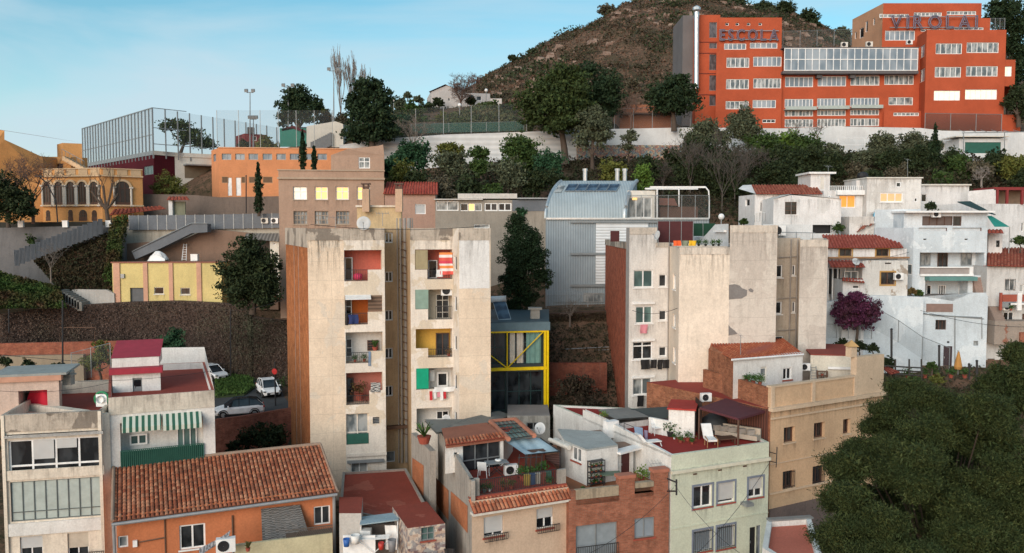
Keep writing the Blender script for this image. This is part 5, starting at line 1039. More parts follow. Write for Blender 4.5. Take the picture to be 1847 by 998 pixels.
wq(fA,230,297,328,385,2,GT); wq(fA,240,478,325,565,2,GT); wq(fA,226,655,325,745,2,GL,split=.75); wq(fA,226,838,322,922,2,GC)
for y0,y1 in ((318,382),(498,550),(680,730),(858,908)): wq(s2.f[0],357,y0,396,y1,1)
wl=MB(); s.make(wl,3,{0:5,4:6},parapet=.5,rm=1,cap=6); sL.make(wl,2,rm=1); q=MB(); fB.slab(q,0,fB.L,sL.z1,sL.z1+.55,-.25,.05); q.build('parapet',PARA,rt); s2.make(wl,3,parapet=.3,rm=1,cap=6)
s3=Shell(rt,[D,E,Fq,XY(1314,600,80),XY(1206,600,80)],9,ZR)
for y0,y1 in ((318,395),(520,585),(685,762)): wq(s3.f[0],427,y0,440,y1,1,GC)
s3.make(wl,0,parapet=.35,rm=1,cap=6)
s4=Shell(rt,[Fq,H1,XY(1399,600,75),XY(1314,600,75)],9,zG); s4.make(wl,4,parapet=0,rm=1)
s5=Shell(rt,[I1,J,XY(1440,600,75),XY(1399,600,75)],9,zK+.1)
for (x0,y0,x1,y1) in ((940,272,975,335),(935,455,972,518),(935,628,980,660)): wq(s5.f[0],x0,y0,x1,y1,1)
for y0,y1 in ((272,325),(455,510)): wq(s5.f[0],1022,y0,1040,y1,1)
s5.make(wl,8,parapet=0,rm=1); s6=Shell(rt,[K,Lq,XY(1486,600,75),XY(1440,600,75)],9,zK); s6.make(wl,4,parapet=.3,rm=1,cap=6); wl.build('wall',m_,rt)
q=MB(); f=s5.f[0]; 
for x in (1012,1045): u,_=f.uz(*Q3(x,300)); q.tube([f.pt(u,zK,.12),f.pt(u,10,.12)],.06,6)
for y in (235,440,600): _,z=f.uz(*Q3(1000,y)); q.tube([f.pt(0.1,z,.12),f.pt(f.L*.9,z+.1,.12)],.04,5)
q.build('drain_pipe',PIPE,rt)
q=MB(); f=s3.f[1]; 
pa=MB(); f4=s4.f[0]
def blob(f,conv,pts,mat,name,n=.012): q=MB(); q.face([f.px(*conv(x,y),n) for x,y in pts]); return q.build(name,mat,rt)
blob(f4,Q3,[(706,372),(735,368),(760,375),(772,388),(798,398),(796,425),(770,440),(735,442),(706,446)],plaster('repair_grey',(.20,.19,.185),.5,.2),'render_patch'); blob(f4,Q3,[(803,395),(815,388),(830,398),(826,410),(810,406)],MATS['repair_grey'],'render_patch'); blob(f4,Q3,[(704,572),(715,585),(735,600),(750,618),(704,625)],MATS['repair_grey'],'render_patch')
q=MB(); u,_=fA.uz(*Q3(405,500)); sA=s2.f[0]; q.tube([sA.pt(sA.L-.1,zA2,.08),sA.pt(sA.L-.1,10,.08)],.05,6); q.build('drain_pipe',PIPE,rt)
for y0,y1 in ((470,486),(655,670),(838,850)): slabpart(rt,fA,*Q3(222,y0-12,332,y0-2),.0,.16,WHITE,'shutter_box')
# rooftop of right tower
slabpart(rt,s2.f[0],*Q3(340,160,408,184),-.3,.05,PARA,'roof_balustrade')
for s_,i_ in ((s3,1),(s4,0),(s6,0),(s,1)): q=MB(); e_=s_.f[i_]; e_.slab(q,0,e_.L,s_.z1-.55,s_.z1+.02,.003,.03); q.build('parapet_band',plaster('band_stained',(.60,.54,.47),.9,1.0,(.05,.045,.04),(.32,.29,.26),.6),rt); drip(rt,e_,0,e_.L,s_.z1-.5,3.2,.035)
t=thing('roof_screen','dark maroon fabric screen on the roof terrace of the right tower','screen',G(1215,440,70)); q=MB(); a=G(1186,438,70); b_=G(1250,438,70); q.obox(a,b_-a,Vector((0,.05,0)),Vector((0,0,1.8))); q.build('fabric',flat('maroon_fabric',(.07,.02,.022),.9),t); q=MB()
for k in range(4): p=a.lerp(b_,k/3); q.tube([p-Vector((0,0,.2)),p+Vector((0,0,1.9))],.03,5)
q.build('post',GREY,t)
t=thing('roof_screen','dark green fabric screen on the roof terrace beside the white parapet','screen',G(1268,430,72)); q=MB(); a=G(1249,426,72); b_=G(1290,426,72); q.obox(a,b_-a,Vector((0,.05,0)),Vector((0,0,1.1))); q.build('fabric',flat('dkgreen_fabric',(.008,.045,.025),.9),t); q=MB(); q.tube([G(1268,440,72),G(1268,402,72)],.03,5); q.build('post',GREY,t)
t=thing('roof_screen','narrow dark red screen at the left roof corner of the right tower','screen',G(1108,436,70)); q=MB(); q.obox(G(1101,436,70),Vector((.75,0,0)),Vector((0,.05,0)),Vector((0,0,.9))); q.build('fabric',MATS['maroon_fabric'],t)
wh=thing('roof_wall','white terrace wall with long wall light above the right tower roof','wall',G(1300,440,66)); fm=Fac(XY(1250,440,74),XY(1314,440,66)); q=MB(); q.face([fm.px(1250,441),fm.px(1314,445),fm.px(1314,404),fm.px(1291,405),fm.px(1270,428),fm.px(1250,428)]); q.face([p-Vector((0,-.2,0)) for p in (fm.px(1250,441),fm.px(1314,445),fm.px(1314,404),fm.px(1291,405),fm.px(1270,428),fm.px(1250,428))]); q.build('wall',PAINTW,wh); slabpart(wh,fm,*Q3(642,98,695,108),.02,.25,WHITE,'wall_light')
for i,(x,c_,l) in enumerate(((442,flat('orange_cloth',(.75,.12,.03),.8),'bright orange cloth spread on the roof edge of the right tower'),(482,flat('grey_green_cloth',(.2,.23,.17),.9),'grey green cloth on the roof edge between orange and yellow ones'),(518,flat('yellow_cloth',(.70,.42,.02),.8),'bright yellow cloth on the roof edge of the right tower'))): cloth('cloth',l,'cloth',s3.f[1].off(-.5),Q3(x-16,150,x+20,176),c_,.3,5,4,.1,'cloths on the right tower roof edge')
for i,x in enumerate((555,590,628,655)): pot_plant(G(*Q3(x,178),64.3),.7,'dark potted plant on the right tower roof edge, %s from the yellow cloth'%('first','second','third','fourth')[i],PLG,BLACK)
t=thing('roof_wall','tall grey chimney wall on the roof, right of the terracotta parapet line','wall',G(1420,430,72)); 
ac=MB(); fm=Fac(XY(1376,428,69),XY(1462,428,69)); fm.slab(ac,0,fm.L,zK-.2,zK+1.2,-.2,0); ac.build('wall',PAINTW,t); q=MB()
for k in (0,.33,.66,1): u=fm.L*k; q.tube([fm.pt(u,zK-.2,.5),fm.pt(u,zK+.6,.5)],.03,5)
q.tube([fm.pt(-.2,zK+.6,.5),fm.pt(fm.L+.2,zK+.5,.5)],.03,5); q.build('railing',GREY,t)
t['label']='white roof wall behind the thin railing on the right tower'
ac_unit(G(*Q3(920,125),68.5),0,1.1,'left one of two outdoor units on the right tower roof'); ac_unit(G(*Q3(958,125),68.5),0,1.1,'right one of two outdoor units on the right tower roof')
# laundry right tower
cloth('towel','pink towel hanging under the second window of the right tower','towel',fA,Q3(254,568,292,612),PINK,.3,5,5)
for i,(x0,x1) in enumerate(((255,298),(303,333),(337,362),(364,400))): cloth('clothing','dark garment on the right tower washing line, %s from the left'%('first','second','third','fourth')[i],'clothing',fA if x0<340 else s2.f[0],Q3(x0,742,x1,790-(i%2)*6),BLACK,.45,5,5,.05,'dark laundry on the right tower')
cloth('clothing','black trousers hanging below the lowest window of the right tower','clothing',fA,Q3(240,922,272,976),BLACK,.3,4,6); cloth('clothing','small white shirt hanging near the lowest right tower window','clothing',fA,Q3(334,922,362,958),WHITE,.3,4,6)
# ================= village on the right =================
VW=plaster('village_white',(.70,.70,.70),.45,.45,(.25,.23,.21),(.64,.64,.63),.62); VB=plaster('village_blue',(.56,.63,.68),.4,.4,(.28,.3,.32),(.65,.71,.75),.55); VST=plaster('village_stained',(.60,.585,.56),.55,.55,(.16,.15,.14),(.68,.67,.65),.5)
VT=tilemat('village_tile',[(.16,.045,.03),(.27,.085,.05),(.36,.14,.085),(.30,.075,.05)],.35); VT2=tilemat('village_red_tile',[(.24,.045,.035),(.33,.07,.05),(.38,.11,.08)],.2)
def house(label,a,b_,d,z0,ztop,mat,rm=ROOFG,parapet=0,name='house',skew=0,cap=None):
    t=thing(name,label,'house',G(*a)); s=Shell(t,rectpts(a,b_,d,skew),z0,ztop if not isinstance(ztop,tuple) else G(*ztop).z); s.mats=[mat,rm]; s.pp=parapet; return t,s
def fin(t,s,em={}):
    for f_ in s.f[:1]: drip(t,f_,0,f_.L,s.z1-.05,1.3)
    q=MB(); s.make(q,0,em,parapet=s.pp,rm=1); return q.build('wall',s.mats,t)
# back row
t,s=house('white house with long red tile roof beside dark forest trees',(1361,390,88),(1484,390,88),6,26,(1420,351,88),VW)
s.p[3]=Vector(XY(1332,390,93)); s=Shell(t,s.p,26,s.z1); s.mats=[VW,ROOFG]; s.pp=0
window(t,s.f[0],*Q1(240,420,284,480),n=1,gl=GL,sill=WHITE); window(t,s.f[0],*Q1(655,380,672,392),n=1,gl=GL); window(t,s.f[3],*Q1(150,404,176,446),n=1,gl=GL); fin(t,s)
q=MB(); tiles(q,G(*Q1(215,372),87.5),G(*Q1(622,374),87.5),G(*Q1(578,316),93),G(*Q1(188,318),93),.32,.7,3,.1); q.build('roof',[VT,REDT],t); q=MB(); q.face([G(*Q1(108,340),93),G(*Q1(215,372),88),G(*Q1(188,316),93.5),G(*Q1(135,318),95)]); q.build('verge',VW,t)
q=MB(); f=s.f[3]; q.tube([G(*Q1(205,545),87.5),G(*Q1(205,500),87.5)],.03,4); q.build('post',GREY,t)
netfence('white railing on the balcony terrace of the long tiled house',[(1362,400),(1394,400)],86.5,1.0,NETC,.3,WHITE,r=.03)
t,s=house('plain white box house with brown shuttered window and slight gable',(1395,385,84),(1517,385,84),5,27,(1460,359,84),VW); window(t,s.f[0],*Q1(391,420,462,497),n=2,rows=3,gl=GL,fc=BROWN,depth=.1,sill=WHITE,fw=.05); window(t,s.f[0],*Q1(560,560,680,612),n=1,gl=BLACK,fc=BLACK,depth=.6,name='opening_shade_panel'); f=s.f[0]; fin(t,s); q=MB(); pk=G(1427,352,84); q.face([f.pt(0,s.z1),f.pt(f.L,s.z1),pk]); q.face([f.pt(0,s.z1,.15),pk+Vector((0,-.1,.1)),pk+Vector((0,5,.1)),f.pt(0,s.z1)+Vector((0,5,0))],1); q.face([pk+Vector((0,-.1,.1)),f.pt(f.L,s.z1,.15),f.pt(f.L,s.z1)+Vector((0,5,0)),pk+Vector((0,5,.1))],1); q.build('gable',[VW,OFFW],t)  # black pane below the house puts the shade of the open space into colour
t,s=house('narrow white roof stair house with flat overhanging slab',(1462,330,91),(1497,330,91),4,30,(1480,314,91),VW); fin(t,s); q=MB(); f=s.f[0]; f.slab(q,-.3,f.L+.5,s.z1,s.z1+.2,-4,.4); q.build('roof_slab',WHITE,t); slabpart(t,f,*Q1(608,268,628,340),.0,.04,OFFW,'panel')
t,s=house('white house with warm orange lit window between flat roofs',(1485,370,89),(1563,370,89),5,26,(1530,344,89),VW); window(t,s.f[0],*Q1(722,380,822,455),n=2,gl=flat('orange_lit',(.5,.2,.04),.6,emit=(1,.38,.06),es=.45),fc=WHITE,depth=.2); fin(t,s); f=s.f[0]; slabpart(t,f,*Q1(700,350,900,378),.0,.5,WHITE,'canopy')
railing(t,f,*Q1(660,322,885,350),WHITE,step=.2,r=.03)
q=MB(); c=G(1556,336,90.5); q.box(c+Vector((0,0,-.6)),(1.9,1.2,2.4)); solo(q,'chimney','white chimney with dark arched cowl on the village roofs','chimney',VW,c-Vector((0,0,1.8))); q=MB(); q.lathe(G(1556,321,90.5),[(.55,0),(.6,.2),(.5,.5),(.1,.65)],10); solo(q,'chimney_cowl','dark dome cowl on the white village chimney','cowl',BLACK,G(1556,321,90.5))
t,s=house('weathered stained house with wide three pane warm lit window',(1563,360,88),(1661,360,88),6,26,(1610,322,88),VST); window(t,s.f[0],*Q1(970,364,1110,421),n=3,gl=flat('amber_lit',(.4,.25,.12),.6,emit=(1,.60,.30),es=.4),fc=WHITE,depth=.15,fw=.1,sill=WHITE); fin(t,s); q=MB(); s.f[0].slab(q,-.1,s.f[0].L+.1,s.z1,s.z1+.12,-6,.2); q.build('roof_slab',OFFW,t)
t,s=house('plain white house with flat slab behind the small dark shrub',(1660,370,91),(1747,370,91),6,26,(1700,335,91),VW); window(t,s.f[0],*Q1(1222,372,1256,420),n=1,gl=GL); fin(t,s); q=MB(); s.f[0].slab(q,-.1,s.f[0].L+.1,s.z1,s.z1+.15,-6,.3); q.build('roof_slab',OFFW,t)
t,s=house('white house at the right edge with red framed roof pergola',(1746,390,86),(1860,390,88),7,24,(1800,368,87),VW); 
window(t,s.f[0],*Q1(1832,545,1847,600),n=1,gl=GL); fin(t,s); q=MB(); fm=Fac(XY(1746,360,87.5),XY(1796,360,87.5)); q.face([fm.px(1746,345),fm.px(1796,341),fm.px(1796,372),fm.px(1746,372)]); q.build('gable_wall',VW,t)
q=MB(); fm=Fac(XY(1796,350,87.5),XY(1870,350,87.5)); q.obox(fm.px(1793,343),Vector((5,0,0)),Vector((0,4,0)),Vector((0,0,.3)))
for x in (1797,1815,1842): q.obox(fm.px(x,369),Vector((.22,0,0)),Vector((0,.22,0)),Vector((0,0,1.5)))
q.build('roof_pergola',flat('maroon_paint',(.20,.025,.025),.6),t); q=MB(); q.obox(fm.px(1797,369)+Vector((0,2.5,0)),Vector((5,0,0)),Vector((0,.1,0)),Vector((0,0,1.5))); q.build('pergola_back',flat('pergola_tan',(.25,.18,.13),.8),t)
# patchy ruin between
t,s=house('small patchy house with peeling plaster and broken tile heap',(1532,400,84),(1577,400,84),4,24,(1550,391,84),VST); window(t,s.f[0],*Q1(850,555,873,582),n=2,gl=GL); fin(t,s); q=MB(); q.sheet(lambda u,v:G(1548+32*u,422,83.5)+Vector((0,v*2,(.2+1.3*abs(noise.noise((u*3,v*3,1)))*math.sin(math.pi*u)+u*.8))),10,6); q.build('tile_heap',flat('broken_brick',(.22,.075,.05),.9),t)
t=thing('tarpaulin','bright blue sheet hanging on a wall between the village houses','sheet',G(1586,399,84)); q=MB(); fm=Fac(XY(1576,390,84),XY(1597,390,84)); q.face([fm.px(*Q1(932,485)),fm.px(*Q1(1002,485)),fm.px(*Q1(1002,540)),fm.px(*Q1(932,538))]); fm.slab(q,0,fm.L,fm.uz(*Q1(960,537))[1],fm.uz(*Q1(960,487))[1],-.04,-.01); q.build('sheet',flat('bright_blue',(.03,.38,.62),.6),t)
# big stack
t=thing('terraced_house','tall bluish white stacked house with balconies and stepped terraces','house',G(1710,640,77)); zt=lambda y,Y:G(1700,y,Y).z; wl=MB()
sA=Shell(t,[XY(1577,400,84),XY(1630,400,82),XY(1660,400,82),XY(1660,400,90),XY(1577,400,90)],20,zt(378,83)); window(t,sA.f[1],*Q2(610,42,656,82),n=2,gl=GL); sA.make(wl,0,rm=1)
sB=Shell(t,rectpts((1630,400,80.5),(1781,400,80.5),7),20,zt(384,80.5)); f=sB.f[0]
window(t,f,*Q2(697,32,868,84),n=4,gl=flat('curtain_brown',(.12,.09,.08),.8),fc=BROWN,fw=.06); window(t,f,*Q2(870,32,918,86),n=1,gl=GL,fc=BROWN); sB.make(wl,0,rm=1); q=MB(); f.slab(q,-.2,f.L+.2,sB.z1,sB.z1+.18,-7,.9); q.build('roof_slab',WHITE,t)
sC=Shell(t,[XY(1577,450,82),XY(1648,420,77),XY(1781,420,77),XY(1781,420,85),XY(1577,400,88)],18,zt(411,77)); f=sC.f[1]
for x0,x1 in ((676,836),(866,1030)): u0,u1,z0,z1=f.rect(*Q2(x0,94,x1,116)); f.holes.append((u0,u1,z0,z1,.35,3,3))
for x in (712,944): window(t,f,*Q2(x-9,158,x+9,166),n=1,gl=GL,fc=GREY,fw=.02)
# recessed balcony floor
u0,u1,z0,z1=f.rect(*Q2(682,236,1045,455-90)); f.holes.append((u0,u1,z0,z1,1.5,0,0)); g=f.off(-1.5+.02)
for x0,x1,bc in ((682,740,GC),(912,972,GC)): window(t,g,*Q2(x0,238,x1,308),n=2,gl=bc,fc=GREY,proud=.05)
window(t,g,*Q2(780,238,836,352),n=2,gl=GL,fc=BROWN,fw=.05,proud=.05,name='balcony_door')
slabpart(t,f,*Q2(682,316,978,322),-.1,.15,WHITE,'balcony_rail'); slabpart(t,f,*Q2(684,322,962,357),-.06,.0,flat('speckled_panel',(.30,.27,.26),.9),'balcony_panel'); slabpart(t,f,*Q2(682,357,980,368),-1.4,.18,WHITE,'balcony_slab'); slabpart(t,f,*Q2(960,316,980,366),-.1,.12,WHITE,'pillar')
# stair at the right of balcony
q=MB()
for i in range(6): a,b_,c,d=f.rect(*Q2(980,375+i*14,1037,389+i*14)); f.slab(q,a,b_,c-.02,d,-1.2+.12*i,.02+.1*i)
q.build('stair',plaster('stair_tile',(.30,.22,.19),.4,.3),t); slabpart(t,f,*Q2(1037,310,1056,462),.01,.16,REDT,'red_pilaster')
slabpart(t,f,*Q2(710,370,978,392),.0,.9,flat('teal_awning',(.10,.23,.22),.7),'awning')
u0,u1,z0,z1=f.rect(*Q2(712,392,952,505)); f.holes.append((u0,u1,z0,z1,1.6,0,0)); g=f.off(-1.58)
for x0,x1,c_ in ((716,744,GL),(784,824,GL),(898,950,GL)): window(t,g,*Q2(x0,418,x1,500),n=1 if x0!=784 else 3,gl=c_,proud=.05,fc=WHITE)
f0=sC.f[0]; window(t,f0,*Q2(600,300,640,360),n=1,gl=GC,depth=.08)
sC.make(wl,0,parapet=.9,rm=2)
# lower plinth with windows
sD=Shell(t,[XY(1560,560,79),XY(1584,560,76),XY(1663,600,75.5),XY(1780,600,75),XY(1780,560,84),XY(1560,560,84)],14,0); sD.z1=G(1660,535,75.5).z; sD=Shell(t,sD.p,14,sD.z1); f=sD.f[2]; f1=sD.f[1]
window(t,f1,*Q2(508,590,577,640),n=1,gl=flat('dark_blue_blind',(.02,.05,.08),.5),surround=flat('wine_red',(.22,.02,.05),.7),sill=None); window(t,f1,*Q2(616,750,658,782),n=1,gl=GC,fc=GREY)
window(t,f,*Q2(771,615,831,670),n=3,gl=GL,fc=BROWN,fw=.05); window(t,f,*Q2(985,733,1012,760),n=1,gl=GC,fc=GREY); door(t,f,*Q2(815,763,865,888),flat('dark_wine_door',(.035,.012,.018),.5)); window(t,f,*Q2(836,735,850,746),n=1,gl=BLACK,fc=BLACK)
slabpart(t,f,*Q2(719,524,868,570),.0,.05,flat('wood_panel',(.22,.15,.13),.8),'wood_panel')
sD.make(wl,0,rm=1)
wl.face([f.px(*Q2(868,508)),f.px(*Q2(980,462)),f.px(*Q2(1055,462)),f.pt(f.L,sD.z1),f.pt(0,sD.z1)],0)
wl.build('wall',[VB,ROOFG,REDT,flat('terrace_rail_brown',(.16,.07,.06),.8)],t)
q=MB(); 
for pts in ([(410,520),(690,535),(700,575),(760,590),(1030,600),(1030,720)],[(410,528),(560,545),(700,580),(1040,608)]):
    q.tube([(f if x>700 else f1).px(*Q2(x,y),.08) for x,y in pts],.04,5)
q.tube([f.px(*Q2(878,590),.08),f.px(*Q2(878,880),.08)],.05,5); q.build('pipe',GREY,t)
q=MB(); tiles(q,G(*Q1(1625,612),78),G(*Q1(1725,612),78),G(*Q1(1715,590),80),G(*Q1(1625,590),80),.4,.5,3,.08); solo(q,'lean_to_roof','small tiled lean-to roof right of the white stacked house','roof',[VT2,REDT],G(1795,420,79))
t,s=house('small white annex with dark door under the lean-to roof',(1783,440,80),(1808,440,80),4,20,(1795,422,80),VW); door(t,s.f[0],*Q1(1678,655,1700,695),BLACK); fin(t,s)
for r_,n_ in (((1070,300,1100,330),1),((1180,395,1200,420),1)): window(t,s.f[0],*Q1(*r_),n=n_,gl=GL)
# awnings
t=thing('awning','dark green fabric awning sloping down beside the stacked house','awning',G(1790,400,81)); q=MB(); P4=[G(*Q1(1438,418),84),G(*Q1(1520,415),84),G(*Q1(1680,500),81),G(*Q1(1600,480),81)]; q.face(P4); q.face([p+Vector((0,0,-.05)) for p in P4[::-1]]); q.build('fabric',flat('dk_green_shade',(.02,.05,.05),.8),t); q=MB(); P4=[G(*Q1(1620,505),81),G(*Q1(1650,505),81),G(*Q1(1760,572),79),G(*Q1(1668,572),79)]; q.face(P4); q.build('valance',flat('teal_shade',(.02,.22,.18),.8),t)
q=MB(); q.tube([P4[2],P4[2]-Vector((0,0,2.5))],.04,5); q.build('pole',GREY,t)
# tiled roof house left of stack
t,s=house('white house with broad red tile roof and ochre framed windows',(1490,470,77),(1635,470,77.5),6,18,(1560,449,77),VW); f=s.f[0]
for x0,x1 in ((232,299),(438,508)): window(t,f,*Q2(x0,216,x1,256),n=2,gl=GL,fc=BROWN,surround=flat('ochre_frame',(.40,.24,.08),.8),fw=.06)
fin(t,s); q=MB(); tiles(q,G(*Q2(160,212),76.6),G(*Q2(592,210),77),G(*Q2(545,138),82),G(*Q2(132,138),82),.3,.62,3,.1); q.build('roof',[VT2,REDT],t); slabpart(t,f,*Q2(158,260,610,268),.0,.5,flat('ochre_slab',(.30,.17,.09),.8),'ledge')
t,s=house('low annex with peeling plaster and small brown window below the tile roof',(1555,510,75),(1637,510,75),3,17,(1600,470,75),plaster('peeling',(.62,.62,.60),.4,.3,(.2,.18,.16),(.34,.29,.24),.57)); window(t,s.f[0],*Q2(464,347,541,416),n=2,gl=GL,fc=BROWN,surround=flat('ochre_frame',(.4,.24,.08),.8)); window(t,s.f[0],*Q2(487,293,523,301),n=1,gl=BLACK,fc=BROWN,fw=.02); fin(t,s)
q=MB(); tiles(q,G(*Q2(185,320),74),G(*Q2(378,320),74),G(*Q2(355,280),76.5),G(*Q2(160,280),76.5),.3,.5,3,.08); solo(q,'porch_roof','small red tiled porch roof with a white dish above the pergola','roof',[VT2,REDT],G(1525,482,75))
t,s=house('little white kiosk wing with red capped wall beside the bougainvillea',(1520,515,74),(1560,515,74),2.5,17,(1540,505,74),VW); window(t,s.f[0],*Q2(305,420,345,440),n=1,gl=GL); fin(t,s); q=MB(); tiles(q,G(*Q2(245,395),73.5),G(*Q2(375,408),73.5),G(*Q2(365,385),75),G(*Q2(248,378),75),.3,.4,3,.07); q.build('roof',[VT2,REDT],t)
t=thing('pergola','white gallery frame with glazing under the small tiled porch','pergola',G(1525,520,75.5)); f=Fac(XY(1493,500,76),XY(1560,500,76)); window(t,f,*Q2(255,340,370,395),n=3,gl=GC,proud=.05); q=MB()
for x in (165,190,218,260): u,_=f.uz(*Q2(x,500)); q.tube([f.pt(u,16,0),f.pt(u,G(*Q2(x,318),76).z,0)],.07,5)
q.build('post',WHITE,t); slabpart(t,f,*Q2(150,330,240,470),-.4,-.3,BLACK,'opening_shade_panel')  # black slab behind the posts paints the shade of an open bay
ribbon_wall('garden_wall','white garden wall carrying dry plants under the peeling annex','wall',[(1490,545),(1583,533),(1666,536)],74.6,14,VB)
# right-most house
t,s=house('white house with red tile roof and balustraded terrace at the right edge',(1780,500,76),(1900,500,76),6,15,(1820,481,76),plaster('right_house',(.56,.56,.55),.5,.5,(.15,.13,.12),(.36,.31,.28),.6)); f=s.f[0]
window(t,f,*Q2(1162,384,1218,450),n=2,gl=GC,bars=True); window(t,f,*Q2(1243,415,1269,460),n=1,gl=GC); window(t,f,*Q2(1153,570,1212,645),n=2,gl=GL); door(t,f,*Q2(1258,580,1290,660),BROWN); window(t,f,*Q2(1063,832,1105,890),n=1,gl=GC,fc=GREY)
fin(t,s); q=MB(); tiles(q,G(*Q2(1062,312),75.6),G(*Q2(1320,318),75.6),G(*Q2(1320,210),82),G(*Q2(1062,212),82),.3,.62,3,.1); q.build('roof',[VT,REDT],t)
q=MB(); f2=f.off(1.0); u0,u1,z0,z1=f.rect(*Q2(1145,470,1300,515)); f.slab(q,u0,u1,z0-.15,z0,0,1.1); 
q.build('balcony_slab',WHITE,t); slabpart(t,f2,*Q2(1147,472,1300,512),0,.08,plaster('balustrade_red',(.32,.09,.06),.5,.3),'balustrade'); 
for x in (1128,1226,1238): slabpart(t,f2,*Q2(x,462,x+12,560),0,.2,WHITE if x!=1128 else REDT,'pillar')
slabpart(t,f2,*Q2(1140,520,1190,545),.0,.1,GREY,'box'); q=MB()
for i in range(7): a,b_,c,d=f.rect(*Q2(1063,538+i*11,1120,549+i*11)); f.slab(q,a,b_,c-.02,d,0,.4+.14*i)
q.build('stair',plaster('stair_tile2',(.28,.22,.19),.5,.3),t)
slabpart(t,f,*Q2(1050,612,1300,740),.02,1.5,plaster('broken_plinth',(.33,.28,.24),.6,.5,(.1,.08,.07),(.27,.12,.08),.55),'plinth')
slabpart(t,f2,*Q2(1222,680,1300,735),.5,.7,brick('terrace_brick',(.33,.09,.05),(.40,.13,.07),(.3,.2,.15)),'brick_parapet')
for i,(x,y,l) in enumerate(((1190,650,'terracotta pot plant on the ledge of the right edge house, left'),(1215,665,'terracotta pot plant on the ledge of the right edge house, right'),(1152,555,'small plant above the stairs of the right edge house'))): pot_plant(f.px(*Q2(x,y),1.2),.7,l)
netfence('wire fence descending along the white stepped house wall',[(1570,590),(1620,618),(1663,648),(1712,668)],[74,73.2,72.5,72],2.0,NETC,1.8,r=.04)
netfence('dark railing over the terraced garden left of the bougainvillea stair',[(1488,610),(1572,612)],73,1.3,NETC,1.1,r=.04)
panel_mat=flat('dark_rail',(.05,.045,.04),.7)
t=thing('wooden_fence','dark timber ranch fence in the terraced garden below the white wall','fence',G(1600,680,68)); q=MB()
for k in (0,1,2): q.tube([G(1590,660+k*7,68),G(1665,664+k*7,68)],.06,4)
q.build('rail',panel_mat,t)
for x in (1591,1615,1640,1662): q=MB(); q.tube([G(x,690,68),G(x,648,68)],.07,5); q.build('post',panel_mat,t)
for i,(x,y0,y1,l) in enumerate(((1608,665,595,'tall dark post between the garden rails and the white wall'),(1762,690,652,'short black post near the closed yellow parasol'),(1748,685,658,'stubby black post left of the taller black post'),(1694,672,625,'slim grey post left of the dark wine coloured door'))): q=MB(); q.tube([G(x,y0,70),G(x,y1,70)],.09,6); q.lathe(G(x,y1,70),[(.12,0),(.12,.08),(.02,.14)],6); solo(q,'fence_post',l,'post',IRON,G(x,y0,70))
t=thing('closed_parasol','closed yellow orange parasol standing in the garden before the white wall','parasol',G(1728,676,70)); q=MB(); q.tube([G(1728,676,70),G(1728,632,70)],.04,6); q.build('pole',GREY,t); q=MB(); q.lathe(G(1728,666,70),[(.28,0),(.33,.2),(.2,.9),(.06,1.5)],9); q.build('canopy',flat('parasol_yellow',(.45,.22,.06),.8),t)
for i,(x,l) in enumerate(((1637,'dark potted shrub row before the white garden wall, left'),(1668,'dark potted shrub row before the white garden wall, middle'),(1685,'dark potted shrub row before the white garden wall, right'),(1715,'low flowering plant beside the closed parasol'),(1740,'low plant right of the closed parasol'))): pot_plant(G(x,682,69.5),1.2,l)
# ================= foreground =================
FT=tilemat('front_tile',[(.24,.07,.038),(.38,.115,.055),(.48,.16,.08),(.56,.25,.14),(.34,.11,.06)],.45)
EAVE=flat('gutter_grey',(.27,.28,.29),.5,.2)
FW1=plaster('front_cream',(.72,.65,.55),.5,.75,(.17,.14,.11)); FWW=plaster('front_white',(.70,.70,.68),.4,.45,(.17,.15,.13)); FOR=plaster('front_orange',(.52,.185,.085),.35,.25,(.16,.07,.04)); 
# left building
t=thing('glazed_balcony_house','cream house with white glazed gallery and stained parapet at the left edge','house',G(90,998,50)); z0=5
A=XY(-60,850,49.3); B_=XY(6,850,50); C_=XY(186,850,51.3); s=Shell(t,[B_,C_,(C_[0]-2.5,C_[1]+11),(B_[0]-2.5,B_[1]+11)],z0,G(90,745,50.6).z); f=s.f[0]
window(t,f,*Q6(38,478,460,640),n=4,split=.27,gl=GL,fw=.11,depth=.22,fc=WHITE,name='gallery_window')
u0,u1,za,zb=f.rect(*Q6(150,488,243,572)); q=MB(); f.slab(q,u0,u1,za,zb,-.1,-.06); f.slab(q,*f.rect(*Q6(255,482,346,522)),-.1,-.06); q.build('blind',BLIND,t)
window(t,f,*Q6(48,664,460,842),n=8,rows=1,split=.22,gl=flat('pale_shutter',(.36,.42,.40),.6),fc=flat('frame_greenish',(.10,.12,.12),.5),fw=.045,depth=.15,name='gallery_window')
window(t,f,*Q6(92,922,195,1100),n=2,gl=GL,blind=.3,depth=.2); window(t,f,*Q6(307,905,402,1100),n=2,gl=GL,blind=.35,bc=flat('blind_beige',(.45,.40,.33),.7),depth=.2)
wl=MB(); s.make(wl,0,{0:0},parapet=.9,rm=1,cap=2); wl.build('wall',[FW1,TERR,PARA],t)
for y0,y1 in ((452,466),(598,612) if False else (452,466),): slabpart(t,f,*Q6(22,y0,470,y1),0,.22,FWW,'string_course')
q=MB(); f.slab(q,0,f.L,s.z1-1.05,s.z1,.003,.10); q.build('parapet_band',PARA,t); drip(t,f,.2,f.L-.2,s.z1-.02,1.0,.105); slabpart(t,f,*Q6(30,612,472,655),.0,.10,FW1,'spandrel'); drip(t,f,.2,f.L-.2,f.uz(*Q6(200,612))[1],.9,.106); slabpart(t,f,*Q6(30,850,475,905),.0,.12,FWW,'spandrel')
q=MB(); f.slab(q,.0,.18,z0,s.z1,.003,.16); f.slab(q,f.L-.18,f.L,z0,s.z1,.003,.16); q.build('pilaster',FW1,t)
railing(t,f,*Q6(310,985,475,1040),IRON,n0=.3)
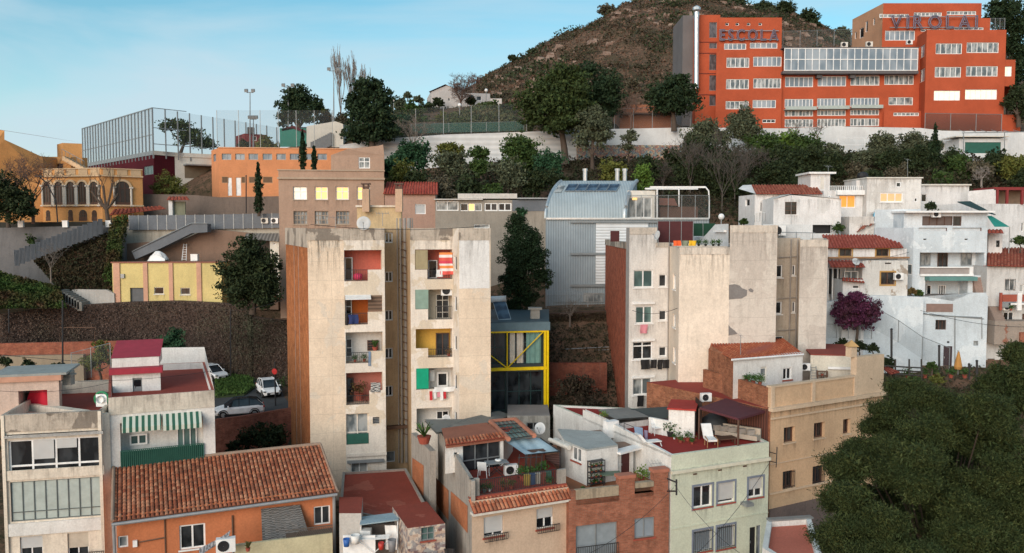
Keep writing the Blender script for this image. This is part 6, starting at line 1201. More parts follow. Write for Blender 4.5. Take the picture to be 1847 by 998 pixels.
# roof hut 1
hut=Shell(t,[XY(-10,720,53),XY(107,720,54),XY(112,720,57),XY(-10,720,57)],s.z1-1,G(50,688,53.5).z); fh=hut.f[0]
fh.holes.append((*fh.rect(*Q6(84,262,215,366)),1.6,None,1)); q=MB(); hut.make(q,0,rm=1); q.build('roof_hut',[plaster('hut_pink',(.58,.45,.38),.5,.4),flat('hut_dark',(.06,.03,.025),.8)],t)
q=MB(); fh.slab(q,-.3,fh.L+.2,hut.z1,hut.z1+.35,-.3,.2); q.build('lintel',flat('lintel_pink',(.48,.26,.18),.8),t); q=MB(); fh.slab(q,-.2,fh.L+.5,hut.z1+.35,hut.z1+.5,-3.6,.15); q.build('roof_sheet',plaster('hut_roof',(.30,.32,.31),.6,0),t)
q=MB(); c=fh.px(*Q6(165,355),-.8); q.sheet(lambda u,v:c+Vector(((u-.5)*2.1*(1-.5*v),.25*math.sin(u*6),1.7*v*(1-.35*abs(u-.45)))),10,8); solo(q,'parasol','folded red parasol stored in the open roof hut','parasol',flat('parasol_red',(.45,.01,.03),.8),c,smooth=True)
for x,l in ((8,'left'),(310,'right')): q=MB(); q.box(G(*Q6(x,205),55),(.55,.55,.9)); q.box(G(*Q6(x,190),55),(.7,.7,.1)); solo(q,'chimney_stack','small grey chimney stack %s of the pink roof hut'%l,'chimney',CONC,G(*Q6(x,235),55))
q=MB(); c=G(*Q6(460,335),53); q.tube([c+Vector((.45*math.cos(a),.1*a/9,.45*math.sin(a)+.5)) for a in np.linspace(0,9,24)],.07,6); solo(q,'garden_hose','coiled green garden hose on a white reel by the roof parapet','hose',flat('hose_green',(.02,.2,.08),.5),c); q=MB(); q.box(c+Vector((0,.1,.4)),(.7,.25,.8)); q.lathe(c+Vector((0,.0,.5)),[(.25,-.25),(.25,.1)],10,ax=(0,1,0)); solo(q,'hose_reel','white hose reel box at the corner of the left roof terrace','reel',WHITE,c)
# second building
t=thing('striped_awning_house','white house with striped green awnings and green balcony railing','house',G(290,840,53)); A=XY(197,780,52); B_=XY(388,780,54.5); s=Shell(t,[A,B_,XY(372,780,66),XY(200,780,64)],5,G(290,712,53).z); f=s.f[0]
u0,u1,z0,z1=f.rect(*Q6(545,395,920,598)); f.holes.append((u0,u1,z0,z1,1.0,0,0)); g=f.off(-.98); window(t,g,*Q6(586,458,666,506),n=2,gl=GT,fw=.1,proud=.05); window(t,g,*Q6(800,425,890,560),n=3,gl=GT,fc=WHITE,proud=.05,name='balcony_door')
wl=MB(); s.make(wl,0,parapet=.5,rm=1,cap=2); wl.build('wall',[FWW,TERR,REDT],t)
q=MB(); f.slab(q,0,f.L,z1+.6,s.z1,.003,.08); q.build('parapet_band',plaster('parapet_pale',(.62,.57,.49),.6,.9,(.07,.06,.05)),t); drip(t,f,0,f.L,s.z1,1.2,.084)
GRS=ribbed('awning_stripes',(.55,.60,.53),.36,False,.8,0,.0); nt_=GRS.node_tree; b=nt_.nodes['Principled BSDF']; wv=[n for n in nt_.nodes if n.type=='TEX_WAVE'][0]
for l_ in list(b.inputs['Normal'].links): nt_.links.remove(l_)
c=mixc(nt_,ramp(nt_,wv.outputs['Fac'],.48,.52),(.52,.56,.49),(.02,.10,.065)); nt_.links.new(c,b.inputs['Base Color'])
for x0,x1,ya,yb in ((552,728,375,435),(735,910,362,425)):
    u0_,u1_,za,zb=f.rect(*Q6(x0,ya,x1,yb)); q=MB(); q.face([f.pt(u0_,zb,.0),f.pt(u1_,zb,.0),f.pt(u1_,za+.3,.8),f.pt(u0_,za+.3,.8)]); q.face([f.pt(u0_,za+.3,.8),f.pt(u1_,za+.3,.8),f.pt(u1_,za,.8),f.pt(u0_,za,.8)]); aw=q.build('awning',GRS,t)
    me=aw.data; 
    for li,l in enumerate(me.loops): co=me.vertices[l.vertex_index].co+Vector(aw['org']); me.uv_layers[0].data[li].uv=((Vector((co.x,co.y))-f.a).dot(f.t),co.z)
gr=railing(t,f,*Q6(547,515,920,592),GREENM,step=.12,n0=.1,r=.03); slabpart(t,f,*Q6(547,522,920,590),.04,.06,flat('green_mesh',(.01,.07,.05),.8),'rail_backing')
hut=Shell(t,[XY(203,700,56),XY(290,700,57),XY(288,700,60),XY(203,700,60)],s.z1-.6,G(245,672,56.5).z); door(t,hut.f[0],*Q6(600,205,643,285),GREY,gp=GL); q=MB(); hut.make(q,0,rm=1); q.build('stair_house',[FWW,TERR],t)
CRIM=flat('crimson_paint',(.32,.025,.045),.7); q=MB(); h=hut.f[0]; h.slab(q,-.15,h.L+.15,hut.z1-.05,hut.z1+.35,-.5,.35); q.face([h.pt(-.1,hut.z1+1.0,-.3),h.pt(h.L,hut.z1+1.0,-.3),h.pt(h.L,hut.z1+1.75,-4),h.pt(-.1,hut.z1+1.75,-4)]); q.build('roof',CRIM,t); q=MB(); h.slab(q,-.05,h.L-.1,hut.z1+.35,hut.z1+.98,-3.5,-.35); q.build('roof_box',FWW,t)
q=MB(); fr=s.f[1]; p0=s.p[1]; p1=s.p[2]; q.face([(p0.x,p0.y,s.z1),(p1.x,p1.y,s.z1),(p1.x,p1.y,s.z1+1.2),(p0.x,p0.y,s.z1+.02)]); q.face([(p1.x,p1.y,s.z1-.5),(p1.x-4.6,p1.y-.5,s.z1-.5),(p1.x-4.6,p1.y-.5,s.z1+1.2),(p1.x,p1.y,s.z1+1.2)]); q.build('parapet_wall',FWW,t)
# link wall between buildings
mb=MB(); fm=Fac(XY(186,850,51.4),XY(200,850,51.9)); fm.slab(mb,0,fm.L,5,G(190,748,51.4).z,-8,.02); solo(mb,'party_wall','narrow stained cream party wall between the two left houses','wall',FW1,fm.pt(0,5))
# orange house with the big tile roof
t=thing('orange_house','orange house with large weathered terracotta tile roof in the foreground','house',G(400,998,49)); e0=G(203,943,46.5); e1=G(609,889,50.8); r0=G(205,842,52.3); r1=G(578,803,57.0); 
a=Vector((e0.x,e0.y)); b2=Vector((e1.x,e1.y)); tt=(b2-a).normalized(); nn=Vector((-tt.y,tt.x)); pa=a+nn*.45+tt*.15; pb=b2+nn*.45-tt*.15
zl=lambda k:e0.z+(e1.z-e0.z)*k
s=Shell(t,[pa,pb,pb+nn*6.3,pa+nn*6.3],4,min(e0.z,e1.z)+.05); f=s.f[0]
window(t,f,*Q7(402,464,533,588),n=2,gl=GL,fw=.10,sill=WHITE); window(t,f,*Q7(1080,372,1163,466),n=2,gl=GL,fw=.08); window(t,f,*Q7(92,523,143,582),n=1,gl=GC,fw=.08); window(t,f,*Q7(825,480,868,562),n=1,gl=GL,name='door_glass')
wl=MB(); s.make(wl,0,roof=False); 
wl.face([(pa.x,pa.y,s.z1),(pb.x,pb.y,s.z1),(pb.x,pb.y,e1.z+.2),(pa.x,pa.y,e0.z+.2)],0)
for p,e,r in ((pa,e0,r0),(pb,e1,r1)): wl.face([(p.x,p.y,s.z1),(p.x,p.y,e.z+.12),tuple(r-Vector((0,0,.1))),(r.x,r.y,s.z1)],0)
wl.build('wall',FOR,t); q=MB(); tiles(q,e0,e1,r1,r0,.25,.40,6,.075); q.build('roof',[FT,flat('tile_under',(.16,.07,.045),.9)],t)
q=MB(); q.tube([r0+Vector((0,0,.08)),r1+Vector((0,0,.08))],.13,8); q.tube([r0+Vector((0,0,.1)),e0+Vector((0,0,.1))],.10,8); q.tube([r1+Vector((0,0,.1)),e1+Vector((0,0,.1))],.08,8); q.build('ridge',flat('ridge_mortar',(.28,.20,.15),.9),t)
q=MB(); q.tube([e0+Vector((0,-.12,-.08)),e1+Vector((0,-.12,-.08))],.10,8); q.tube([e0+Vector((.1,-.1,-.1)),e0+Vector((.15,0,-9))],.09,8); q.tube([e1+Vector((-.3,.3,-.1)),e1+Vector((-.3,.3,-9))],.1,8); q.build('gutter',EAVE,t)
q=MB(); u,_=f.uz(*Q7(668,400)); _,zz=f.uz(*Q7(668,418)); q.tube([f.pt(u,zz,.07),f.pt(u,5,.07)],.05,6); _,z2=f.uz(*Q7(200,552)); u2,_=f.uz(*Q7(200,552)); u3,_=f.uz(*Q7(330,545)); q.tube([f.pt(u2,z2,.08),f.pt(u3,z2+.1,.08)],.04,5); u4,_=f.uz(*Q7(328,470)); q.tube([f.pt(u4,e0.z,.05),f.pt(u4,5,.05)],.035,5); q.build('pipe',RUST,t); slabpart(t,f,*Q7(167,543,190,575),0,.15,WHITE,'meter_box')
# reed blind
t=thing('reed_awning','weathered grey reed mat awning hanging from the orange house wall','awning',f.px(*Q7(910,540),.3)); q=MB(); u0,u1,z0,z1=f.rect(*Q7(815,372,1010,545)); q.sheet(lambda u,v:f.pt(u0+(u1-u0)*u+.5*v*u,z1-(z1-z0)*v*(1-.12*u),.15+1.1*v**1.3+.05*noise.noise((u*8,v*8,1))),16,14); q.build('mat',ribbed('reed',(.20,.195,.19),.11,True,.9,0,.7),t); 
t=thing('trellis_fence','dark diagonal trellis along the terrace of the orange house','fence',f.px(*Q7(1080,560),1.6)); g=f.off(1.9); u0,u1,z0,z1=g.rect(*Q7(940,480,1175,580)); q=MB()
for k in range(26): u=u0+(u1-u0)*k/25; q.tube([g.pt(u,z0,0),g.pt(min(u+.8,u1),z0+min(.8,u1-u)*1.4,0)],.022,4)
g.slab(q,u0,u1,z1-.05,z1,-.02,.02); q.build('lattice',flat('old_wood',(.10,.085,.075),.9),t); q=MB(); g.slab(q,u0,u1,z0-.3,z0+1.0,-.06,-.03); q.build('backing',flat('old_wood_dark',(.06,.05,.045),.9),t)
mb=MB(); g=f.off(2.0); u0,_,_,z1=g.rect(*Q7(680,590,700,640)); u1=g.rect(*Q7(1170,560,1175,600))[1]; g.slab(mb,u0,u1,5,z1+.25,-.2,0); solo(mb,'terrace_wall','pale yellow terrace wall in front of the orange house','wall',plaster('terrace_yellow',(.55,.50,.33),.5,.3),g.pt(u0,5))
ac_unit(G(*Q7(636,608),46.2),.3,1.05,'large white outdoor unit beside the furled grey awning below the orange wall')
q=MB(); p0=G(*Q7(500,606),45.8); p1=G(*Q7(655,505),46.6); q.sheet(lambda u,v:p0.lerp(p1,u)+Vector((0,-.1+.2*v,(-.35+.5*v)*(1-u*.7)+.1*math.sin(v*9+u*4))),10,8); solo(q,'furled_awning','furled grey and white striped awning leaning over the outdoor unit','awning',ribbed('grey_stripes',(.36,.37,.40),.2,False,.8,0,.6),p0)
pot_plant(G(*Q7(748,600),46.5),.85,'single dry plant against the orange wall',leafmat('drypot',(.12,.07,.03),(.09,.10,.03)),kind='spike')
# red roofs in the middle
t=thing('low_house','low house with red painted flat roofs below the centre tower','house',G(690,998,50)); RR=plaster('red_roof_paint',(.26,.060,.042),.6,0,(.10,.05,.045),(.33,.10,.07),.6)
s=Shell(t,[XY(612,900,53),XY(700,930,51.0),XY(770,890,53.5),XY(733,850,62),XY(618,870,61)],4,G(690,900,54).z-.3); q=MB(); s.make(q,0,parapet=.15,rm=1,cap=2); q.build('wall',[plaster('low_wall',(.40,.30,.25),.5,.5),RR,CONC],t)
s=Shell(t,[XY(612,950,48.5),XY(652,950,48.5),XY(655,940,51.5),XY(612,940,51.5)],4,G(630,921,49).z); q=MB(); s.make(q,0,rm=1); q.build('side_block',[plaster('low_white',(.5,.48,.45),.5,.4),RR],t)
s=Shell(t,[XY(735,960,46.8),XY(803,950,47.6),XY(770,915,51.5),XY(708,930,50.5)],4,G(760,940,48).z); q=MB(); f=s.f[0]
m,nt_,b=newmat('patchwork_tile'); uv=N(nt_,'ShaderNodeUVMap').outputs[0]; br=N(nt_,'ShaderNodeTexBrick'); br.inputs['Scale'].default_value=1; br.inputs['Brick Width'].default_value=.32; br.inputs['Row Height'].default_value=.16; br.inputs['Mortar Size'].default_value=.0; br.inputs['Bias'].default_value=0; br.inputs['Color1'].default_value=(.65,.62,.56,1); br.inputs['Color2'].default_value=(.22,.06,.04,1); nt_.links.new(uv,br.inputs['Vector']); vz=N(nt_,'ShaderNodeTexVoronoi'); vz.inputs['Scale'].default_value=3.2; nt_.links.new(uv,vz.inputs['Vector']); c=mixc(nt_,.35,br.outputs[0],vz.outputs['Color']); c=mixc(nt_,.55,br.outputs[0],mixc(nt_,ramp(nt_,nz(nt_,3.0,uv,2),.48,.52),(.10,.12,.15),(.55,.45,.35))); nt_.links.new(c,b.inputs['Base Color'])
window(t,f,*Q7(1622,478,1690,545),n=2,rows=2,gl=GT,fc=GREY,fw=.05,sill=REDT); s.make(q,0,rm=1); q.build('tiled_block',[m,RR],t)
t=thing('canopy','small pale blue corrugated canopy over the cluttered courtyard','canopy',G(682,950,48.5)); q=MB(); q.obox(G(*Q7(1312,470),47.5),G(*Q7(1508,445),48.5)-G(*Q7(1312,470),47.5),G(*Q7(1320,430),49.5)-G(*Q7(1312,470),47.5),Vector((0,0,.06))); q.build('sheet',plaster('pale_blue_sheet',(.36,.47,.52),.6,0),t); q=MB()
for x,y in ((1316,475),(1503,450)): p=G(*Q7(x,y),47.8); q.tube([p,p-Vector((0,0,3))],.03,5)
q.build('post',WHITE,t)
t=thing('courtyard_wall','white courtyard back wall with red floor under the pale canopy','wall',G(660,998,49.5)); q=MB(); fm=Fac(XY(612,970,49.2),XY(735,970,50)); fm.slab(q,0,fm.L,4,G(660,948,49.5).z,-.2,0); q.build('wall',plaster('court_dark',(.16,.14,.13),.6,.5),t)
q=MB(); q.box(G(648,985,47.8),(1.9,.1,1.3)); q.build('white_panel',WHITE,t)
t=thing('drying_rack','white folding drying rack in the cluttered courtyard','drying rack',G(*Q7(1380,600),47.5)); q=MB(); c=G(*Q7(1380,545),47.5)
for k in range(5): q.tube([c+Vector((-.9,k*.15,0)),c+Vector((.9,k*.15,.1))],.025,4)
for a,b_ in ((-.9,.9),(.9,-.9)): q.tube([c+Vector((a,0,0)),c+Vector((b_*.6,.2,-1.3))],.025,4)
q.build('frame',WHITE,t)
fm=Fac(XY(612,970,48.6),XY(810,970,48.6))
for i,(r_,c_,l) in enumerate((((1440,470,1500,590),WHITE,'white sheet hanging in the cluttered courtyard'),((1640,555,1700,620),BLACK,'black clothes heap hanging by the patchwork wall'),((1712,555,1750,610),flat('royal_blue',(.02,.08,.38),.8),'royal blue garment on the courtyard line'),((1750,528,1800,590),BLACK,'black jacket hanging right of the blue garment'))): cloth('laundry',l,'laundry',fm,Q7(*r_),c_,.0 if i==0 else 1.8,6,8,.06)
# beige house with terrace
t=thing('terrace_house','beige house with cluttered roof terrace, glass roof and tiled eaves','house',G(930,998,47)); BEI=plaster('front_beige',(.58,.44,.33),.3,.2,(.2,.14,.1)); STG=plaster('stained_grey',(.36,.335,.30),.7,1.0,(.07,.065,.06)); OBR=brick('orange_brick',(.42,.125,.045),(.50,.17,.07),(.30,.18,.12),.26,.08,.01,.25)
FL=XY(851,930,46.0); FR=XY(1025,930,48.6); BL=XY(790,830,58.5); BR=XY(965,830,60); zT=G(940,892,47.2).z
s=Shell(t,[FL,FR,BR,BL],4,zT); f=s.f[0]; fl=s.f[3]
window(t,f,*Q5(542,750,668,880),n=2,gl=GL,blind=.82,bc=BLIND,sill=REDT,depth=.2); window(t,f,*Q5(880,698,988,828),n=2,gl=GL,blind=.5,sill=REDT,depth=.2)
for r_ in ((540,855,688,900),(878,800,1018,845)): railing(t,f,*Q5(*r_),IRON,n0=.22,step=.12)
wl=MB(); s.make(wl,0,{3:1},rm=2); wl.build('wall',[BEI,STG,TERR],t)
for x0,y0,x1,y1,nn in ((222,490,318,780,0),(332,590,440,860,0)):
    P4=[fl.px(*Q5(x,y),.02) for x,y in ((x0,y0),(x1,y0+95),(x1,y1-0),(x0,y1-130))]; q=MB(); q.face(P4); q.build('brick_panel',OBR,t)
# tiled eave strip
eL=f.pt(-.1,zT-.55,.55); eR=f.pt(f.L+.1,zT-.55,.55); q=MB(); tiles(q,eL,eR,f.pt(f.L+.1,zT+.02,-.25),f.pt(-.1,zT+.02,-.25),.25,.4,6,.07); q.build('eave_tiles',[FT,REDT],t); q=MB(); f.slab(q,-.1,f.L+.1,zT-.72,zT-.58,0,.5); q.build('eave_slab',OFFW,t)
# terrace parapets
q=MB(); p=s.p; 
for a,b_,h in ((p[3],p[0],1.15),):
    ff=Fac(a,b_); ff.slab(q,0,ff.L,zT,zT+h,-.2,.01)
f.slab(q,0,.6,zT,zT+1.15,-.5,-.3); f.slab(q,f.L-.55,f.L,zT,zT+1.0,-.5,-.3); q.build('parapet',STG,t); g=f.off(-.4); railing(t,g,.6,f.L-.55,zT+.15,zT+1.05,IRON,pxs=False,step=.12); q=MB(); f.slab(q,.0,f.L,zT+.01,zT+.15,-.55,-.2); q.build('coping',REDT,t)
# upper room
UL=XY(803,800,51.2); UR=XY(908,790,53.0); s2=Shell(t,[UL,UR,XY(925,780,56.5),XY(806,790,55)],zT,G(850,797,52).z-.1); f2=s2.f[0]
window(t,f2,*Q5(408,280,652,490),n=3,rows=2,gl=GL,fc=GREY,fw=.07); window(t,f2,*Q5(350,338,382,372),n=1,gl=GL); wl=MB(); s2.make(wl,0,{3:1},rm=2); wl.build('upper_room',[FWW,STG,TERR],t)
rz=s2.z1; q=MB(); e0=G(*Q5(300,296),50.8); e1=G(*Q5(682,246),53.0); r0=G(*Q5(270,188),55.0); r1=G(*Q5(560,150),56.5)
q.face([e0+Vector((0,0,.02)),e1,r1,r0]); q.face([e0-Vector((0,0,.2)),e1-Vector((0,0,.2)),e1,e0+Vector((0,0,.02))]); q.build('roof',plaster('old_red_roof',(.33,.13,.085),.7,0,(.10,.07,.05)),t)
q=MB(); k0=e0.lerp(r0,.22); k1=e1.lerp(r1,.22); tiles(q,e0+Vector((0,-.1,.0)),e1+Vector((0,-.1,.0)),k1+Vector((0,0,.1)),k0+Vector((0,0,.1)),.25,.45,6,.08); q.build('roof_tiles',[FT,REDT],t)
gq=[G(*Q5(690,262),52.5),G(*Q5(855,240),53.5),G(*Q5(735,135),59),G(*Q5(575,150),58)]; q=MB(); q.face(gq); gp=q.build('glass_roof',glass('roof_glass',(.10,.20,.20),(.20,.33,.32),.6,.15),t); q=MB()
for k in range(7): q.tube([gq[0].lerp(gq[1],k/6)+Vector((0,0,.05)),gq[3].lerp(gq[2],k/6)+Vector((0,0,.05))],.03,4)
for k in range(5): q.tube([gq[0].lerp(gq[3],k/4)+Vector((0,0,.05)),gq[1].lerp(gq[2],k/4)+Vector((0,0,.05))],.03,4)
q.build('glazing_bar',IRON,gp)
q=MB(); 
for a,b_ in ((gq[1],gq[2]),(gq[2],gq[3]),(gq[3],gq[0])): q.tube([a+Vector((.1,0,.05)),b_+Vector((.1,0,.05))],.17,6)
q.build('roof_kerb',flat('kerb_red',(.40,.16,.10),.8),t)
q=MB(); c4=[G(*Q5(160,130),58),G(*Q5(410,128),60),G(*Q5(640,75),66),G(*Q5(720,105),66),G(*Q5(540,160),58.5),G(*Q5(240,215),55)]; q.face(c4); q.face([p-Vector((0,0,.12)) for p in c4[::-1]]); q.build('roof_sheet',ribbed('asbestos',(.25,.245,.22),.3,False,.9,0,.45),t)
q=MB(); d=[G(*Q5(408,490),51.3)]; q=MB()
t2=thing('sun_awning','pale blue fabric awning over the cluttered roof terrace','awning',G(*Q5(860,400),51.5)); aq=[G(*Q5(665,260),53),G(*Q5(905,250),54.5),G(*Q5(1030,335),51.5),G(*Q5(810,358),50.5)]; q=MB(); q.sheet(lambda u,v:aq[0].lerp(aq[1],u).lerp(aq[3].lerp(aq[2],u),v)-Vector((0,0,.25*math.sin(math.pi*u)*math.sin(math.pi*v)+.04*math.sin(u*20))),16,10); q.build('fabric',plaster('awning_blue',(.40,.52,.58),.4,0,(.2,.22,.24)),t2,True)
q=MB()
for p,h in ((aq[2],2.2),(aq[3],2.0)): q.tube([p,p-Vector((0,0,h))],.04,6)
q.tube([aq[3],aq[2]],.04,6); q.tube([aq[2],aq[1]],.04,6); q.build('pole',IRON,t2)
t2=thing('fabric_screen','dark brown slatted side screen below the blue terrace awning','screen',G(*Q5(960,400),52)); q=MB(); q.face([G(*Q5(905,365),52.2),G(*Q5(1030,345),51.8),G(*Q5(1030,430),51.8),G(*Q5(1000,425),52)]); q.build('fabric',ribbed('brown_slats',(.09,.04,.035),.15,True,.8,0,.4),t2); q=MB(); q.tube([G(*Q5(1030,345),51.8),G(*Q5(1032,435),51.8)],.05,6); q.build('post',IRON,t2)
def chair(c,rz,label,mat=WHITE,arms=True,group='white garden chairs',k=1.0):
    t=thing('garden_chair',label,'chair',c,group); X=Vector((math.cos(rz),math.sin(rz),0))*k; Y_=Vector((-math.sin(rz),math.cos(rz),0))*k; Z=Vector((0,0,k)); c=Vector(c)
    q=MB(); q.obox(c-X*.25-Y_*.23+Z*.42,X*.5,Y_*.46,Z*.04); q.build('seat',mat,t); q=MB(); q.obox(c-X*.25+Y_*.2+Z*.46,X*.5,Y_*.05+Z*.0,Z*.45+Y_*.12); q.build('backrest',mat,t)
    for sx in (-1,1):
        for sy in (-1,1): q=MB(); q.tube([c+X*.22*sx+Y_*.2*sy+Z*.42,c+X*.26*sx+Y_*.24*sy],.022*k,5); q.build('leg',mat,t)
        if arms: q=MB(); q.tube([c+X*.27*sx+Y_*.22+Z*.66,c+X*.27*sx-Y_*.22+Z*.66,c+X*.26*sx-Y_*.24+Z*.0],.025*k,5); q.build('armrest',mat,t)
    return t
def gz(px,py,z,Y=None): r=ray(px,py); q=(z-CZ)/r.z; return Vector((r.x*q,r.y*q,z))
chair(gz(*Q5(540,500),zT),2.9,'white plastic chair with brown cushion by the glass doors of the terrace',k=1.15); q=MB(); c=gz(*Q5(545,500),zT); q.box(c+Vector((0,0,.56)),(.5,.45,.14)); solo(q,'cushion','brown cushion on the white terrace chair','cushion',BROWN,c+Vector((0,0,.49)))
ac_unit(gz(*Q5(720,488),zT),.3,.85,'beige outdoor unit standing on the cluttered roof terrace')
t2=thing('folding_table','dark folding table on the cluttered roof terrace','table',gz(*Q5(625,490),zT)); c=gz(*Q5(625,490),zT); q=MB(); q.box(c+Vector((0,0,.85)),(1.4,.8,.05),.3); q.build('tabletop',GREY,t2); q=MB()
for a in (-1,1):
    for b_ in (-1,1): q.tube([c+Vector((a*.5,b_*.3,.83)),c+Vector((-a*.45,b_*.3,0))],.025,5)
q.build('leg',IRON,t2); q=MB(); q.lathe(c+Vector((0.1,0,.88)),[(.02,0),(.2,.05),(.22,.14),(.1,.16)],12); solo(q,'bowl','white bowl on the dark folding table','bowl',WHITE,c+Vector((.1,0,.88)),smooth=True)
for i,(x,y,h,l,pt) in enumerate(((505,600,.7,'dark plant pot at the left end of the terrace railing',REDT),(545,598,.75,'grey pot with bare twigs behind the terrace railing',GREY),(580,592,.7,'white bowl planter behind the terrace railing',WHITE),(665,585,.9,'yellowish plant behind the terrace railing centre',REDT),(720,578,.9,'second yellowish plant behind the terrace railing',REDT),(790,520,1.3,'tall leafy plant beside the beige outdoor unit',REDT),(850,515,1.2,'leafy plant among the tall poles of the terrace',REDT),(915,500,1.4,'terracotta pot with tall plant right of the terrace clutter',REDT),(960,560,.9,'pot plant near the right end of the terrace railing',REDT))): pot_plant(gz(*Q5(x,y),zT),h,l,leafmat('terr%d'%i,(.05,.05,.02),(.12,.12,.04)) if i in (3,4) else PLG,pt)
q=MB(); c=gz(*Q5(880,540),zT)
cc=[(.34,.24,.06),(.04,.08,.16),(.33,.31,.27),(.2,.06,.045),(.05,.13,.09)]
for i,cl_ in enumerate(cc):
    q=MB(); p=gz(*Q5(818+i*34,550-i*5),zT); q.box(p+Vector((0,0,.3)),(.32,.3,.6),.3); q.box(p+Vector((0,0,.62)),(.36,.34,.05),.3); solo(q,'storage_bin',('yellow','blue','cream','red','green')[i]+' storage bin in the row behind the terrace railing','bin',flat('bin%d'%i,cl_,.6),p,'storage bins on the terrace')
q=MB()
for x in (760,810,835,870,905): p=gz(*Q5(x,510),zT); q.tube([p,p+Vector((.1,0,1.5))],.03,5)
p0=gz(*Q5(760,510),zT); q.tube([p0+Vector((0,0,1.3)),gz(*Q5(905,510),zT)+Vector((0,0,1.35))],.03,5); solo(q,'tool_stand','dark metal stand with hung tools on the cluttered terrace','frame',IRON,p0)
t2=thing('wooden_cabinet','brown wooden cabinet at the back of the cluttered terrace','cabinet',gz(*Q5(870,455),zT)); q=MB(); c=gz(*Q5(870,455),zT); q.box(c+Vector((0,0,.6)),(1.2,.5,1.2),.3); q.build('body',flat('cabinet_brown',(.13,.04,.025),.7),t2); q=MB(); q.box(c+Vector((0,0,1.23)),(1.3,.6,.06),.3); q.build('top',BROWN,t2)
pot_plant(gz(765,800,G(765,800,57).z),2.2,'yucca palm on the wall top below the right tower wing',PLG,REDT,kind='spike',r=.6)
# wall left of the terrace house with brick panel
mb=MB(); fm=Fac(XY(742,830,60),XY(776,860,55)); fm.slab(mb,0,fm.L,5,G(760,800,57).z,-.4,0); o=solo(mb,'party_wall','grey stained wall with an orange brick infill under the yucca','wall',STG,fm.pt(0,5)); q=MB(); q.face([fm.px(*Q5(x,y),.02) for x,y in ((85,375),(158,425),(158,620),(85,570))]); q.build('brick_infill',OBR,o)
# old building piece behind with opening (above terrace house right)
t,s=house('low concrete outbuilding below the yellow framed house',(915,760,64),(992,765,64),4,8,(950,750,64),CONC); window(t,s.f[0],*Q5(815,150,905,200),n=2,gl=GL,fc=GREY); fin(t,s)
# brick house
t=thing('brick_house','brown brick house with roof terrace and white inner walls','house',G(1115,998,48.5)); FBR=brick('front_brick',(.29,.095,.055),(.38,.14,.085),(.24,.15,.11),.27,.085,.012,.4); PTO=plaster('patio_floor',(.30,.13,.07),.6,0)
FL=XY(1026,930,48.0); FR=XY(1207,900,50.0); zB=G(1090,866,48.8).z-1.0; s=Shell(t,[FL,FR,(FR[0]-1.5,FR[1]+12),(FL[0]-2.4,FL[1]+12)],4,zB+.0); f=s.f[0]
window(t,f,*Q5(1132,800,1400,1010),n=2,rows=1,gl=flat('roller_grey',(.22,.26,.29),.6),fc=GREY,fw=.06,depth=.25,name='balcony_door'); window(t,f,*Q5(1508,760,1638,890),n=2,gl=BLINDG,fc=GREY,fw=.05,sill=REDT,depth=.2,name='shuttered_window'); railing(t,f,*Q5(1132,930,1400,1010),IRON,n0=.12)
wl=MB(); s.make(wl,0,rm=1); 
def pc(x0,x1,yt,d=.35,m=0,mbx=None,zb=None,n1=.012): u0,_=f.uz(*Q5(x0,600)); u1,_=f.uz(*Q5(x1,600)); _,z=f.uz(*Q5((x0+x1)/2,yt)); f.slab(mbx,u0,u1,zb or zB,z,-d,n1,m)
q=MB(); pc(1100,1130,588,mbx=q); pc(1410,1508,495,mbx=q,d=.5); pc(1632,1722,455,mbx=q,d=.5); pc(1130,1410,668,mbx=q,n1=.0); pc(1508,1632,625,mbx=q,n1=.0); q.build('parapet',FBR,t); wl.build('wall',[FBR,PTO],t)
q=MB(); pc(1130,1408,570,d=.25,mbx=q,n1=-.02); pc(1512,1628,532,d=.3,mbx=q,n1=.06,zb=zB+.35); q.build('stained_parapet',plaster('stained_cream',(.36,.30,.22),.9,.9,(.05,.05,.045)),t)
for x0,x1,ya,yb in ((1404,1512,488,508),(1626,1728,448,470)): q=MB(); pc(x0,x1,ya,d=.6,mbx=q,n1=.06,zb=f.uz(*Q5((x0+x1)/2,yb))[1]); q.build('coping',flat('coping_brick',(.36,.14,.09),.8),t)
# inner white room
A=gz(*Q5(1062,490),zB); B_=gz(*Q5(1200,555),zB); C_=gz(*Q5(1400,520),zB); s2=Shell(t,[A.xy,B_.xy,C_.xy,(C_.x-.6,C_.y+3.4),(A.x-.3,A.y+3.2)],zB,G(*Q5(1180,335),B_.y).z)
window(t,s2.f[0],*Q5(1105,310,1165,400),n=2,gl=GC,sill=REDT); wl=MB(); s2.make(wl,0,rm=1); wl.build('roof_room',[FWW,plaster('roof_screed',(.33,.36,.35),.6,0)],t); q=MB(); q.prism([p for p in s2.p],s2.z1,s2.z1+.12); q.build('roof_slab',plaster('roof_screed2',(.36,.38,.37),.6,0),t)
bz=s2.z1-.25; q=MB(); q.prism([gz(*Q5(x,y),bz).xy for x,y in ((1010,262),(1190,245),(1330,240),(1290,196),(1130,215))],bz-1.5,bz); q.build('rear_roof',plaster('old_brown_roof',(.26,.19,.155),.7,0),t)
s3=Shell(t,[gz(*Q5(1400,510),zB).xy,gz(*Q5(1500,480),zB).xy,gz(*Q5(1480,430),zB).xy,gz(*Q5(1300,440),zB).xy],zB,G(*Q5(1440,335),C_.y+.6).z); door(t,s3.f[0],*Q5(1422,340,1482,485),flat('door_darkred',(.07,.015,.015),.6)); q=MB(); s3.make(q,0,rm=1); q.build('stair_house',[FWW,plaster('old_tile_flat',(.25,.17,.13),.7,0)],t); q=MB(); s3.f[0].slab(q,-.3,s3.f[0].L+.4,s3.z1,s3.z1+.12,-.3,.5); q.build('lintel',WHITE,t)
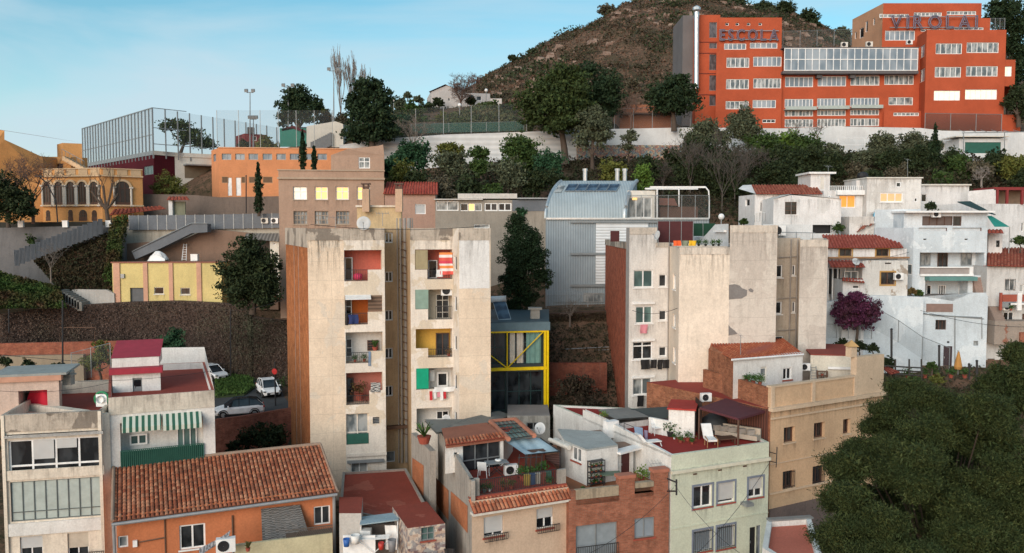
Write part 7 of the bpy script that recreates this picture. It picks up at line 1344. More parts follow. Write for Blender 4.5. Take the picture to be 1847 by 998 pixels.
t2=thing('metal_shelf','wire shelving unit with pots against the white roof room','shelf',gz(*Q5(1250,555),zB)); c=gz(*Q5(1250,558),zB); ff=s2.f[1]; q=MB(); u0,u1,z0,z1=ff.rect(*Q5(1203,385,1293,560))
for u in (u0,u1):
    for n_ in (.05,.4): ff.slab(q,u-.02,u+.02,zB,z1,n_,n_+.04)
q.build('upright',IRON,t2); q=MB()
for k in range(5): z=zB+.15+(z1-zB-.2)*k/4; ff.slab(q,u0,u1,z,z+.03,.05,.44)
q.build('board',IRON,t2)
for k in range(1,5):
    z=zB+.18+(z1-zB-.2)*k/4 if k<4 else zB+.18
    for j in range(3): pot_plant(ff.pt(u0+(u1-u0)*(j+.5)/3,z,.25),.3,'small pot on the wire shelf, %s shelf, %s pot'%(('second','third','fourth','lowest')[k-1],('left','middle','right')[j]),r=.1,n=20)
t2=thing('patio_table','green patio table behind the brick parapet','table',gz(*Q5(1360,575),zB)); c=gz(*Q5(1360,565),zB); q=MB(); q.box(c+Vector((0,.3,.78)),(1.3,.8,.05),.2); q.build('tabletop',flat('table_green',(.10,.14,.10),.6),t2)
for a in (-.5,.5):
    for b_ in (0,.6): q=MB(); q.tube([c+Vector((a,b_,.76)),c+Vector((a,b_,0))],.025,5); q.build('leg',IRON,t2)
pot_plant(gz(*Q5(1555,540),zB),1.5,'leafy lime green plant between the brick parapet pillars',PLY,REDT); pot_plant(gz(*Q5(1180,590),zB),.4,'tiny pot on the patio floor left of the shelf'); pot_plant(gz(*Q5(1255,550),zB),.5,'small dark pot below the wire shelf')
t2=thing('retractable_awning','rolled white awning cassette above the roof room corner','awning',G(1010,800,55)); q=MB(); q.tube([G(*Q5(965,262),54.5),G(*Q5(1090,312),52.0)],.16,8); q.build('cassette',OFFW,t2); q=MB(); q.face([G(*Q5(965,262),54.5),G(*Q5(1000,245),55),G(*Q5(1120,300),52.5),G(*Q5(1090,315),52.0)]); q.build('cover',OFFW,t2)
# green-white building
t=thing('pale_green_house','pale green house with red roof terrace and blue framed windows','house',G(1300,998,51)); GRN=plaster('pale_green',(.56,.60,.49),.25,.15,(.3,.3,.22)); RT=plaster('terrace_red',(.29,.035,.03),.35,0,(.15,.04,.035))
FL=XY(1210,900,50.1); FR=XY(1386,870,53.2); zG_=G(1300,810,51.6).z; s=Shell(t,[FL,FR,(FR[0]-2.0,FR[1]+9),(FL[0]-6.5,FL[1]+14.5)],4,zG_+.02); f=s.f[0]; BLF=flat('blue_grey_frame',(.17,.20,.26),.6)
for r_,bl,nn in (((478,692,562,790),0,2),((588,677,664,770),.85,1),((727,655,792,745),.6,2)): window(t,f,*Q4(*r_),n=nn,gl=GL,blind=bl,sill=REDT,surround=BLF,depth=.2,fw=.08)
for r_ in ((478,893,560,990),(585,872,664,975)): window(t,f,*Q4(*r_),n=1,gl=BLINDG,surround=BLF,bars=True,sill=REDT)
door(t,f,*Q4(732,880,760,1010),BLACK); window(t,f,*Q4(762,872,782,1010),n=1,gl=GC,fc=BLF,name='side_light')
for x,y in ((485,640),(598,622),(710,604)): slabpart(t,f,*Q4(x-8,y-3,x+8,y+3),.0,.03,BROWN,'vent')
wl=MB(); s.make(wl,0,{1:2,2:2,3:2},parapet=.14,rm=1,cap=0,pt=.22); wl.build('wall',[GRN,RT,FWW],t); q=MB(); _,z=f.uz(*Q4(600,600)); f.slab(q,-.05,f.L+.02,z-.1,z+.1,0,.2); q.build('cornice',flat('cornice_cream',(.58,.57,.47),.8),t); slabpart(t,f,*Q4(690,762,724,775),0,.6,GREY,'lamp')
q=MB(); _,z=f.uz(*Q4(600,850)); f.slab(q,0,f.L,z-.03,z+.03,.0,.05); q.build('string_course',GRN,t); drip(t,f,0,f.L,zG_-.9,1.3)
zr=zG_-.12
def pg(x,y,dz=0): v=gz(*Q4(x,y),zr); v.z+=dz; return v
# white terrace walls (left side wall rises)
fl=s.f[3]; q=MB(); 
q.face([fl.pt(fl.L*.3,zr),fl.pt(fl.L,zr),fl.pt(fl.L,zG_+.02),fl.pt(fl.L*.5,zG_+.55),fl.pt(fl.L*.3,zG_+.6)]); q.face([fl.pt(fl.L*.3,zr,-.2),fl.pt(fl.L,zr,-.2),fl.pt(fl.L,zG_+.02,-.2),fl.pt(fl.L*.5,zG_+.55,-.2),fl.pt(fl.L*.3,zG_+.6,-.2)]); q.face([fl.pt(fl.L,zG_+.02,0),fl.pt(fl.L,zG_+.02,-.2),fl.pt(fl.L*.5,zG_+.55,-.2),fl.pt(fl.L*.5,zG_+.55,0)]); q.build('side_parapet',FWW,t)
hs_=Shell(t,[gz(*Q4(275,420),zr).xy,gz(*Q4(365,450),zr).xy,gz(*Q4(482,440),zr).xy,gz(*Q4(500,380),zr).xy,gz(*Q4(300,370),zr).xy],zr,zr+2.9) 
w1=Fac(gz(*Q4(365,470),zr).xy,gz(*Q4(482,478),zr).xy); q=MB(); w1.slab(q,0,w1.L,zr,w1.uz(*Q4(420,350))[1],-2.6,0); w0=Fac(gz(*Q4(275,452),zr).xy,gz(*Q4(365,470),zr).xy); w0.slab(q,0,w0.L,zr,w0.uz(*Q4(300,388))[1],-.2,0); q.build('terrace_wall',FWW,t)
q=MB(); z=w1.uz(*Q4(420,350))[1]; w1.slab(q,-.1,w1.L+.1,z,z+.1,-2.9,.12); q.build('terrace_roof',plaster('red_flat',(.38,.05,.04),.3,0),t)
t2,s2=house('white roof shed with grey sheet roof behind the red terrace',(1112,780,57.0),(1170,780,58.3),4.5,10,(1120,757,57.2),FWW); slabpart(t2,s2.f[0],*Q4(70,395,122,470),.0,.5,WHITE,'cylinder_cover'); s2=Shell(t2,[XY(1080,770,59.8),XY(1112,780,57),XY(1169,780,58.3),XY(1136,770,61.6)],10,s2.z1-.25); s2.mats=[FWW,ROOFG]; s2.pp=0; fin(t2,s2); q=MB(); P4=[G(1078,741,60),G(1110,758,56.8),G(1172,754,58.1),G(1134,737,62)]; q.face(P4); q.face([p+Vector((0,0,.08)) for p in P4]); q.build('roof',ribbed('asb2',(.24,.235,.22),.3,False,.9,0,.3),t2)
t2=thing('mesh_screen','dark mesh shade screen stretched behind the white roof shed','screen',G(1175,750,61)); q=MB(); q.face([G(*Q4(190,345),61),G(*Q4(362,335),61),G(*Q4(362,390),59.5),G(*Q4(275,390),59.5)]); q.build('fabric',flat('mesh_dark',(.05,.06,.06),.9),t2); q=MB(); q.tube([G(*Q4(362,335),61),G(*Q4(362,395),60)],.03,5); q.build('post',GREY,t2)
# purple pergola
pgm=flat('aubergine',(.085,.022,.03),.8); t2=thing('pergola','aubergine fabric pergola with wooden posts over the corner sofa','pergola',pg(690,500)); pq=[G(*Q4(505,338),54.5),G(*Q4(682,388),52.3),G(*Q4(808,352),54.3),G(*Q4(625,297),57.2)]; q=MB(); q.face(pq); q.face([p-Vector((0,0,.14)) for p in pq[::-1]])
for i in range(4): a,b_=pq[i],pq[(i+1)%4]; q.face([a,b_,b_-Vector((0,0,.14)),a-Vector((0,0,.14))])
q.build('roof',pgm,t2); q=MB()
for p in pq[:3]: q.tube([p-Vector((0,0,.1)),Vector((p.x,p.y,zr))],.07,6)
q.build('post',BROWN,t2); q=MB(); a,b_=pg(632,462),pg(808,498); ff=Fac(pg(632,455).xy,pg(812,490).xy); ff.slab(q,0,ff.L,zr,zr+2.1,-.1,-.04); q.build('timber_screen',ribbed('timber_screen',(.11,.035,.022),.18,False,.8,0,.5),t2); q=MB(); a=pg(485,440); b_=pg(512,470); ff=Fac(a.xy,b_.xy); ff.slab(q,0,ff.L,zr,zr+2.3,-.06,0); q.build('trellis',flat('trellis_dark',(.035,.02,.015),.9),t2)
# sofa
SOF=flat('sofa_beige',(.40,.35,.29),.9); t2=thing('corner_sofa','beige L shaped corner sofa with cushions under the aubergine pergola','sofa',pg(670,490)); a,b_,c=pg(575,470),pg(640,480),pg(765,500); q=MB(); 
for p0,p1 in ((a,b_),(b_,c)):
    d=(p1-p0); n=Vector((-d.y,d.x,0)).normalized(); q.obox(p0+Vector((0,0,.12)),d,n*.75,Vector((0,0,.3)))
q.build('seat',SOF,t2)
q=MB()
for p0,p1 in ((a,b_),(b_,c)):
    d=(p1-p0); n=Vector((-d.y,d.x,0)).normalized(); q.obox(p0+n*.6+Vector((0,0,.42)),d,n*.16,Vector((0,0,.4)))
q.build('backrest',SOF,t2)
for i in range(5):
    p=(a.lerp(b_,(i+.5)/2) if i<2 else b_.lerp(c,(i-1.5)/3)); q=MB(); q.box(p+Vector((0,.35,.56)),(.5,.2,.36),.3); q.build('cushion',flat('cushion_grey',(.33,.30,.27),.9),t2)
t2=thing('coffee_table','low wooden table in front of the corner sofa','table',pg(625,500)); q=MB(); q.box(pg(625,500)+Vector((0,0,.36)),(1.3,.8,.06),.3); q.build('tabletop',BROWN,t2); q=MB()
for i in (-.5,.5):
    for j in (-.3,.3): q.box(pg(625,500)+Vector((i,j,.17)),(.08,.08,.34),.3)
q.build('leg',BROWN,t2)
t2=thing('lounge_chair','white cushioned wooden lounge chair on the red terrace','chair',pg(560,515)); c=pg(558,515); q=MB(); q.obox(c+Vector((-.3,-.35,.38)),(.65,.1,0),(-.1,.65,.05),(0,0,.12)); q.build('seat',WHITE,t2); q=MB(); q.obox(c+Vector((-.4,.25,.45)),(.65,.1,0),(-.02,.12,0),(-.08,.45,.85)); q.build('backrest',WHITE,t2)
for a in (-.33,.33): q=MB(); q.tube([c+Vector((a,-.4,0)),c+Vector((a,-.4,.55)),c+Vector((a,.3,.6)),c+Vector((a,.35,0))],.035,5); q.build('leg',flat('light_wood',(.3,.17,.08),.6),t2)
t2=thing('covered_barbecue','dark covered kettle shape behind the sofa under the pergola','barbecue',pg(570,455)); c=pg(572,452); q=MB(); q.lathe(c,[(.75,0),(.95,.5),(.85,.95),(.45,1.25),(.02,1.35)],16); q.build('cover',flat('cover_dark',(.03,.035,.04),.7),t2,True); q=MB(); q.lathe(c+Vector((0,0,1.33)),[(.08,0),(.08,.08),(.01,.1)],8); q.build('knob',BLACK,t2)
chair(pg(312,462),.3,'white garden chair in the back corner of the red terrace',k=1.1); 
t2=thing('sun_lounger','small white reclining chair near the left parapet of the red terrace','chair',pg(300,515)); c=pg(300,515); q=MB(); q.obox(c+Vector((-.5,-.3,.3)),(1.0,.3,0),(-.2,.55,0),(0,0,.06)); q.build('seat',WHITE,t2); q=MB(); q.obox(c+Vector((-.7,-.3,.35)),(.2,.05,-.0),(-.2,.55,0),(-.4,-.1,.5)); q.build('backrest',WHITE,t2); q=MB(); q.tube([c+Vector((.4,.2,.3)),c+Vector((.5,.0,0))],.03,5); q.tube([c+Vector((-.4,.2,.3)),c+Vector((-.5,.1,0))],.03,5); q.build('leg',WHITE,t2)
for i,(x,y,h,l,pt) in enumerate(((373,470,1.5,'tall dark plant by the white terrace wall',IRON),(420,498,.7,'wide terracotta bowl with dry plant on the red terrace',REDT),(392,482,.5,'white pot near the terrace wall, left of the bowl',WHITE),(452,490,.9,'terracotta pot plant beside the trellis',REDT),(472,505,.6,'small round terracotta pot right of the trellis plants',REDT),(410,472,.6,'small white pot behind the terracotta bowl',WHITE))): pot_plant(pg(x,y),h,l,PLG,pt)
pot_plant(fl.pt(fl.L*.45,zG_+.3,-.35),.9,'lime plant in a box on the white side parapet',PLY,REDT); 
ff=Fac(fl.pt(fl.L*.1,0,.3).xy,fl.pt(fl.L*.8,0,.3).xy)
t2=thing('drying_rack','thin clothes frame standing at the left parapet of the red terrace','drying rack',pg(200,470)); q=MB(); A_=G(*Q4(163,465),56); 
for p_,q_ in (((165,450),(165,410)),((165,410),(240,440)),((240,440),(250,500))): q.tube([G(*Q4(*p_),55.2),G(*Q4(*q_),54.6)],.02,4)
q.build('frame',IRON,t2)
fm=Fac(XY(1135,790,54.8),XY(1175,800,53.8)); cloth('towel','blue towel on the clothes frame of the red terrace','towel',fm,Q4(210,428,250,485),BLUEC,0,5,6); cloth('towel','pale purple towel beside the blue one on the terrace parapet','towel',fm,Q4(248,445,266,500),flat('lilac',(.25,.22,.33),.9),-.2,4,6)
ac_unit(G(*Q4(538,312),57.0),.2,.75,'outdoor unit behind the aubergine pergola at the brick base')
# peach building
t=thing('peach_house','long peach building with brown windows, panelled parapet and roof house','house',G(1480,940,54)); PCH=plaster('peach',(.58,.40,.255),.3,.25,(.2,.14,.09)); PCL=plaster('peach_light',(.60,.46,.33),.3,.3,(.25,.2,.15)); RBR=brick('rough_brick',(.27,.085,.04),(.42,.16,.08),(.26,.16,.11),.28,.09,.014,.5)
FL=XY(1388,850,54.0); FR=XY(1592,750,59.5); zc=G(1388,738,54).z; zp=G(1390,700,54).z; bk_=Vector((-3.2,12)); s=Shell(t,[FL,FR,(FR[0]-4.5,FR[1]+9),(FL[0]-6.6,FL[1]+9.5)],4,zc); f=s.f[0]
for r_ in ((887,427,937,497),(1023,407,1071,477),(1155,391,1187,458),(882,625,934,703),(1017,602,1068,683)): window(t,f,*Q4(*r_),n=2,gl=GL,fc=BROWN,fw=.10,depth=.3,sill=PCL,bars=r_[1]>600)
wl=MB(); s.make(wl,0,{3:2},rm=1); wl.build('wall',[PCH,ROOFR,RBR],t)
q=MB(); f.slab(q,-.1,f.L+.05,zc-.15,zc+.08,-.1,.30); _,z=f.uz(*Q4(860,385)); f.slab(q,0,f.L,z-.06,z+.06,0,.10); _,z=f.uz(*Q4(860,722)); f.slab(q,0,f.L,z-.06,z+.06,0,.10); _,z=f.uz(*Q4(860,590)); f.slab(q,0,f.L,z-.03,z+.03,0,.06); q.build('cornice',PCL,t)
_,zpl=f.uz(*Q4(840,795)); q=MB(); f.slab(q,0,f.L,4,zpl,.0,.12); q.build('stone_base',plaster('stone_base',(.17,.13,.12),.8,.3,(.05,.04,.04)),t)
q=MB(); u1,_=f.uz(1545,670); f.slab(q,0,u1,zc+.08,zp,-.25,-.02); q.build('parapet',PCH,t); q=MB(); f.slab(q,-.05,u1,zp,zp+.12,-.35,.06)
for k in (0,.46,.97): f.slab(q,u1*k,u1*k+.3,zc+.08,zp,-.02,.06)
q.build('parapet_trim',PCL,t); drip(t,f,0,f.L,zc-.2,1.6); zt2=G(1560,641,59).z; q=MB(); f.slab(q,u1,f.L,zc+.08,zt2,-.5,.0); q.build('chimney_breast',PCL,t); 
q=MB(); p=f.pt(u1-.1,zt2,-.4); q.box(p+Vector((0,0,.35)),(.55,.5,.7),.45); ch=q.build('chimney',PCL,t); q=MB(); cc=p+Vector((0,0,.75)); 
for a,b_ in (((-.4,-.4),(.4,-.4)),((.4,-.4),(.4,.4)),((.4,.4),(-.4,.4)),((-.4,.4),(-.4,-.4))): q.face([cc+Vector((*a,0)),cc+Vector((*b_,0)),cc+Vector((0,0,.45))])
q.build('cap',flat('cap_ochre',(.45,.28,.12),.8),ch)
# roof house
zf=zc+.05; hA=gz(*Q4(545,225),zf); hB=G(*Q4(655,245),56.6); hB=gz(*Q4(655,275),zf); hC=gz(*Q4(968,248),zf)
h0=XY(1277,690,62); h1=XY(1322,700,57.2); h2=XY(1447,690,60.2); ez=G(1322,648,57.2).z
s2=Shell(t,[h0,h1,h2,(h2[0]-3.5,h2[1]+5)],zf-2,ez); door(t,s2.f[1],*Q4(782,155,808,228),OFFW,gp=GC); window(t,s2.f[1],*Q4(884,160,922,213),n=2,gl=GL,sill=REDT)
wl=MB(); s2.make(wl,1,{0:0},rm=1); a=s2.f[0]; top=G(1283,624,62); 
wl.face([a.pt(0,ez),a.pt(a.L,ez),top],0); wl.build('roof_house',[RBR,FWW],t)
PT=tilemat('peach_tile',[(.33,.085,.035),(.43,.12,.05),(.50,.17,.08),(.38,.10,.045)],.15); q=MB(); tiles(q,G(*Q4(652,122),57),G(*Q4(975,97),60.2),G(*Q4(885,28),65),G(*Q4(550,68),62.5),.25,.42,6,.07); q.build('roof_tiles',[PT,REDT],t); q=MB(); tiles(q,G(*Q4(552,66),62.3),G(*Q4(700,60),62.8),G(*Q4(690,26),66),G(*Q4(565,26),66),.25,.42,5,.07); q.build('roof_tiles',[PT,REDT],t); q=MB(); q.tube([G(*Q4(652,124),56.9),G(*Q4(975,99),60.1)],.08,6); q.build('gutter',WHITE,t)
q=MB(); p0,p1,p2=Vector(h1),Vector(FL),Vector(FL); ff=Fac((h0[0]-.5,h0[1]-.5),(FL[0]-.1,FL[1]+.3)); q=MB(); ff.slab(q,0,ff.L,zf-2.5,zp-.05,-.25,0); q.build('brick_parapet',RBR,t)
fw_=Fac(XY(1461,690,61.5),XY(1545,690,61.0)); q=MB(); z=G(1500,642,61.2).z; fw_.slab(q,0,fw_.L,zf-1,z,-.2,0); f3=Fac(XY(1461,690,66),XY(1461,690,61.5)); f3.slab(q,0,f3.L,zf-1,z,-.2,0); q.build('white_wall',plaster('cream_wall_t',(.60,.57,.49),.3,.2),t); q=MB(); q.prism([fw_.a,fw_.b,fw_.b+Vector((2.2,5.5)),fw_.a+Vector((1.3,6))],z-.02,z+.08); q.build('red_roof',plaster('red_roof_back',(.25,.06,.045),.5,0),t)
slabpart(t,fw_,*Q4(1085,155,1190,165),.02,.2,WHITE,'pipe_box')
for i,(x,y,l) in enumerate(((685,212,'small plant left of the dark shrub on the brick parapet'),(715,222,'dark leafy shrub behind the brick parapet of the roof house'),(745,226,'second dark leafy shrub behind the brick parapet'))): pot_plant(ff.px(*Q4(x,y+14),-.6),.7+.3*(i>0),l,n=260)
t2=thing('bicycle_stand','rusty shelf rack with pots against the cream roof wall','rack',G(*Q4(1055,240),60.5)); t2['category']='rack'; t2.name='rusty_rack'; g=fw_.off(.5); u0,u1,z0,z1=g.rect(*Q4(1036,170,1080,235)); q=MB()
for u in (u0,u1): g.slab(q,u-.03,u+.03,z0,z1,-.03,.03); g.slab(q,u-.03,u+.03,z0,z1,.3,.36)
q.build('upright',RUST,t2); q=MB()
for k in range(4): z=z0+(z1-z0)*k/3.3; g.slab(q,u0,u1,z,z+.05,-.03,.36); 
q.build('board',RUST,t2)
for k in range(3): z=z0+(z1-z0)*k/3.3+.06; pot_plant(g.pt((u0+u1)/2,z,.15),.45,'small pot on the rusty rack, %s board'%('lowest','middle','upper')[k],leafmat('rackpl%d'%k,(.2,.08,.04),(.1,.1,.05)),REDT,r=.15,n=30)
t2=thing('ladder','thin metal ladder leaning beside the rusty rack','ladder',G(*Q4(1022,238),60.6)); q=MB(); a,b_=g.px(*Q4(1020,236),.3),g.px(*Q4(1024,155),-.3)
for d in (-.2,.2): q.tube([a+Vector((d,0,0)),b_+Vector((d,0,0))],.025,5)
q.build('rail',GREY,t2)
for i in range(7): q=MB(); p=a.lerp(b_,(i+.5)/7); q.tube([p-Vector((.2,0,0)),p+Vector((.2,0,0))],.018,4); q.build('rung',GREY,t2)
ac_unit(G(*Q4(985,172),61),0,.7,'small unit on the wall right of the roof house window')
# small pink roof bottom right
t=thing('low_house','low house corner with pink terrace roof at the bottom edge beside the pine','house',G(1420,998,47)); s=Shell(t,[XY(1375,985,45.6),XY(1440,1030,42.5),XY(1482,985,44.8),XY(1462,942,50.5),XY(1383,958,50)],4,G(1420,965,47.5).z); q=MB(); s.make(q,0,parapet=.35,rm=1,cap=0,pt=.3); q.build('wall',[FWW,plaster('pink_roof',(.52,.16,.11),.3,0)],t); q=MB(); f=s.f[3]; f.slab(q,0,f.L,s.z1,s.z1+.1,-.35,.1); q.build('coping',GREY,t)
q=MB(); tiles(q,G(1606,676,66),G(1624,672,66),G(1600,662,69),G(1590,664,69),.3,.5,3,.08); solo(q,'shed_roof','small dark red tiled shed roof behind the peach building','roof',[VT2,REDT],G(1606,690,66))
# wire bracket + cables
t=thing('wire_bracket','iron bracket with insulators on the corner of the brick house','bracket',G(1212,895,49.5)); q=MB(); q.tube([G(*Q5(1718,510),49.6),G(*Q5(1780,535),48.8)],.05,5); q.tube([G(*Q5(1718,590),49.6),G(*Q5(1780,590),48.8)],.05,5); q.tube([G(*Q5(1776,515),48.8),G(*Q5(1776,615),48.8)],.06,5); q.build('arm',IRON,t)
t=thing('wire_bracket','thin iron bracket on the corner of the peach building','bracket',G(1395,825,53.5)); q=MB(); q.tube([G(*Q4(822,540),53.8),G(*Q4(850,548),53)],.03,5); q.tube([G(*Q4(856,518),53),G(*Q4(852,610),53)],.035,5); q.tube([G(*Q4(822,580),53.8),G(*Q4(850,588),53)],.03,5); q.build('arm',IRON,t)
def cable(label,a,b_,sag=.4,r=.016):
    a,b_=Vector(a),Vector(b_); q=MB(); q.tube([a.lerp(b_,k/14)-Vector((0,0,sag*4*(k/14)*(1-k/14))) for k in range(15)],r,4); solo(q,'overhead_cable',label,'cable',IRON,a,'overhead cables')
cable('cable running from the brick house bracket down to the lower right',G(1217,875,48.8),G(1345,1005,44)); cable('cable running from the brick house bracket down to the lower left',G(1215,880,48.8),G(1050,1005,44)); cable('cable crossing up to the corner of the peach building',G(1388,835,53),G(1250,1005,45)); cable('long thin wire over the striped awning house roofs',G(140,688,52),G(390,668,60),.2,.012); cable('wire rising from the left edge over the pink roof hut',G(-5,705,50),G(200,690,54),.3,.012)
def antenna(px,y0,y1,Y,label,n=5,w=.5):
    t=thing('tv_antenna',label,'antenna',G(px,y0,Y),'tv antennas'); a,b_=G(px,y0,Y),G(px,y1,Y); q=MB(); q.tube([a,b_],.022,5); q.build('mast',GREY,t); q=MB(); d=Vector((.9,.3,.0)); q.tube([b_-d*w,b_+d*w],.015,4)
    for k in range(n): p=b_-d*w+d*2*w*k/(n-1); q.tube([p-Vector((-.1,.3,.15)),p+Vector((-.1,.3,.15))],.01,4)
    q.build('boom',GREY,t)
antenna(1336,678,605,58.5,'mast antenna in front of the roof house of the peach building',2,.1); antenna(1427,430,352,83,'tall mast in front of the plain white box house',2,.15); antenna(1195,855,835,51,'horizontal tv antenna on the white wall right of the dark door',9,.9); antenna(605,412,392,63,'small antenna on the left roof of the centre tower',4,.5); antenna(1494,330,300,93,'small antenna above the village stair house',3,.4); antenna(1637,330,288,93,'dark tall mast on the slope above the village',2,.2); antenna(690,408,385,63,'small antenna beside the dish on the centre tower',5,.5)
# ================= cars =================
CARW=flat('car_white',(.85,.87,.89),.32,0,.5); CARG=glass('car_glass',(.01,.015,.02),(.03,.04,.05),1,.05); TYRE=flat('tyre',(.015,.015,.016),.8); 
def car(c,rz,label,roofm=None,L=4.35,Wd=1.82,H=1.6,col=None):
    col=col or CARW; t=thing('parked_car',label,'car',c,'cars parked behind the brick wall'); c=Vector(c); X=Vector((math.cos(rz),math.sin(rz),0)); Y_=Vector((-X.y,X.x,0)); Z=Vector((0,0,1))
    def P_(x,y,z): return c+X*x+Y_*y+Z*z
    # body stations: x, half width, z low, z belt
    st=[(-L/2,.70,.42,.80),(-L/2+.12,.82,.30,.98),(-L*.36,.90,.24,1.02),(-L*.2,.91,.22,1.0),(0,.91,.22,.98),(L*.2,.91,.22,.97),(L*.30,.90,.24,.93),(L*.42,.86,.28,.82),(L/2-.06,.74,.34,.70),(L/2,.60,.42,.60)]
    q=MB(); rings=[]
    for x,w_,a,b_ in st:
        w_=w_*Wd/1.82; rings.append([P_(x,-w_*.86,a),P_(x,-w_,a+.2),P_(x,-w_,b_-.15),P_(x,-w_*.9,b_),P_(x,w_*.9,b_),P_(x,w_,b_-.15),P_(x,w_,a+.2),P_(x,w_*.86,a)])
    base=len(q.v)
    for r in rings: q.v+=[tuple(p) for p in r]
    for i in range(len(rings)-1):
        for k in range(8): k2=(k+1)%8; q.f.append((base+i*8+k,base+i*8+k2,base+(i+1)*8+k2,base+(i+1)*8+k)); q.m.append(0)
    q.face(rings[0][::-1]); q.face(rings[-1]); q.build('body',col,t,False)
    cab=[(-L*.47,.70,.98),(-L*.36,.64,H-.12),(-L*.2,.62,H-.02),(0,.62,H),(L*.1,.64,H-.04),(L*.285,.74,.97)]
    q=MB(); lo=[(-L*.47),(-L*.40),(-L*.2),0,L*.15,L*.29]
    def side(sg):
        return [P_(x,sg*w_*Wd/1.82,z) for x,w_,z in cab]
    l,r=side(-1),side(1); lb=[P_(x,-.80*Wd/1.82,.97) for x in lo]; rb=[P_(x,.80*Wd/1.82,.97) for x in lo]
    for i in range(len(cab)-1):
        q.face([lb[i],lb[i+1],l[i+1],l[i]]); q.face([rb[i],rb[i+1],r[i+1],r[i]])
    q.face([l[0],l[1],r[1],r[0]]); q.face([l[4],l[5],r[5],r[4]]); q.build('windows',CARG,t)
    q=MB(); up=Z*.03
    for i in range(1,4): q.face([l[i]+up,l[i+1]+up,r[i+1]+up,r[i]+up])
    for s_ in (l,r):
        for i in range(1,4): q.tube([s_[i]+up*.5,s_[i+1]+up*.5],.045,4)
        q.tube([s_[4],s_[5]],.04,4); q.tube([s_[1],s_[0]],.06,4)
    for i in (2,3):
        q.tube([l[i],lb[i]],.035,4); q.tube([r[i],rb[i]],.035,4)
    q.build('roof',roofm or col,t)
    for sx in (-.30,.31):
        for sy in (-1,1):
            wc=P_(L*sx,sy*.80*Wd/1.82,.33); q=MB(); q.lathe(wc-Y_*.11*1,[(.19,0),(.32,0),(.345,.04),(.345,.19),(.32,.23),(.19,.23)],20,ax=Y_); wh=q.build('wheel',TYRE,t); q=MB(); q.lathe(wc-Y_*.1,[(.01,.0),(.2,-.005),(.2,.21),(.01,.215)],10,ax=Y_); q.build('rim',STEEL,wh)
            q=MB(); q.tube([P_(L*sx+.42*math.cos(a),sy*.905*Wd/1.82,.33+.42*math.sin(a)) for a in np.linspace(0,math.pi,9)],.045,4); q.build('wheel_arch',BLACK,t)
    for sy in (-1,1):
        q=MB(); q.obox(P_(L/2-.22,sy*.74-.14,.62),X*.2,Y_*.26,Z*.13); q.build('headlight',STEEL,t); q=MB(); q.obox(P_(-L/2-.01,sy*.68-.14,.78),X*.12,Y_*.26,Z*.16); q.build('tail_light',flat('tail_red',(.35,.01,.01),.3),t)
        q=MB(); q.obox(P_(L*.2,sy*.95-.1,.98),X*.12,Y_*.2,Z*.14); q.build('mirror',col,t)
    q=MB(); q.obox(P_(L/2-.03,-.55,.36),X*.06,Y_*1.1,Z*.2); q.build('grille',BLACK,t); q=MB(); q.obox(P_(L/2+.03,-.25,.42),X*.02,Y_*.5,Z*.11); q.build('number_plate',WHITE,t)
    q=MB(); q.obox(P_(-L*.33,-.92,.2),X*L*.62,Y_*.05,Z*.16); q.obox(P_(-L*.33,.87,.2),X*L*.62,Y_*.05,Z*.16); q.build('sill_trim',BLACK,t)
    return t
def road(px,py,dz=0): v=gz(px,py,13.07); v.z+=dz; return v
car(road(431,750),R(200),'white suv with black roof parked side on behind the brick wall',CARG); car(road(484,712),R(-62),'white suv facing the camera beside the tower'); car(road(381,684),R(-35),'white car partly hidden behind the left roof parapet'); car(road(352,668),R(-25),'farthest white car at the left end of the road')
BKR=brick('retaining_brick',(.26,.075,.05),(.34,.115,.075),(.22,.15,.12),.28,.09,.012,.5)
ribbon_wall('brick_wall','dark red brick retaining wall below the parked cars','wall',[(388,757),(430,752),(525,736)],None,6,BKR,.4,ys=[71.5,72,73.2])
t=thing('street_lamp','dark street lamp post with red sign beside the parked suv','street lamp',road(497,732)); p=road(497,732); q=MB(); q.tube([p,p+Vector((0,0,4.2))],.07,7); q.build('post',IRON,t); q=MB(); q.lathe(p+Vector((0,-.1,3.3)),[(.01,0),(.28,0),(.28,.04),(.01,.05)],14,ax=(-.3,-1,0)); q.build('round_sign',flat('sign_red',(.5,.02,.02),.5),t)
for i,(x,y0,y1,l) in enumerate(((416,678,560,'tall dark pole in front of the creeper wall near the cars'),(16,600,560,'slim dark pole at the left end of the creeper wall'),(113,660,590,'thin pole of the ball goal before the creeper wall'),(105,400,335,'curved dark street lamp before the mansion'),(444,385,318,'dark pole before the salmon building'),(113,655,545,'dark pole rising left of the bush by the brick wall'))):
    Y={0:86,1:86,2:87,3:100,4:102,5:72}[i]; t=thing('pole',l,'pole',G(x,y0,Y)); q=MB(); q.tube([G(x,y0,Y),G(x,y1,Y)] if i!=3 else [G(104,402,99),G(101,362,99),G(84,330,99),G(70,318,99)],.07,6); q.build('shaft',IRON,t); q=MB(); c=G(x,y1,Y) if i!=3 else G(70,318,99); q.lathe(c,[(.09,0),(.09,.1),(.02,.14)],6) if i!=3 else q.box(c,(.9,.3,.15)); q.build('cap',IRON,t)
q=MB(); q.tube([G(108,620,87),G(108,591,87),G(171,591,87),G(171,612,87)],.04,5); solo(q,'goal_frame','rusty thin goal frame before the creeper wall','frame',RUST,G(108,620,87))
netfence('low wire fence behind the left roof terraces',[(130,690),(200,672)],60,2.2,NETC,1.2,r=.03)
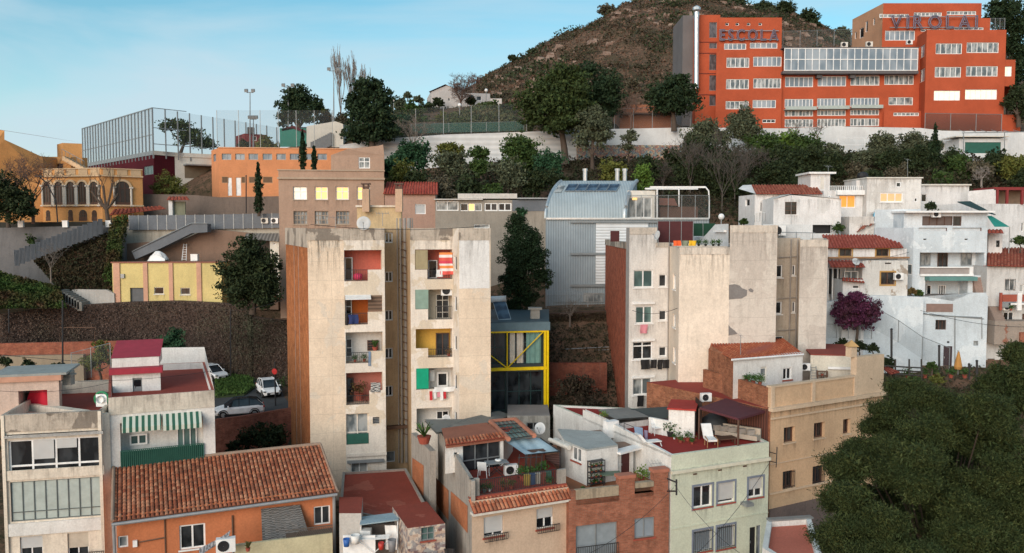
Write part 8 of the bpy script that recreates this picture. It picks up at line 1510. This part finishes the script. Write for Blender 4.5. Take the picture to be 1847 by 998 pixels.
# ================= trees =================
PINE=leafmat('pine',(.018,.035,.012),(.045,.065,.018),(.030,.045,.014)); DPINE=leafmat('dark_pine',(.010,.024,.012),(.028,.045,.018),(.016,.032,.014)); CYP=leafmat('cypress',(.008,.020,.009),(.018,.034,.013)); BUSH=leafmat('bush_green',(.020,.042,.012),(.05,.085,.022)); BUSHY=leafmat('bush_yellow',(.06,.075,.016),(.115,.12,.03)); OLIVE=leafmat('olive',(.045,.055,.032),(.085,.10,.06)); DARKB=leafmat('bush_dark',(.012,.022,.010),(.030,.042,.016)); MAG=leafmat('bougainvillea',(.055,.014,.035),(.11,.03,.075),(.035,.022,.022)); TEALB=leafmat('teal_bush',(.015,.045,.022),(.03,.075,.035)); LIME=leafmat('lime_tree',(.05,.10,.015),(.09,.15,.03)); GREYT=leafmat('grey_scrub',(.055,.052,.035),(.10,.09,.06))
# skyline left
tree('umbrella_pine','round dark umbrella pine behind the court with the middle floodlight',128,[(545,182,28,24),(520,198,22,20),(568,190,14,14),(530,175,22,16),(515,215,14,14),(550,205,24,18)],(538,262),DPINE,13,.42,.35)
tree('pine_tree','big dark pine standing before the left end of the white wall',119,[(665,165,26,24),(645,180,24,20),(690,180,22,22),(655,205,34,26),(690,215,24,24),(668,235,40,22),(640,245,22,12),(700,240,20,12),(650,152,14,12),(680,150,10,10)],(672,268),DPINE,13,.45,.4)
tree('pine_tree','huge spreading olive green pine in the middle of the white wall',117,[(1010,140,32,26),(985,165,36,28),(1040,165,34,30),(955,185,26,20),(1005,195,44,28),(1045,205,30,24),(965,215,28,16),(1010,225,40,18),(1035,140,18,16)],(1020,292),PINE,13,.45,.45)
tree('pine_tree','dark green pine directly right of the huge olive green one',124,[(1085,150,26,26),(1100,175,28,26),(1070,175,24,24),(1095,200,24,18),(1060,125,18,14)],(1085,235),DPINE,12,.42,.35)
tree('broadleaf_tree','grey green tree with thick trunk beside the mural right of the big pine',115,[(1068,225,30,26),(1085,245,24,20),(1050,250,18,18),(1075,205,18,14)],(1068,318),OLIVE,11,.38,.3)
tree('umbrella_pine','wide dark pine left of the red school stair tower',122,[(1212,165,34,24),(1240,175,24,20),(1190,180,22,20),(1215,190,40,16),(1225,150,24,14)],(1216,232),DPINE,13,.42,.35)
tree('small_tree','small loose crowned tree in front of the white wall between pines',117,[(1136,250,16,12),(1132,265,14,10),(1140,240,10,8)],(1134,300),OLIVE,9,.3,.14)
tree('pine_tree','dark tall pine behind the right edge of the school',140,[(1808,30,30,24),(1835,50,28,30),(1815,80,24,28),(1840,105,26,30),(1800,14,22,14),(1825,15,24,14),(1828,135,24,26)],(1820,215),DPINE,12,.45,.4)
tree('pine_tree','dark tree mass below the balcony at the right edge of the school',126,[(1835,170,18,20),(1845,195,22,20),(1820,185,12,14)],(1838,225),DARKB,11,.4,.3)
# glass fence tree
tree('umbrella_pine','flat topped pine seen through the glazed court fence',160,[(322,225,24,9),(300,228,12,9),(345,238,18,10),(360,255,20,14),(335,250,18,12),(375,262,12,10)],(325,275),PINE,9,.5,.3,clump=.35)
def bare(name,label,Y,base,top,spread=.55,n=3,depth=4,mat=None,r=.18,group='bare winter trees',ratio=.68,seed=1,up=.2):
    a,b_=G(*base,Y),G(*top,Y); H=(b_-a).length; t=thing(name,label,'tree',a,group); q=MB(); rnd=random.Random(seed); q2=MB(); tr=H*.32
    q.tube([a-Vector((0,0,.3)),a+Vector((0,0,tr))],[r,r*.8],7); q.build('trunk',mat or BARKL,t)
    for k in range(5):
        an=k*2.4+rnd.random(); d=Vector((math.cos(an)*spread,math.sin(an)*spread,1)); branches(q2,a+Vector((0,0,tr*rnd.uniform(.75,1))),d,H*.30,r*.5,depth,spread*.9,n,rnd,up,.15,ratio,max(.008,.011*Y/100))
    q2.build('crown',mat or BARKL,t); return t
POP2=flat('grey_twig',(.085,.072,.062),.9); POP=flat('poplar_bark',(.24,.21,.19),.9); BRN=flat('red_brown_twig',(.12,.075,.06),.9)
for i,(x,y,l) in enumerate(((615,120,'bare pale poplar beside the tallest floodlight, left'),(634,125,'bare pale poplar beside the tallest floodlight, right'),(655,140,'bare pale poplar rising behind the big dark pine'))): bare('bare_poplar',l,132,(x,240),(x,y),.16,3,4,POP,.16,seed=i+3,ratio=.75,up=.9)
bare('bare_tree','wide bare brown tree in front of the hillside house',147,(831,205),(831,128),.8,4,4,BRN,.22,seed=9,ratio=.72); bare('bare_tree','bare tree behind the roof of the hillside house',158,(855,170),(850,125),.8,3,4,BRN,.16,seed=12)
bare('bare_tree','bare leafless tree beside the terracotta shelter',121,(1138,230),(1138,165),.8,3,4,BRN,.15,seed=19)
for i,(x,yb,yt,Y) in enumerate(((1196,350,290,104),(1245,360,250,102),(1262,352,258,104),(1302,395,235,97),(1345,345,255,104),(1375,330,262,106),(1325,370,275,100))): bare('bare_tree',['bare pale tree low on the slope right of the metal house flues','slim bare tree above the pergola of the metal house','second slim bare tree above the metal house pergola','tallest bare tree with twin trunks left of the village','bare spreading tree above the long tiled village house','rightmost bare tree above the village stair house','bare tree just left of the long tiled village house'][i],Y,(x,yb),(x,yt),.5,3,4,POP2,.08,seed=30+i)
bare('bare_tree','bare tree before the white wall above the left slope',118,(745,290),(745,205),.5,3,4,BARKL,.13,seed=50); bare('bare_tree','bare twisted tree on the dry slope above the village',103,(1770,335),(1765,292),.9,3,4,POP,.14,seed=52); bare('bare_tree','bare tree in front of the school bottom windows, left',119,(1432,262),(1432,205),.9,3,3,BARKL,.12,seed=54); bare('bare_tree','bare tree in front of the school bottom windows, right',119,(1474,262),(1474,208),.9,3,3,BARKL,.12,seed=55)
bare('bare_tree','leafless small tree in the dark garden before the metal house',82,(1028,585),(1022,530),.9,3,3,BARKL,.10,seed=60); bare('bare_tree','thin leafless tree on the dark ivy bank',92,(92,505),(80,435),.6,3,3,BARKL,.09,seed=61); bare('bare_tree','large bare tree at the left in front of the ochre mansion',99,(60,400),(52,270),.6,4,4,BRN,.2,seed=62)
# pruned plane tree in front of mansion
t=thing('pruned_tree','pruned bare tree with knobbly limbs in front of the mansion arches','tree',G(196,404,100)); q=MB(); rnd=random.Random(5); a=G(196,404,100); k1=G(192,378,100); q.tube([a,k1],[.28,.22],7)
q2=MB()
for ex,ey in ((165,345),(178,352),(203,330),(213,350),(186,335),(205,360)):
    e=G(ex,ey,100+rnd.uniform(-1,1)); q.tube([k1,k1.lerp(e,.5)+Vector((0,0,-.2)),e],[.18,.13,.14],6)
    for j in range(5): branches(q2,e,Vector((rnd.uniform(-.6,.6),rnd.uniform(-.5,.5),1)),1.4,.03,1,.3,2,rnd,.5,.1,.7,.015)
q.build('trunk',BARK,t); q2.build('crown',BARK,t)
# left tree group at edge
tree('broadleaf_tree','dark green leafy tree at the far left edge before the mansion',97,[(12,345,30,28),(38,360,26,24),(15,375,34,22),(52,380,18,14),(-5,330,24,22),(-20,360,30,30)],(15,405),DARKB,11,.34,.2)
for i,(x,y,r,l) in enumerate(((55,432,10,'small weedy bush on the grey street wall, left'),(62,445,7,'lower weedy bush on the grey street wall'))): tree('wall_bush',l,98.5,[(x,y,r,r)],(x,y+r+2),BUSH,8,.25,.05)
tree('bamboo_clump','yellowish bamboo clump beside the maroon hall',111,[(300,325,18,16),(318,335,18,14),(285,340,16,12),(330,345,10,8),(305,345,24,10)],(305,356),BUSHY,12,.3,.1,aspect=.25)
def cypress(label,px,yt,yb,rpx,Y,mat=CYP,group='columnar cypresses',size=.28):
    a=G(px,yb,Y); H=G(px,yt,Y).z-a.z; k=m_px(Y); L=[]; n=max(4,int((yb-yt)/(rpx*1.1)))
    t=thing('cypress_tree',label,'tree',a,group); q=MB(); q.tube([a-Vector((0,0,.3)),a+Vector((0,0,H*.9))],[.2,.05],6); q.build('trunk',BARK,t)
    for i in range(n): v=(i+.5)/n; w_=rpx*k*(math.sin(math.pi*min(1,.18+.82*v))**.6)*(1 if v<.6 else 1-.55*(v-.6)/.4); L.append((tuple(a+Vector((0,0,H*(.04+.93*v)))),(w_,w_,H/n*.8)))
    P_,S_=lobe_points(L,16,size,.3,.1,1.2); leaf_mesh('crown',P_,S_,mat,t,bias=np.array([0,0,1.2])); return t
cypress('slim cypress in front of the salmon building, leftmost',467,293,386,8,100); cypress('tall cypress rising behind the taupe block, left of two',546.5,236,310,6.5,108); cypress('shorter cypress behind the taupe block, right of two',567,264,308,5,108); cypress('slim dark cypress below the white wall right of the school trees',1684,222,335,12,112)
# big cypress in the middle
t=tree('cypress_tree','large dark twin cypress beside the metal house',80,[(934,396,12,16),(934,412,18,22),(931,440,24,30),(934,475,29,34),(934,515,28,30),(957,432,18,28),(969,468,22,28),(976,498,20,20),(924,490,20,28),(950,540,20,18),(930,548,18,16),(948,455,22,34)],(945,572),CYP,30,.17,.3,'columnar cypresses',.28)
# slope shrubs
spec=[(745,282,26,'TEALB',106),(812,270,18,'BUSHY',108),(815,295,24,'OLIVE',104),(870,282,18,'BUSH',108),(868,300,16,'BUSH',104),(925,280,34,'BUSH',107),(915,318,28,'OLIVE',100),(890,345,22,'BUSH',98),(990,300,26,'TEALB',105),(960,330,24,'DARKB',100),(1012,330,22,'DARKB',100),(725,320,28,'BUSHY',100),(760,330,26,'DARKB',98),(800,345,26,'GREYT',97),(845,335,24,'DARKB',98),(1105,312,20,'BUSHY',103),(1158,322,20,'LIME',99),(1175,300,20,'DARKB',104),(1150,345,14,'LIME',96),(700,300,16,'TEALB',104),(960,372,16,'DARKB',95),(940,380,10,'TEALB',92),
(1255,245,28,'OLIVE',113),(1285,235,24,'OLIVE',115),(1345,220,28,'OLIVE',116),(1350,240,22,'OLIVE',115),(1230,275,26,'DARKB',108),(1280,280,30,'DARKB',107),(1330,285,28,'DARKB',107),(1400,285,30,'DARKB',108),(1375,265,24,'BUSH',112),(1420,262,24,'LIME',113),(1455,265,26,'BUSH',112),(1450,295,30,'DARKB',107),(1500,300,26,'DARKB',107),(1395,315,30,'DARKB',104),(1300,320,30,'DARKB',102),(1250,310,26,'DARKB',103),(1340,335,24,'DARKB',101),(1595,262,26,'OLIVE',113),(1600,290,20,'DARKB',109),(1655,260,34,'OLIVE',114),(1650,285,26,'DARKB',109),(1715,290,22,'DARKB',109),(1690,262,12,'OLIVE',113),(1560,285,18,'OLIVE',110),(1740,300,24,'BUSH',107),(1790,295,22,'DARKB',108),(1830,300,26,'BUSHY',107),(1770,310,20,'GREYT',105),(1540,305,20,'GREYT',107),(1620,310,18,'GREYT',106),(1700,320,18,'BUSH',104),(1845,320,20,'DARKB',104),(1450,330,24,'DARKB',102),(1570,318,16,'DARKB',104),(1500,275,16,'OLIVE',111)]
CN={'TEALB':'blue green','BUSHY':'yellowish','OLIVE':'grey olive','BUSH':'mid green','DARKB':'very dark','GREYT':'dry grey brown','LIME':'bright lime green'}
rk=random.Random(4)
for i,(x,y,r,m,Y) in enumerate(spec):
    loc='left of the big pine trunk' if x<1000 else 'above the metal house' if x<1220 else 'under the left school block' if x<1430 else 'under the middle school wing' if x<1640 else 'under the right school block'
    hy='high' if y<285 else 'halfway' if y<315 else 'low'
    wd='wide' if r>=28 else 'round' if r>=22 else 'small'
    lob=[(x+rk.uniform(-.75,.75)*r,y+rk.uniform(-.5,.6)*r,r*rk.uniform(.55,.85),r*rk.uniform(.5,.8)) for _ in range(7)]
    tree('shrub','%s %s shrub %s %s %s'%(wd,CN[m],hy,loc,['with flat crown','with lumpy crown','leaning left','with ragged edge','among darker bushes','beside bare twigs','in dense thicket','with a narrow top'][i%8]),Y,lob,(x,y+r*1.0),MATS[{'TEALB':'teal_bush','BUSHY':'bush_yellow','OLIVE':'olive','BUSH':'bush_green','DARKB':'bush_dark','GREYT':'grey_scrub','LIME':'lime_tree'}[m]],9,.34,.1,'shrubs on the wooded slope',limbs=3)
# park trees mid hill
for i,(x,y,r,m,Y,l) in enumerate(((722,190,20,OLIVE,150,'grey green shrub behind the park lamp'),(745,200,22,BUSH,142,'green shrub left of the hillside house hedge'),(772,195,16,DARKB,148,'dark round bush left of the hillside house'),(790,185,12,DARKB,150,'small dark bush below the left gable of the hillside house'),(730,222,20,TEALB,134,'blue green shrub above the left end of the green net'),(765,222,18,BUSH,134,'green bush under the park lamp row'),(800,215,18,BUSHY,136,'yellowish bush beside the globe lamp'),(588,215,20,GREYT,134,'dry grey shrub behind the white wedge'),(578,200,14,BUSHY,138,'yellow reed clump right of the round pine'),(618,220,20,GREYT,132,'dry shrub below the bare poplars'),(855,205,16,DARKB,140,'dark shrub on the terraced bank below the hillside house'),(885,195,18,BUSH,142,'green shrub right of the hillside house'),(915,200,18,DARKB,138,'dark shrub left of the huge pine crown'),(850,182,10,DARKB,150,'small bush at the hillside house door'),(480,262,22,BUSHY,128,'yellow green shrub by the small red hut'),(440,262,12,DARKB,130,'dark small bush left of the red hut'),(700,182,10,DARKB,160,'distant dark bush right of the big pine top'),(755,180,10,OLIVE,165,'distant bush on the skyline left of the house'),(735,172,8,OLIVE,168,'distant small tree on the left skyline'),(1175,175,16,DARKB,140,'dark bush beside the terracotta shelter roof'),(1140,150,12,GREYT,160,'dry bush on the hill above the shelter'))):
    tree('shrub',l,Y,[(x-r*.4,y,r*.6,r*.55),(x+r*.4,y+2,r*.6,r*.5),(x,y-r*.3,r*.6,r*.5)],(x,y+r),m,9,.4,.1,'shrubs in the hillside park',limbs=3)
# ridge trees
for i,(x,y,r,m,Y,l) in enumerate(((1040,62,12,GREYT,235,'scrubby tree on the left ridge line'),(1018,72,8,DARKB,232,'small dark tree on the left ridge line'),(1095,20,14,GREYT,250,'grey leafless looking tree on the upper ridge'),(1192,22,12,DARKB,255,'round dark tree near the hill summit, left'),(1330,8,14,DARKB,256,'dark tree at the hill summit left of the tiny pavilion'),(1378,14,14,DARKB,252,'dark tree right of the tiny white pavilion'),(1395,22,12,OLIVE,250,'grey tree behind the school sign'),(1415,16,16,DARKB,250,'dark round tree on the ridge right of the sign'),(1458,32,16,DARKB,246,'dark tree halfway down the right ridge'),(1470,45,10,DARKB,244,'small dark tree under the ridge tree'),(1520,60,12,OLIVE,240,'olive tree where the ridge meets the school roof'),(960,95,7,DARKB,215,'tiny dark tree on the lower left ridge'),(925,105,6,DARKB,210,'tiny tree at the bend of the lower ridge'),(985,88,6,GREYT,222,'dry tuft on the lower left ridge'),(1155,5,12,OLIVE,257,'olive tree left of the summit'),(1230,8,12,GREYT,258,'dry bush at the summit'),(1270,10,14,DARKB,258,'dark bush at the summit middle'),(1300,4,12,DARKB,258,'dark bush at the summit right'))):
    tree('ridge_tree',l,Y,[(x-r*.5,y-1,r*.75,r*.65),(x+r*.5,y,r*.75,r*.65),(x,y-r*.35,r*.7,r*.6)],(x,y+r*.9),m,9,.65,.15,'trees on the hill ridge',limbs=3)
# dark tree beside brown building, and others
tree('broadleaf_tree','large dark glossy tree between the yellow building and the tower',86,[(440,462,32,30),(472,480,34,32),(428,495,34,30),(465,515,38,32),(430,525,32,24),(492,505,18,34),(450,442,22,18),(470,540,30,20)],(455,560),DARKB,15,.3,.3,'trees near the tower')
tree('broadleaf_tree','green leafy tree at the foot of the creeper wall behind the red roofed hut',80,[(312,610,22,20),(300,625,20,16),(325,632,20,20),(315,655,24,18)],(315,690),TEALB,13,.26,.15,'trees near the tower')
tree('broadleaf_tree','yellowish green bush left of the red roofed hut',78,[(185,640,22,18),(165,655,20,16),(205,650,14,14),(180,625,14,10)],(183,690),BUSHY,13,.24,.12,'trees near the tower')
for i,(x,y,r,l) in enumerate(((52,655,12,'dark bush before the beige plinth, middle left'),(8,650,12,'dark bush at the left edge before the beige plinth'),(110,665,16,'dark undergrowth left of the yellowish bush'),(240,672,14,'dark bush between the roof huts'),(280,655,12,'dark bush behind the crimson roof'))): tree('shrub',l,76,[(x-3,y,r*.8,r*.7),(x+4,y+3,r*.8,r*.6)],(x,y+r),DARKB,10,.24,.08,'bushes behind the left roofs',limbs=2)
tree('broadleaf_tree','dense dark bush below the brick retaining wall beside the tower',66,[(470,785,30,20),(500,780,22,20),(440,795,22,14),(490,800,30,16),(420,805,16,10)],(470,830),DARKB,14,.24,.15,'trees near the tower')
for i,(x,y,r,l) in enumerate(((1040,700,40,'large dark brown thicket in the gap between towers'),(1060,740,34,'dark thicket at the foot of the right tower brick side'),(1015,760,26,'green dark bush behind the concrete outbuilding'),(1050,770,24,'low green ivy heap left of the white roof shed'))): tree('shrub',l,70-i*1.5,[(x-r*.4,y,r*.6,r*.5),(x+r*.4,y+5,r*.55,r*.5),(x,y-r*.3,r*.6,r*.4)],(x,y+r*.6),leafmat('thicket%d'%i,(.035,.022,.016),(.02,.02,.012)) if i<2 else DARKB,12,.24,.1,'thicket between the towers',limbs=4)
tree('broadleaf_tree','small green tree by the left end of the low white wall beside the salmon block',90,[(952,565,14,12)],(952,585),TEALB,8,.2,.08,'thicket between the towers')
tree('bougainvillea','purple bougainvillea bush on the garden wall of the village',73,[(1530,550,20,22),(1555,555,24,22),(1575,560,16,20),(1515,560,14,18),(1540,535,22,15),(1560,578,24,16),(1530,580,20,16),(1522,560,20,22)],(1545,610),MAG,15,.22,.12,'shrubs of the village')
for i,(x,y,r,m,Y,l) in enumerate(((1625,526,10,GREYT,75.4,'dry orange plants on the white garden wall, left'),(1645,526,9,leafmat('rusty_plant',(.14,.07,.035),(.09,.09,.03)),75.4,'rusty dry plant on the white garden wall'),(1657,529,8,BUSH,75.4,'green plant at the right end of the garden wall'),(1680,373,14,DARKB,87,'dark shrub between the white flat roofs'),(1840,435,14,BUSH,79,'green bush at the right edge below the green awning'),(1512,412,12,BUSH,83,'bush under the plain white box house'),(1520,622,16,DARKB,71,'dark hedge in the terraced garden, left'),(1550,625,16,DARKB,71,'dark hedge in the terraced garden, middle'),(1575,628,12,DARKB,70.5,'dark hedge in the terraced garden, right'),(1600,655,16,DARKB,69,'dark bush before the ranch fence'),(1650,690,16,BUSH,64,'green bush above the big pine crown, left'),(1690,685,14,BUSHY,64,'yellowish bush above the big pine crown, middle'),(1342,400,8,BUSH,85,'pot shrub on the left village terrace'),(1680,660,10,BUSH,69,'green tuft near the potted shrubs'),(1790,690,14,BUSH,62,'bush between the two foreground pines'))):
    tree('shrub',l,Y,[(x-r*.4,y,r*.6,r*.55),(x+r*.4,y+1,r*.6,r*.5),(x,y-r*.3,r*.55,r*.45)],(x,y+r),m,12,.2,.06,'shrubs of the village',limbs=2)
# ================= foreground pines =================
FP=leafmat('near_pine',(.013,.025,.008),(.058,.070,.022),(.022,.034,.011),.8)
def near_pine(label,lobes,base,Y,dens,size,sub=7):
    t=thing('pine_tree',label,'tree',G(*base,Y),'foreground pines'); q=MB(); b_=G(*base,Y); cs=[lp(x,y,r,Y+dy,ry) for x,y,r,ry,dy in lobes]; top=sum((Vector(c[0]) for c in cs),Vector())/len(cs)
    q.tube([b_-Vector((0,0,3)),b_.lerp(top,.5),top],[.45,.2,.06],10)
    for c,_ in cs: c=Vector(c); m_=b_.lerp(top,.45); q.tube([m_,m_.lerp(c,.55)-Vector((0,0,.4)),c],[.09,.05,.02],5)
    q.build('trunk',BARK,t,True); P_=[];S_=[];B_=[]
    for c,r in cs:
        c=np.array(c); r=np.array(r)
        for k in range(int(sub*1.4)):
            d0=RNG.normal(size=3); d0/=np.linalg.norm(d0); sc=c+d0*r*RNG.uniform(.35,.85); sr=r*RNG.uniform(.26,.44)*np.array([1,1,.55])
            nt_=int(46*(sr[0]/.8)**1.6)+8; d=RNG.normal(size=(nt_,3)); d[:,2]=np.abs(d[:,2])*.9-.25; d/=np.linalg.norm(d,axis=1)[:,None]; tips=sc+d*sr*RNG.uniform(.65,1.15,(nt_,1)); per=int(dens)
            g=RNG.normal(size=(nt_,per,3))*np.array([.15,.15,.10]); al=RNG.uniform(-.75,.25,(nt_,per,1)); ax=(d*np.array([.8,.8,.5])+np.array([0,0,.22]))[:,None,:]*al; P_.append((tips[:,None,:]+g+ax).reshape(-1,3)); S_.append(size*RNG.uniform(.6,1.4,nt_*per)); B_.append(np.repeat(d*1.1+np.array([0,0,.5]),per,0))
        k=1300; q_=RNG.normal(size=(k,3)); q_/=np.linalg.norm(q_,axis=1)[:,None]; P_.append(c+q_*r*RNG.uniform(0,.72,(k,1))); S_.append(size*2.3*np.ones(k)); B_.append(np.zeros((k,3)))
    P_=np.concatenate(P_); S_=np.concatenate(S_); leaf_mesh('crown',P_,S_,FP,t,aspect=.26,bias=np.concatenate(B_)); print('pine',len(P_)); return t
rp_=random.Random(21); L_=[]
for k in range(50):
    x=rp_.uniform(1530,1850); lo=700+max(0,(1640-x))*.95 if x<1640 else 700+max(0,x-1740)*.35
    y=rp_.uniform(lo+25,1010); L_.append((x,y,rp_.uniform(40,62),rp_.uniform(26,38),-5*(y-700)/300+rp_.uniform(-2.6,2.2)))
L_+=[(x,y,50,38,2) for x,y in ((1620,860),(1680,900),(1640,940),(1700,820),(1590,900),(1740,880),(1760,820),(1700,960),(1800,900),(1580,960),(1640,780),(1830,960))]+[(1660,715,45,28,0),(1600,745,42,28,0),(1700,728,50,30,0),(1750,760,50,30,0),(1580,765,26,18,1),(1545,815,34,22,0),(1522,850,30,20,0),(1515,905,36,24,-2),(1500,965,36,26,-3),(1800,770,45,30,-1),(1620,700,28,18,1)]
near_pine('huge dark green pine filling the lower right corner',L_,(1690,1150),38,56,.125)
near_pine('dark pine crown at the right edge above the huge pine',[(1830,680,40,26,0),(1800,700,30,22,1),(1850,720,44,30,-1),(1845,650,30,20,1),(1815,735,30,20,0),(1790,690,20,16,0),(1835,630,20,14,1)],(1850,850),47,34,.24,6)
# ================= undergrowth carpets =================
def carpet(name,label,cat,x0,x1,Y0,Y1,n,mat,size,h=.8,cl=.5,thr=-.05,fs=.12):
    px=RNG.uniform(x0,x1,n*2); Y=RNG.uniform(Y0,Y1,n*2); keep=[]
    for a,b_ in zip(px,Y):
        x=(a-CX)*b_/F; v=noise.noise((x*fs,b_*fs,2.2))
        if v>thr: keep.append((x,b_,float(tz(a,b_))+RNG.uniform(0,h)*(.4+max(0,v))+hn(x,b_,a)))
        if len(keep)>=n: break
    C=np.array(keep); return struct(leaf_mesh(name,C,size*RNG.uniform(.6,1.5,len(C)),mat,None,tuple(C.mean(0))),'stuff',label,cat)
carpet('undergrowth','dark mixed undergrowth on the wooded slope under the white wall','undergrowth',640,1900,96,121,42000,leafmat('undergrowth',(.016,.020,.010),(.030,.040,.016),(.035,.024,.016)),.36,2.4,thr=-.4)
carpet('dry_grass','dry brown grass and litter on the slope above the village','grass',1450,1900,99,121,8000,leafmat('dry_grass',(.075,.05,.035),(.11,.08,.05)),.3,.6,thr=-.2)
carpet('scrub','low dark scrub clumps on the brown hill','scrub',860,1640,150,262,30000,leafmat('scrub',(.022,.028,.014),(.05,.05,.028),(.07,.05,.035)),.62,1.2,thr=.08,fs=.16)
carpet('hill_bushes','dark green bushes clustered on the brown hill','bushes',900,1600,160,262,16000,leafmat('hill_bush',(.016,.026,.012),(.04,.05,.022)),.7,2.6,thr=.27,fs=.11)
carpet('dry_scrub','dry reddish brown scrub covering the hill','scrub',860,1640,150,262,26000,leafmat('dry_scrub',(.085,.05,.035),(.13,.085,.06)),.55,.8,thr=-.5,fs=.3)
carpet('park_shrubbery','dense green shrubbery mass of the hillside park','shrubbery',690,960,126,143,13000,leafmat('park_shrub',(.022,.042,.014),(.055,.075,.028),(.075,.07,.04)),.5,1.8,thr=-.05)
carpet('park_grass','green and brown ground cover of the hillside park','ground cover',560,960,124,168,9000,leafmat('park_cover',(.03,.045,.016),(.07,.06,.03)),.4,.7,thr=-.3)
carpet('garden_undergrowth','dark undergrowth in the gap between the towers','undergrowth',880,1130,64,82,7000,leafmat('gap_growth',(.02,.022,.012),(.035,.03,.02)),.24,.8,thr=-.5)
carpet('verge_weeds','dark weeds along the foot of the creeper wall by the road','weeds',-100,520,86.5,92,4000,leafmat('weeds',(.02,.04,.012),(.04,.06,.02)),.24,.6,thr=-.5)
carpet('terrace_garden','dark garden growth on the terraces below the village','ground cover',1480,1840,62,75,6000,leafmat('terrace_growth',(.02,.026,.014),(.05,.045,.025)),.24,.6,thr=-.4)
# hillside boulders: pale rocks showing through the scrub
q=MB(); rr_=random.Random(8)
m,nt_,b=newmat('hill_rock'); gm=N(nt_,'ShaderNodeTexCoord').outputs['Object']; c=mixc(nt_,ramp(nt_,nz(nt_,.8,gm,5),.4,.6),(.16,.10,.075),(.25,.19,.155)); nt_.links.new(c,b.inputs['Base Color']); b.inputs['Roughness'].default_value=.95
for k in range(420):
    px=rr_.uniform(880,1500); Y=rr_.uniform(158,245); x=(px-CX)*Y/F
    if noise.noise((x*.05,Y*.05,7))<-.02: continue
    z=float(tz(px,Y))+hn(x,Y,px); r=rr_.uniform(.3,1.3); base=len(q.v)
    for (sx,sy,sz) in ((-1,-1,-.5),(1,-1,-.5),(1,1,-.5),(-1,1,-.5),(-.7,-.8,.6),(.8,-.7,.5),(.6,.7,.7),(-.8,.6,.8)): q.v.append((x+sx*r*rr_.uniform(.7,1.2),Y+sy*r*.8,z+sz*r*rr_.uniform(.6,1.1)))
    for f_ in ((4,5,6,7),(0,1,5,4),(1,2,6,5),(2,3,7,6),(3,0,4,7)): q.f.append(tuple(base+i for i in f_)); q.m.append(0)
struct(q.build('rocks',m,None,False,(0,200,60)),'stuff','pale rocks scattered over the brown hillside','rocks')
# ================= clutter =================
YC=49.0
for i,(x,y,c_,l,h,r) in enumerate(((1245,575,'bucket_blue','blue bucket on the courtyard floor by the white panel',.45,.2),(1290,560,'bucket_white','white tub in the cluttered courtyard',.5,.28),(1420,590,'bucket_red','red bucket under the drying rack',.4,.18),(1475,600,'bucket_grey','grey bin in the courtyard corner by the patchwork wall',.7,.25))):
    p=G(*Q7(x,y),47.3); q=MB(); q.lathe(p,[(.01,0),(r*.8,0),(r,h),(r*.92,h),(r*.75,.05)],14); solo(q,'bucket',l,'bucket',flat(c_,((.03,.12,.4),(.7,.7,.68),(.45,.04,.03),(.2,.2,.21))[i],.5),p,smooth=True)
t=thing('washing_machine','white washing machine under the pale blue canopy','washing machine',G(*Q7(1345,560),48.6)); p=G(*Q7(1345,560),48.6); q=MB(); q.box(p+Vector((0,0,.43)),(.6,.55,.85)); q.build('body',WHITE,t); q=MB(); q.lathe(p+Vector((0,-.28,.42)),[(.2,0),(.2,.03),(.15,.04),(.01,.02)],16,ax=(0,-1,0)); q.build('door',BLACK,t)
for i,(x,y,Y,h,l) in enumerate(((470,690,56,.9,'potted plant at the back of the left red terrace') ,(218,735,53.2,.7,'small pot plant beside the door of the crimson roofed hut'),(355,712,57,.8,'pot plant at the right corner of the striped awning house roof'))[1:]): pot_plant(gz(x,y,G(245,715,55).z-.9),h,l)
for i,(a,b_,l) in enumerate(((G(560,405,62.3),G(880,407,63.4),'thin cable strung between the two wings of the centre tower'),(G(1490,470,70),G(1640,455,77),'cable from the right tower to the tiled village house'),(G(1140,560,66.8),G(1222,556,63.4),'slack cable across the facade of the right tower'),(G(395,560,92),G(515,540,76),'cable from the creeper wall to the centre tower'),(G(1660,560,74),G(1847,590,74),'cable along the white stepped house wall'),(G(0,640,60),G(420,655,72),'wire passing behind the left roof huts'))): cable(l,a,b_,.35,.018)
for i,(px,py,Y,l) in enumerate(((1455,447,85,'outdoor unit on the wall of the plain white box house'),(1622,505,74.5,'outdoor unit beside the brown window of the peeling annex'),(1818,560,75,'outdoor unit on the balcony of the right edge house'),(1690,392,80,'outdoor unit on the top terrace of the stacked house'))): ac_unit(G(px,py,Y),.05,.8,l)
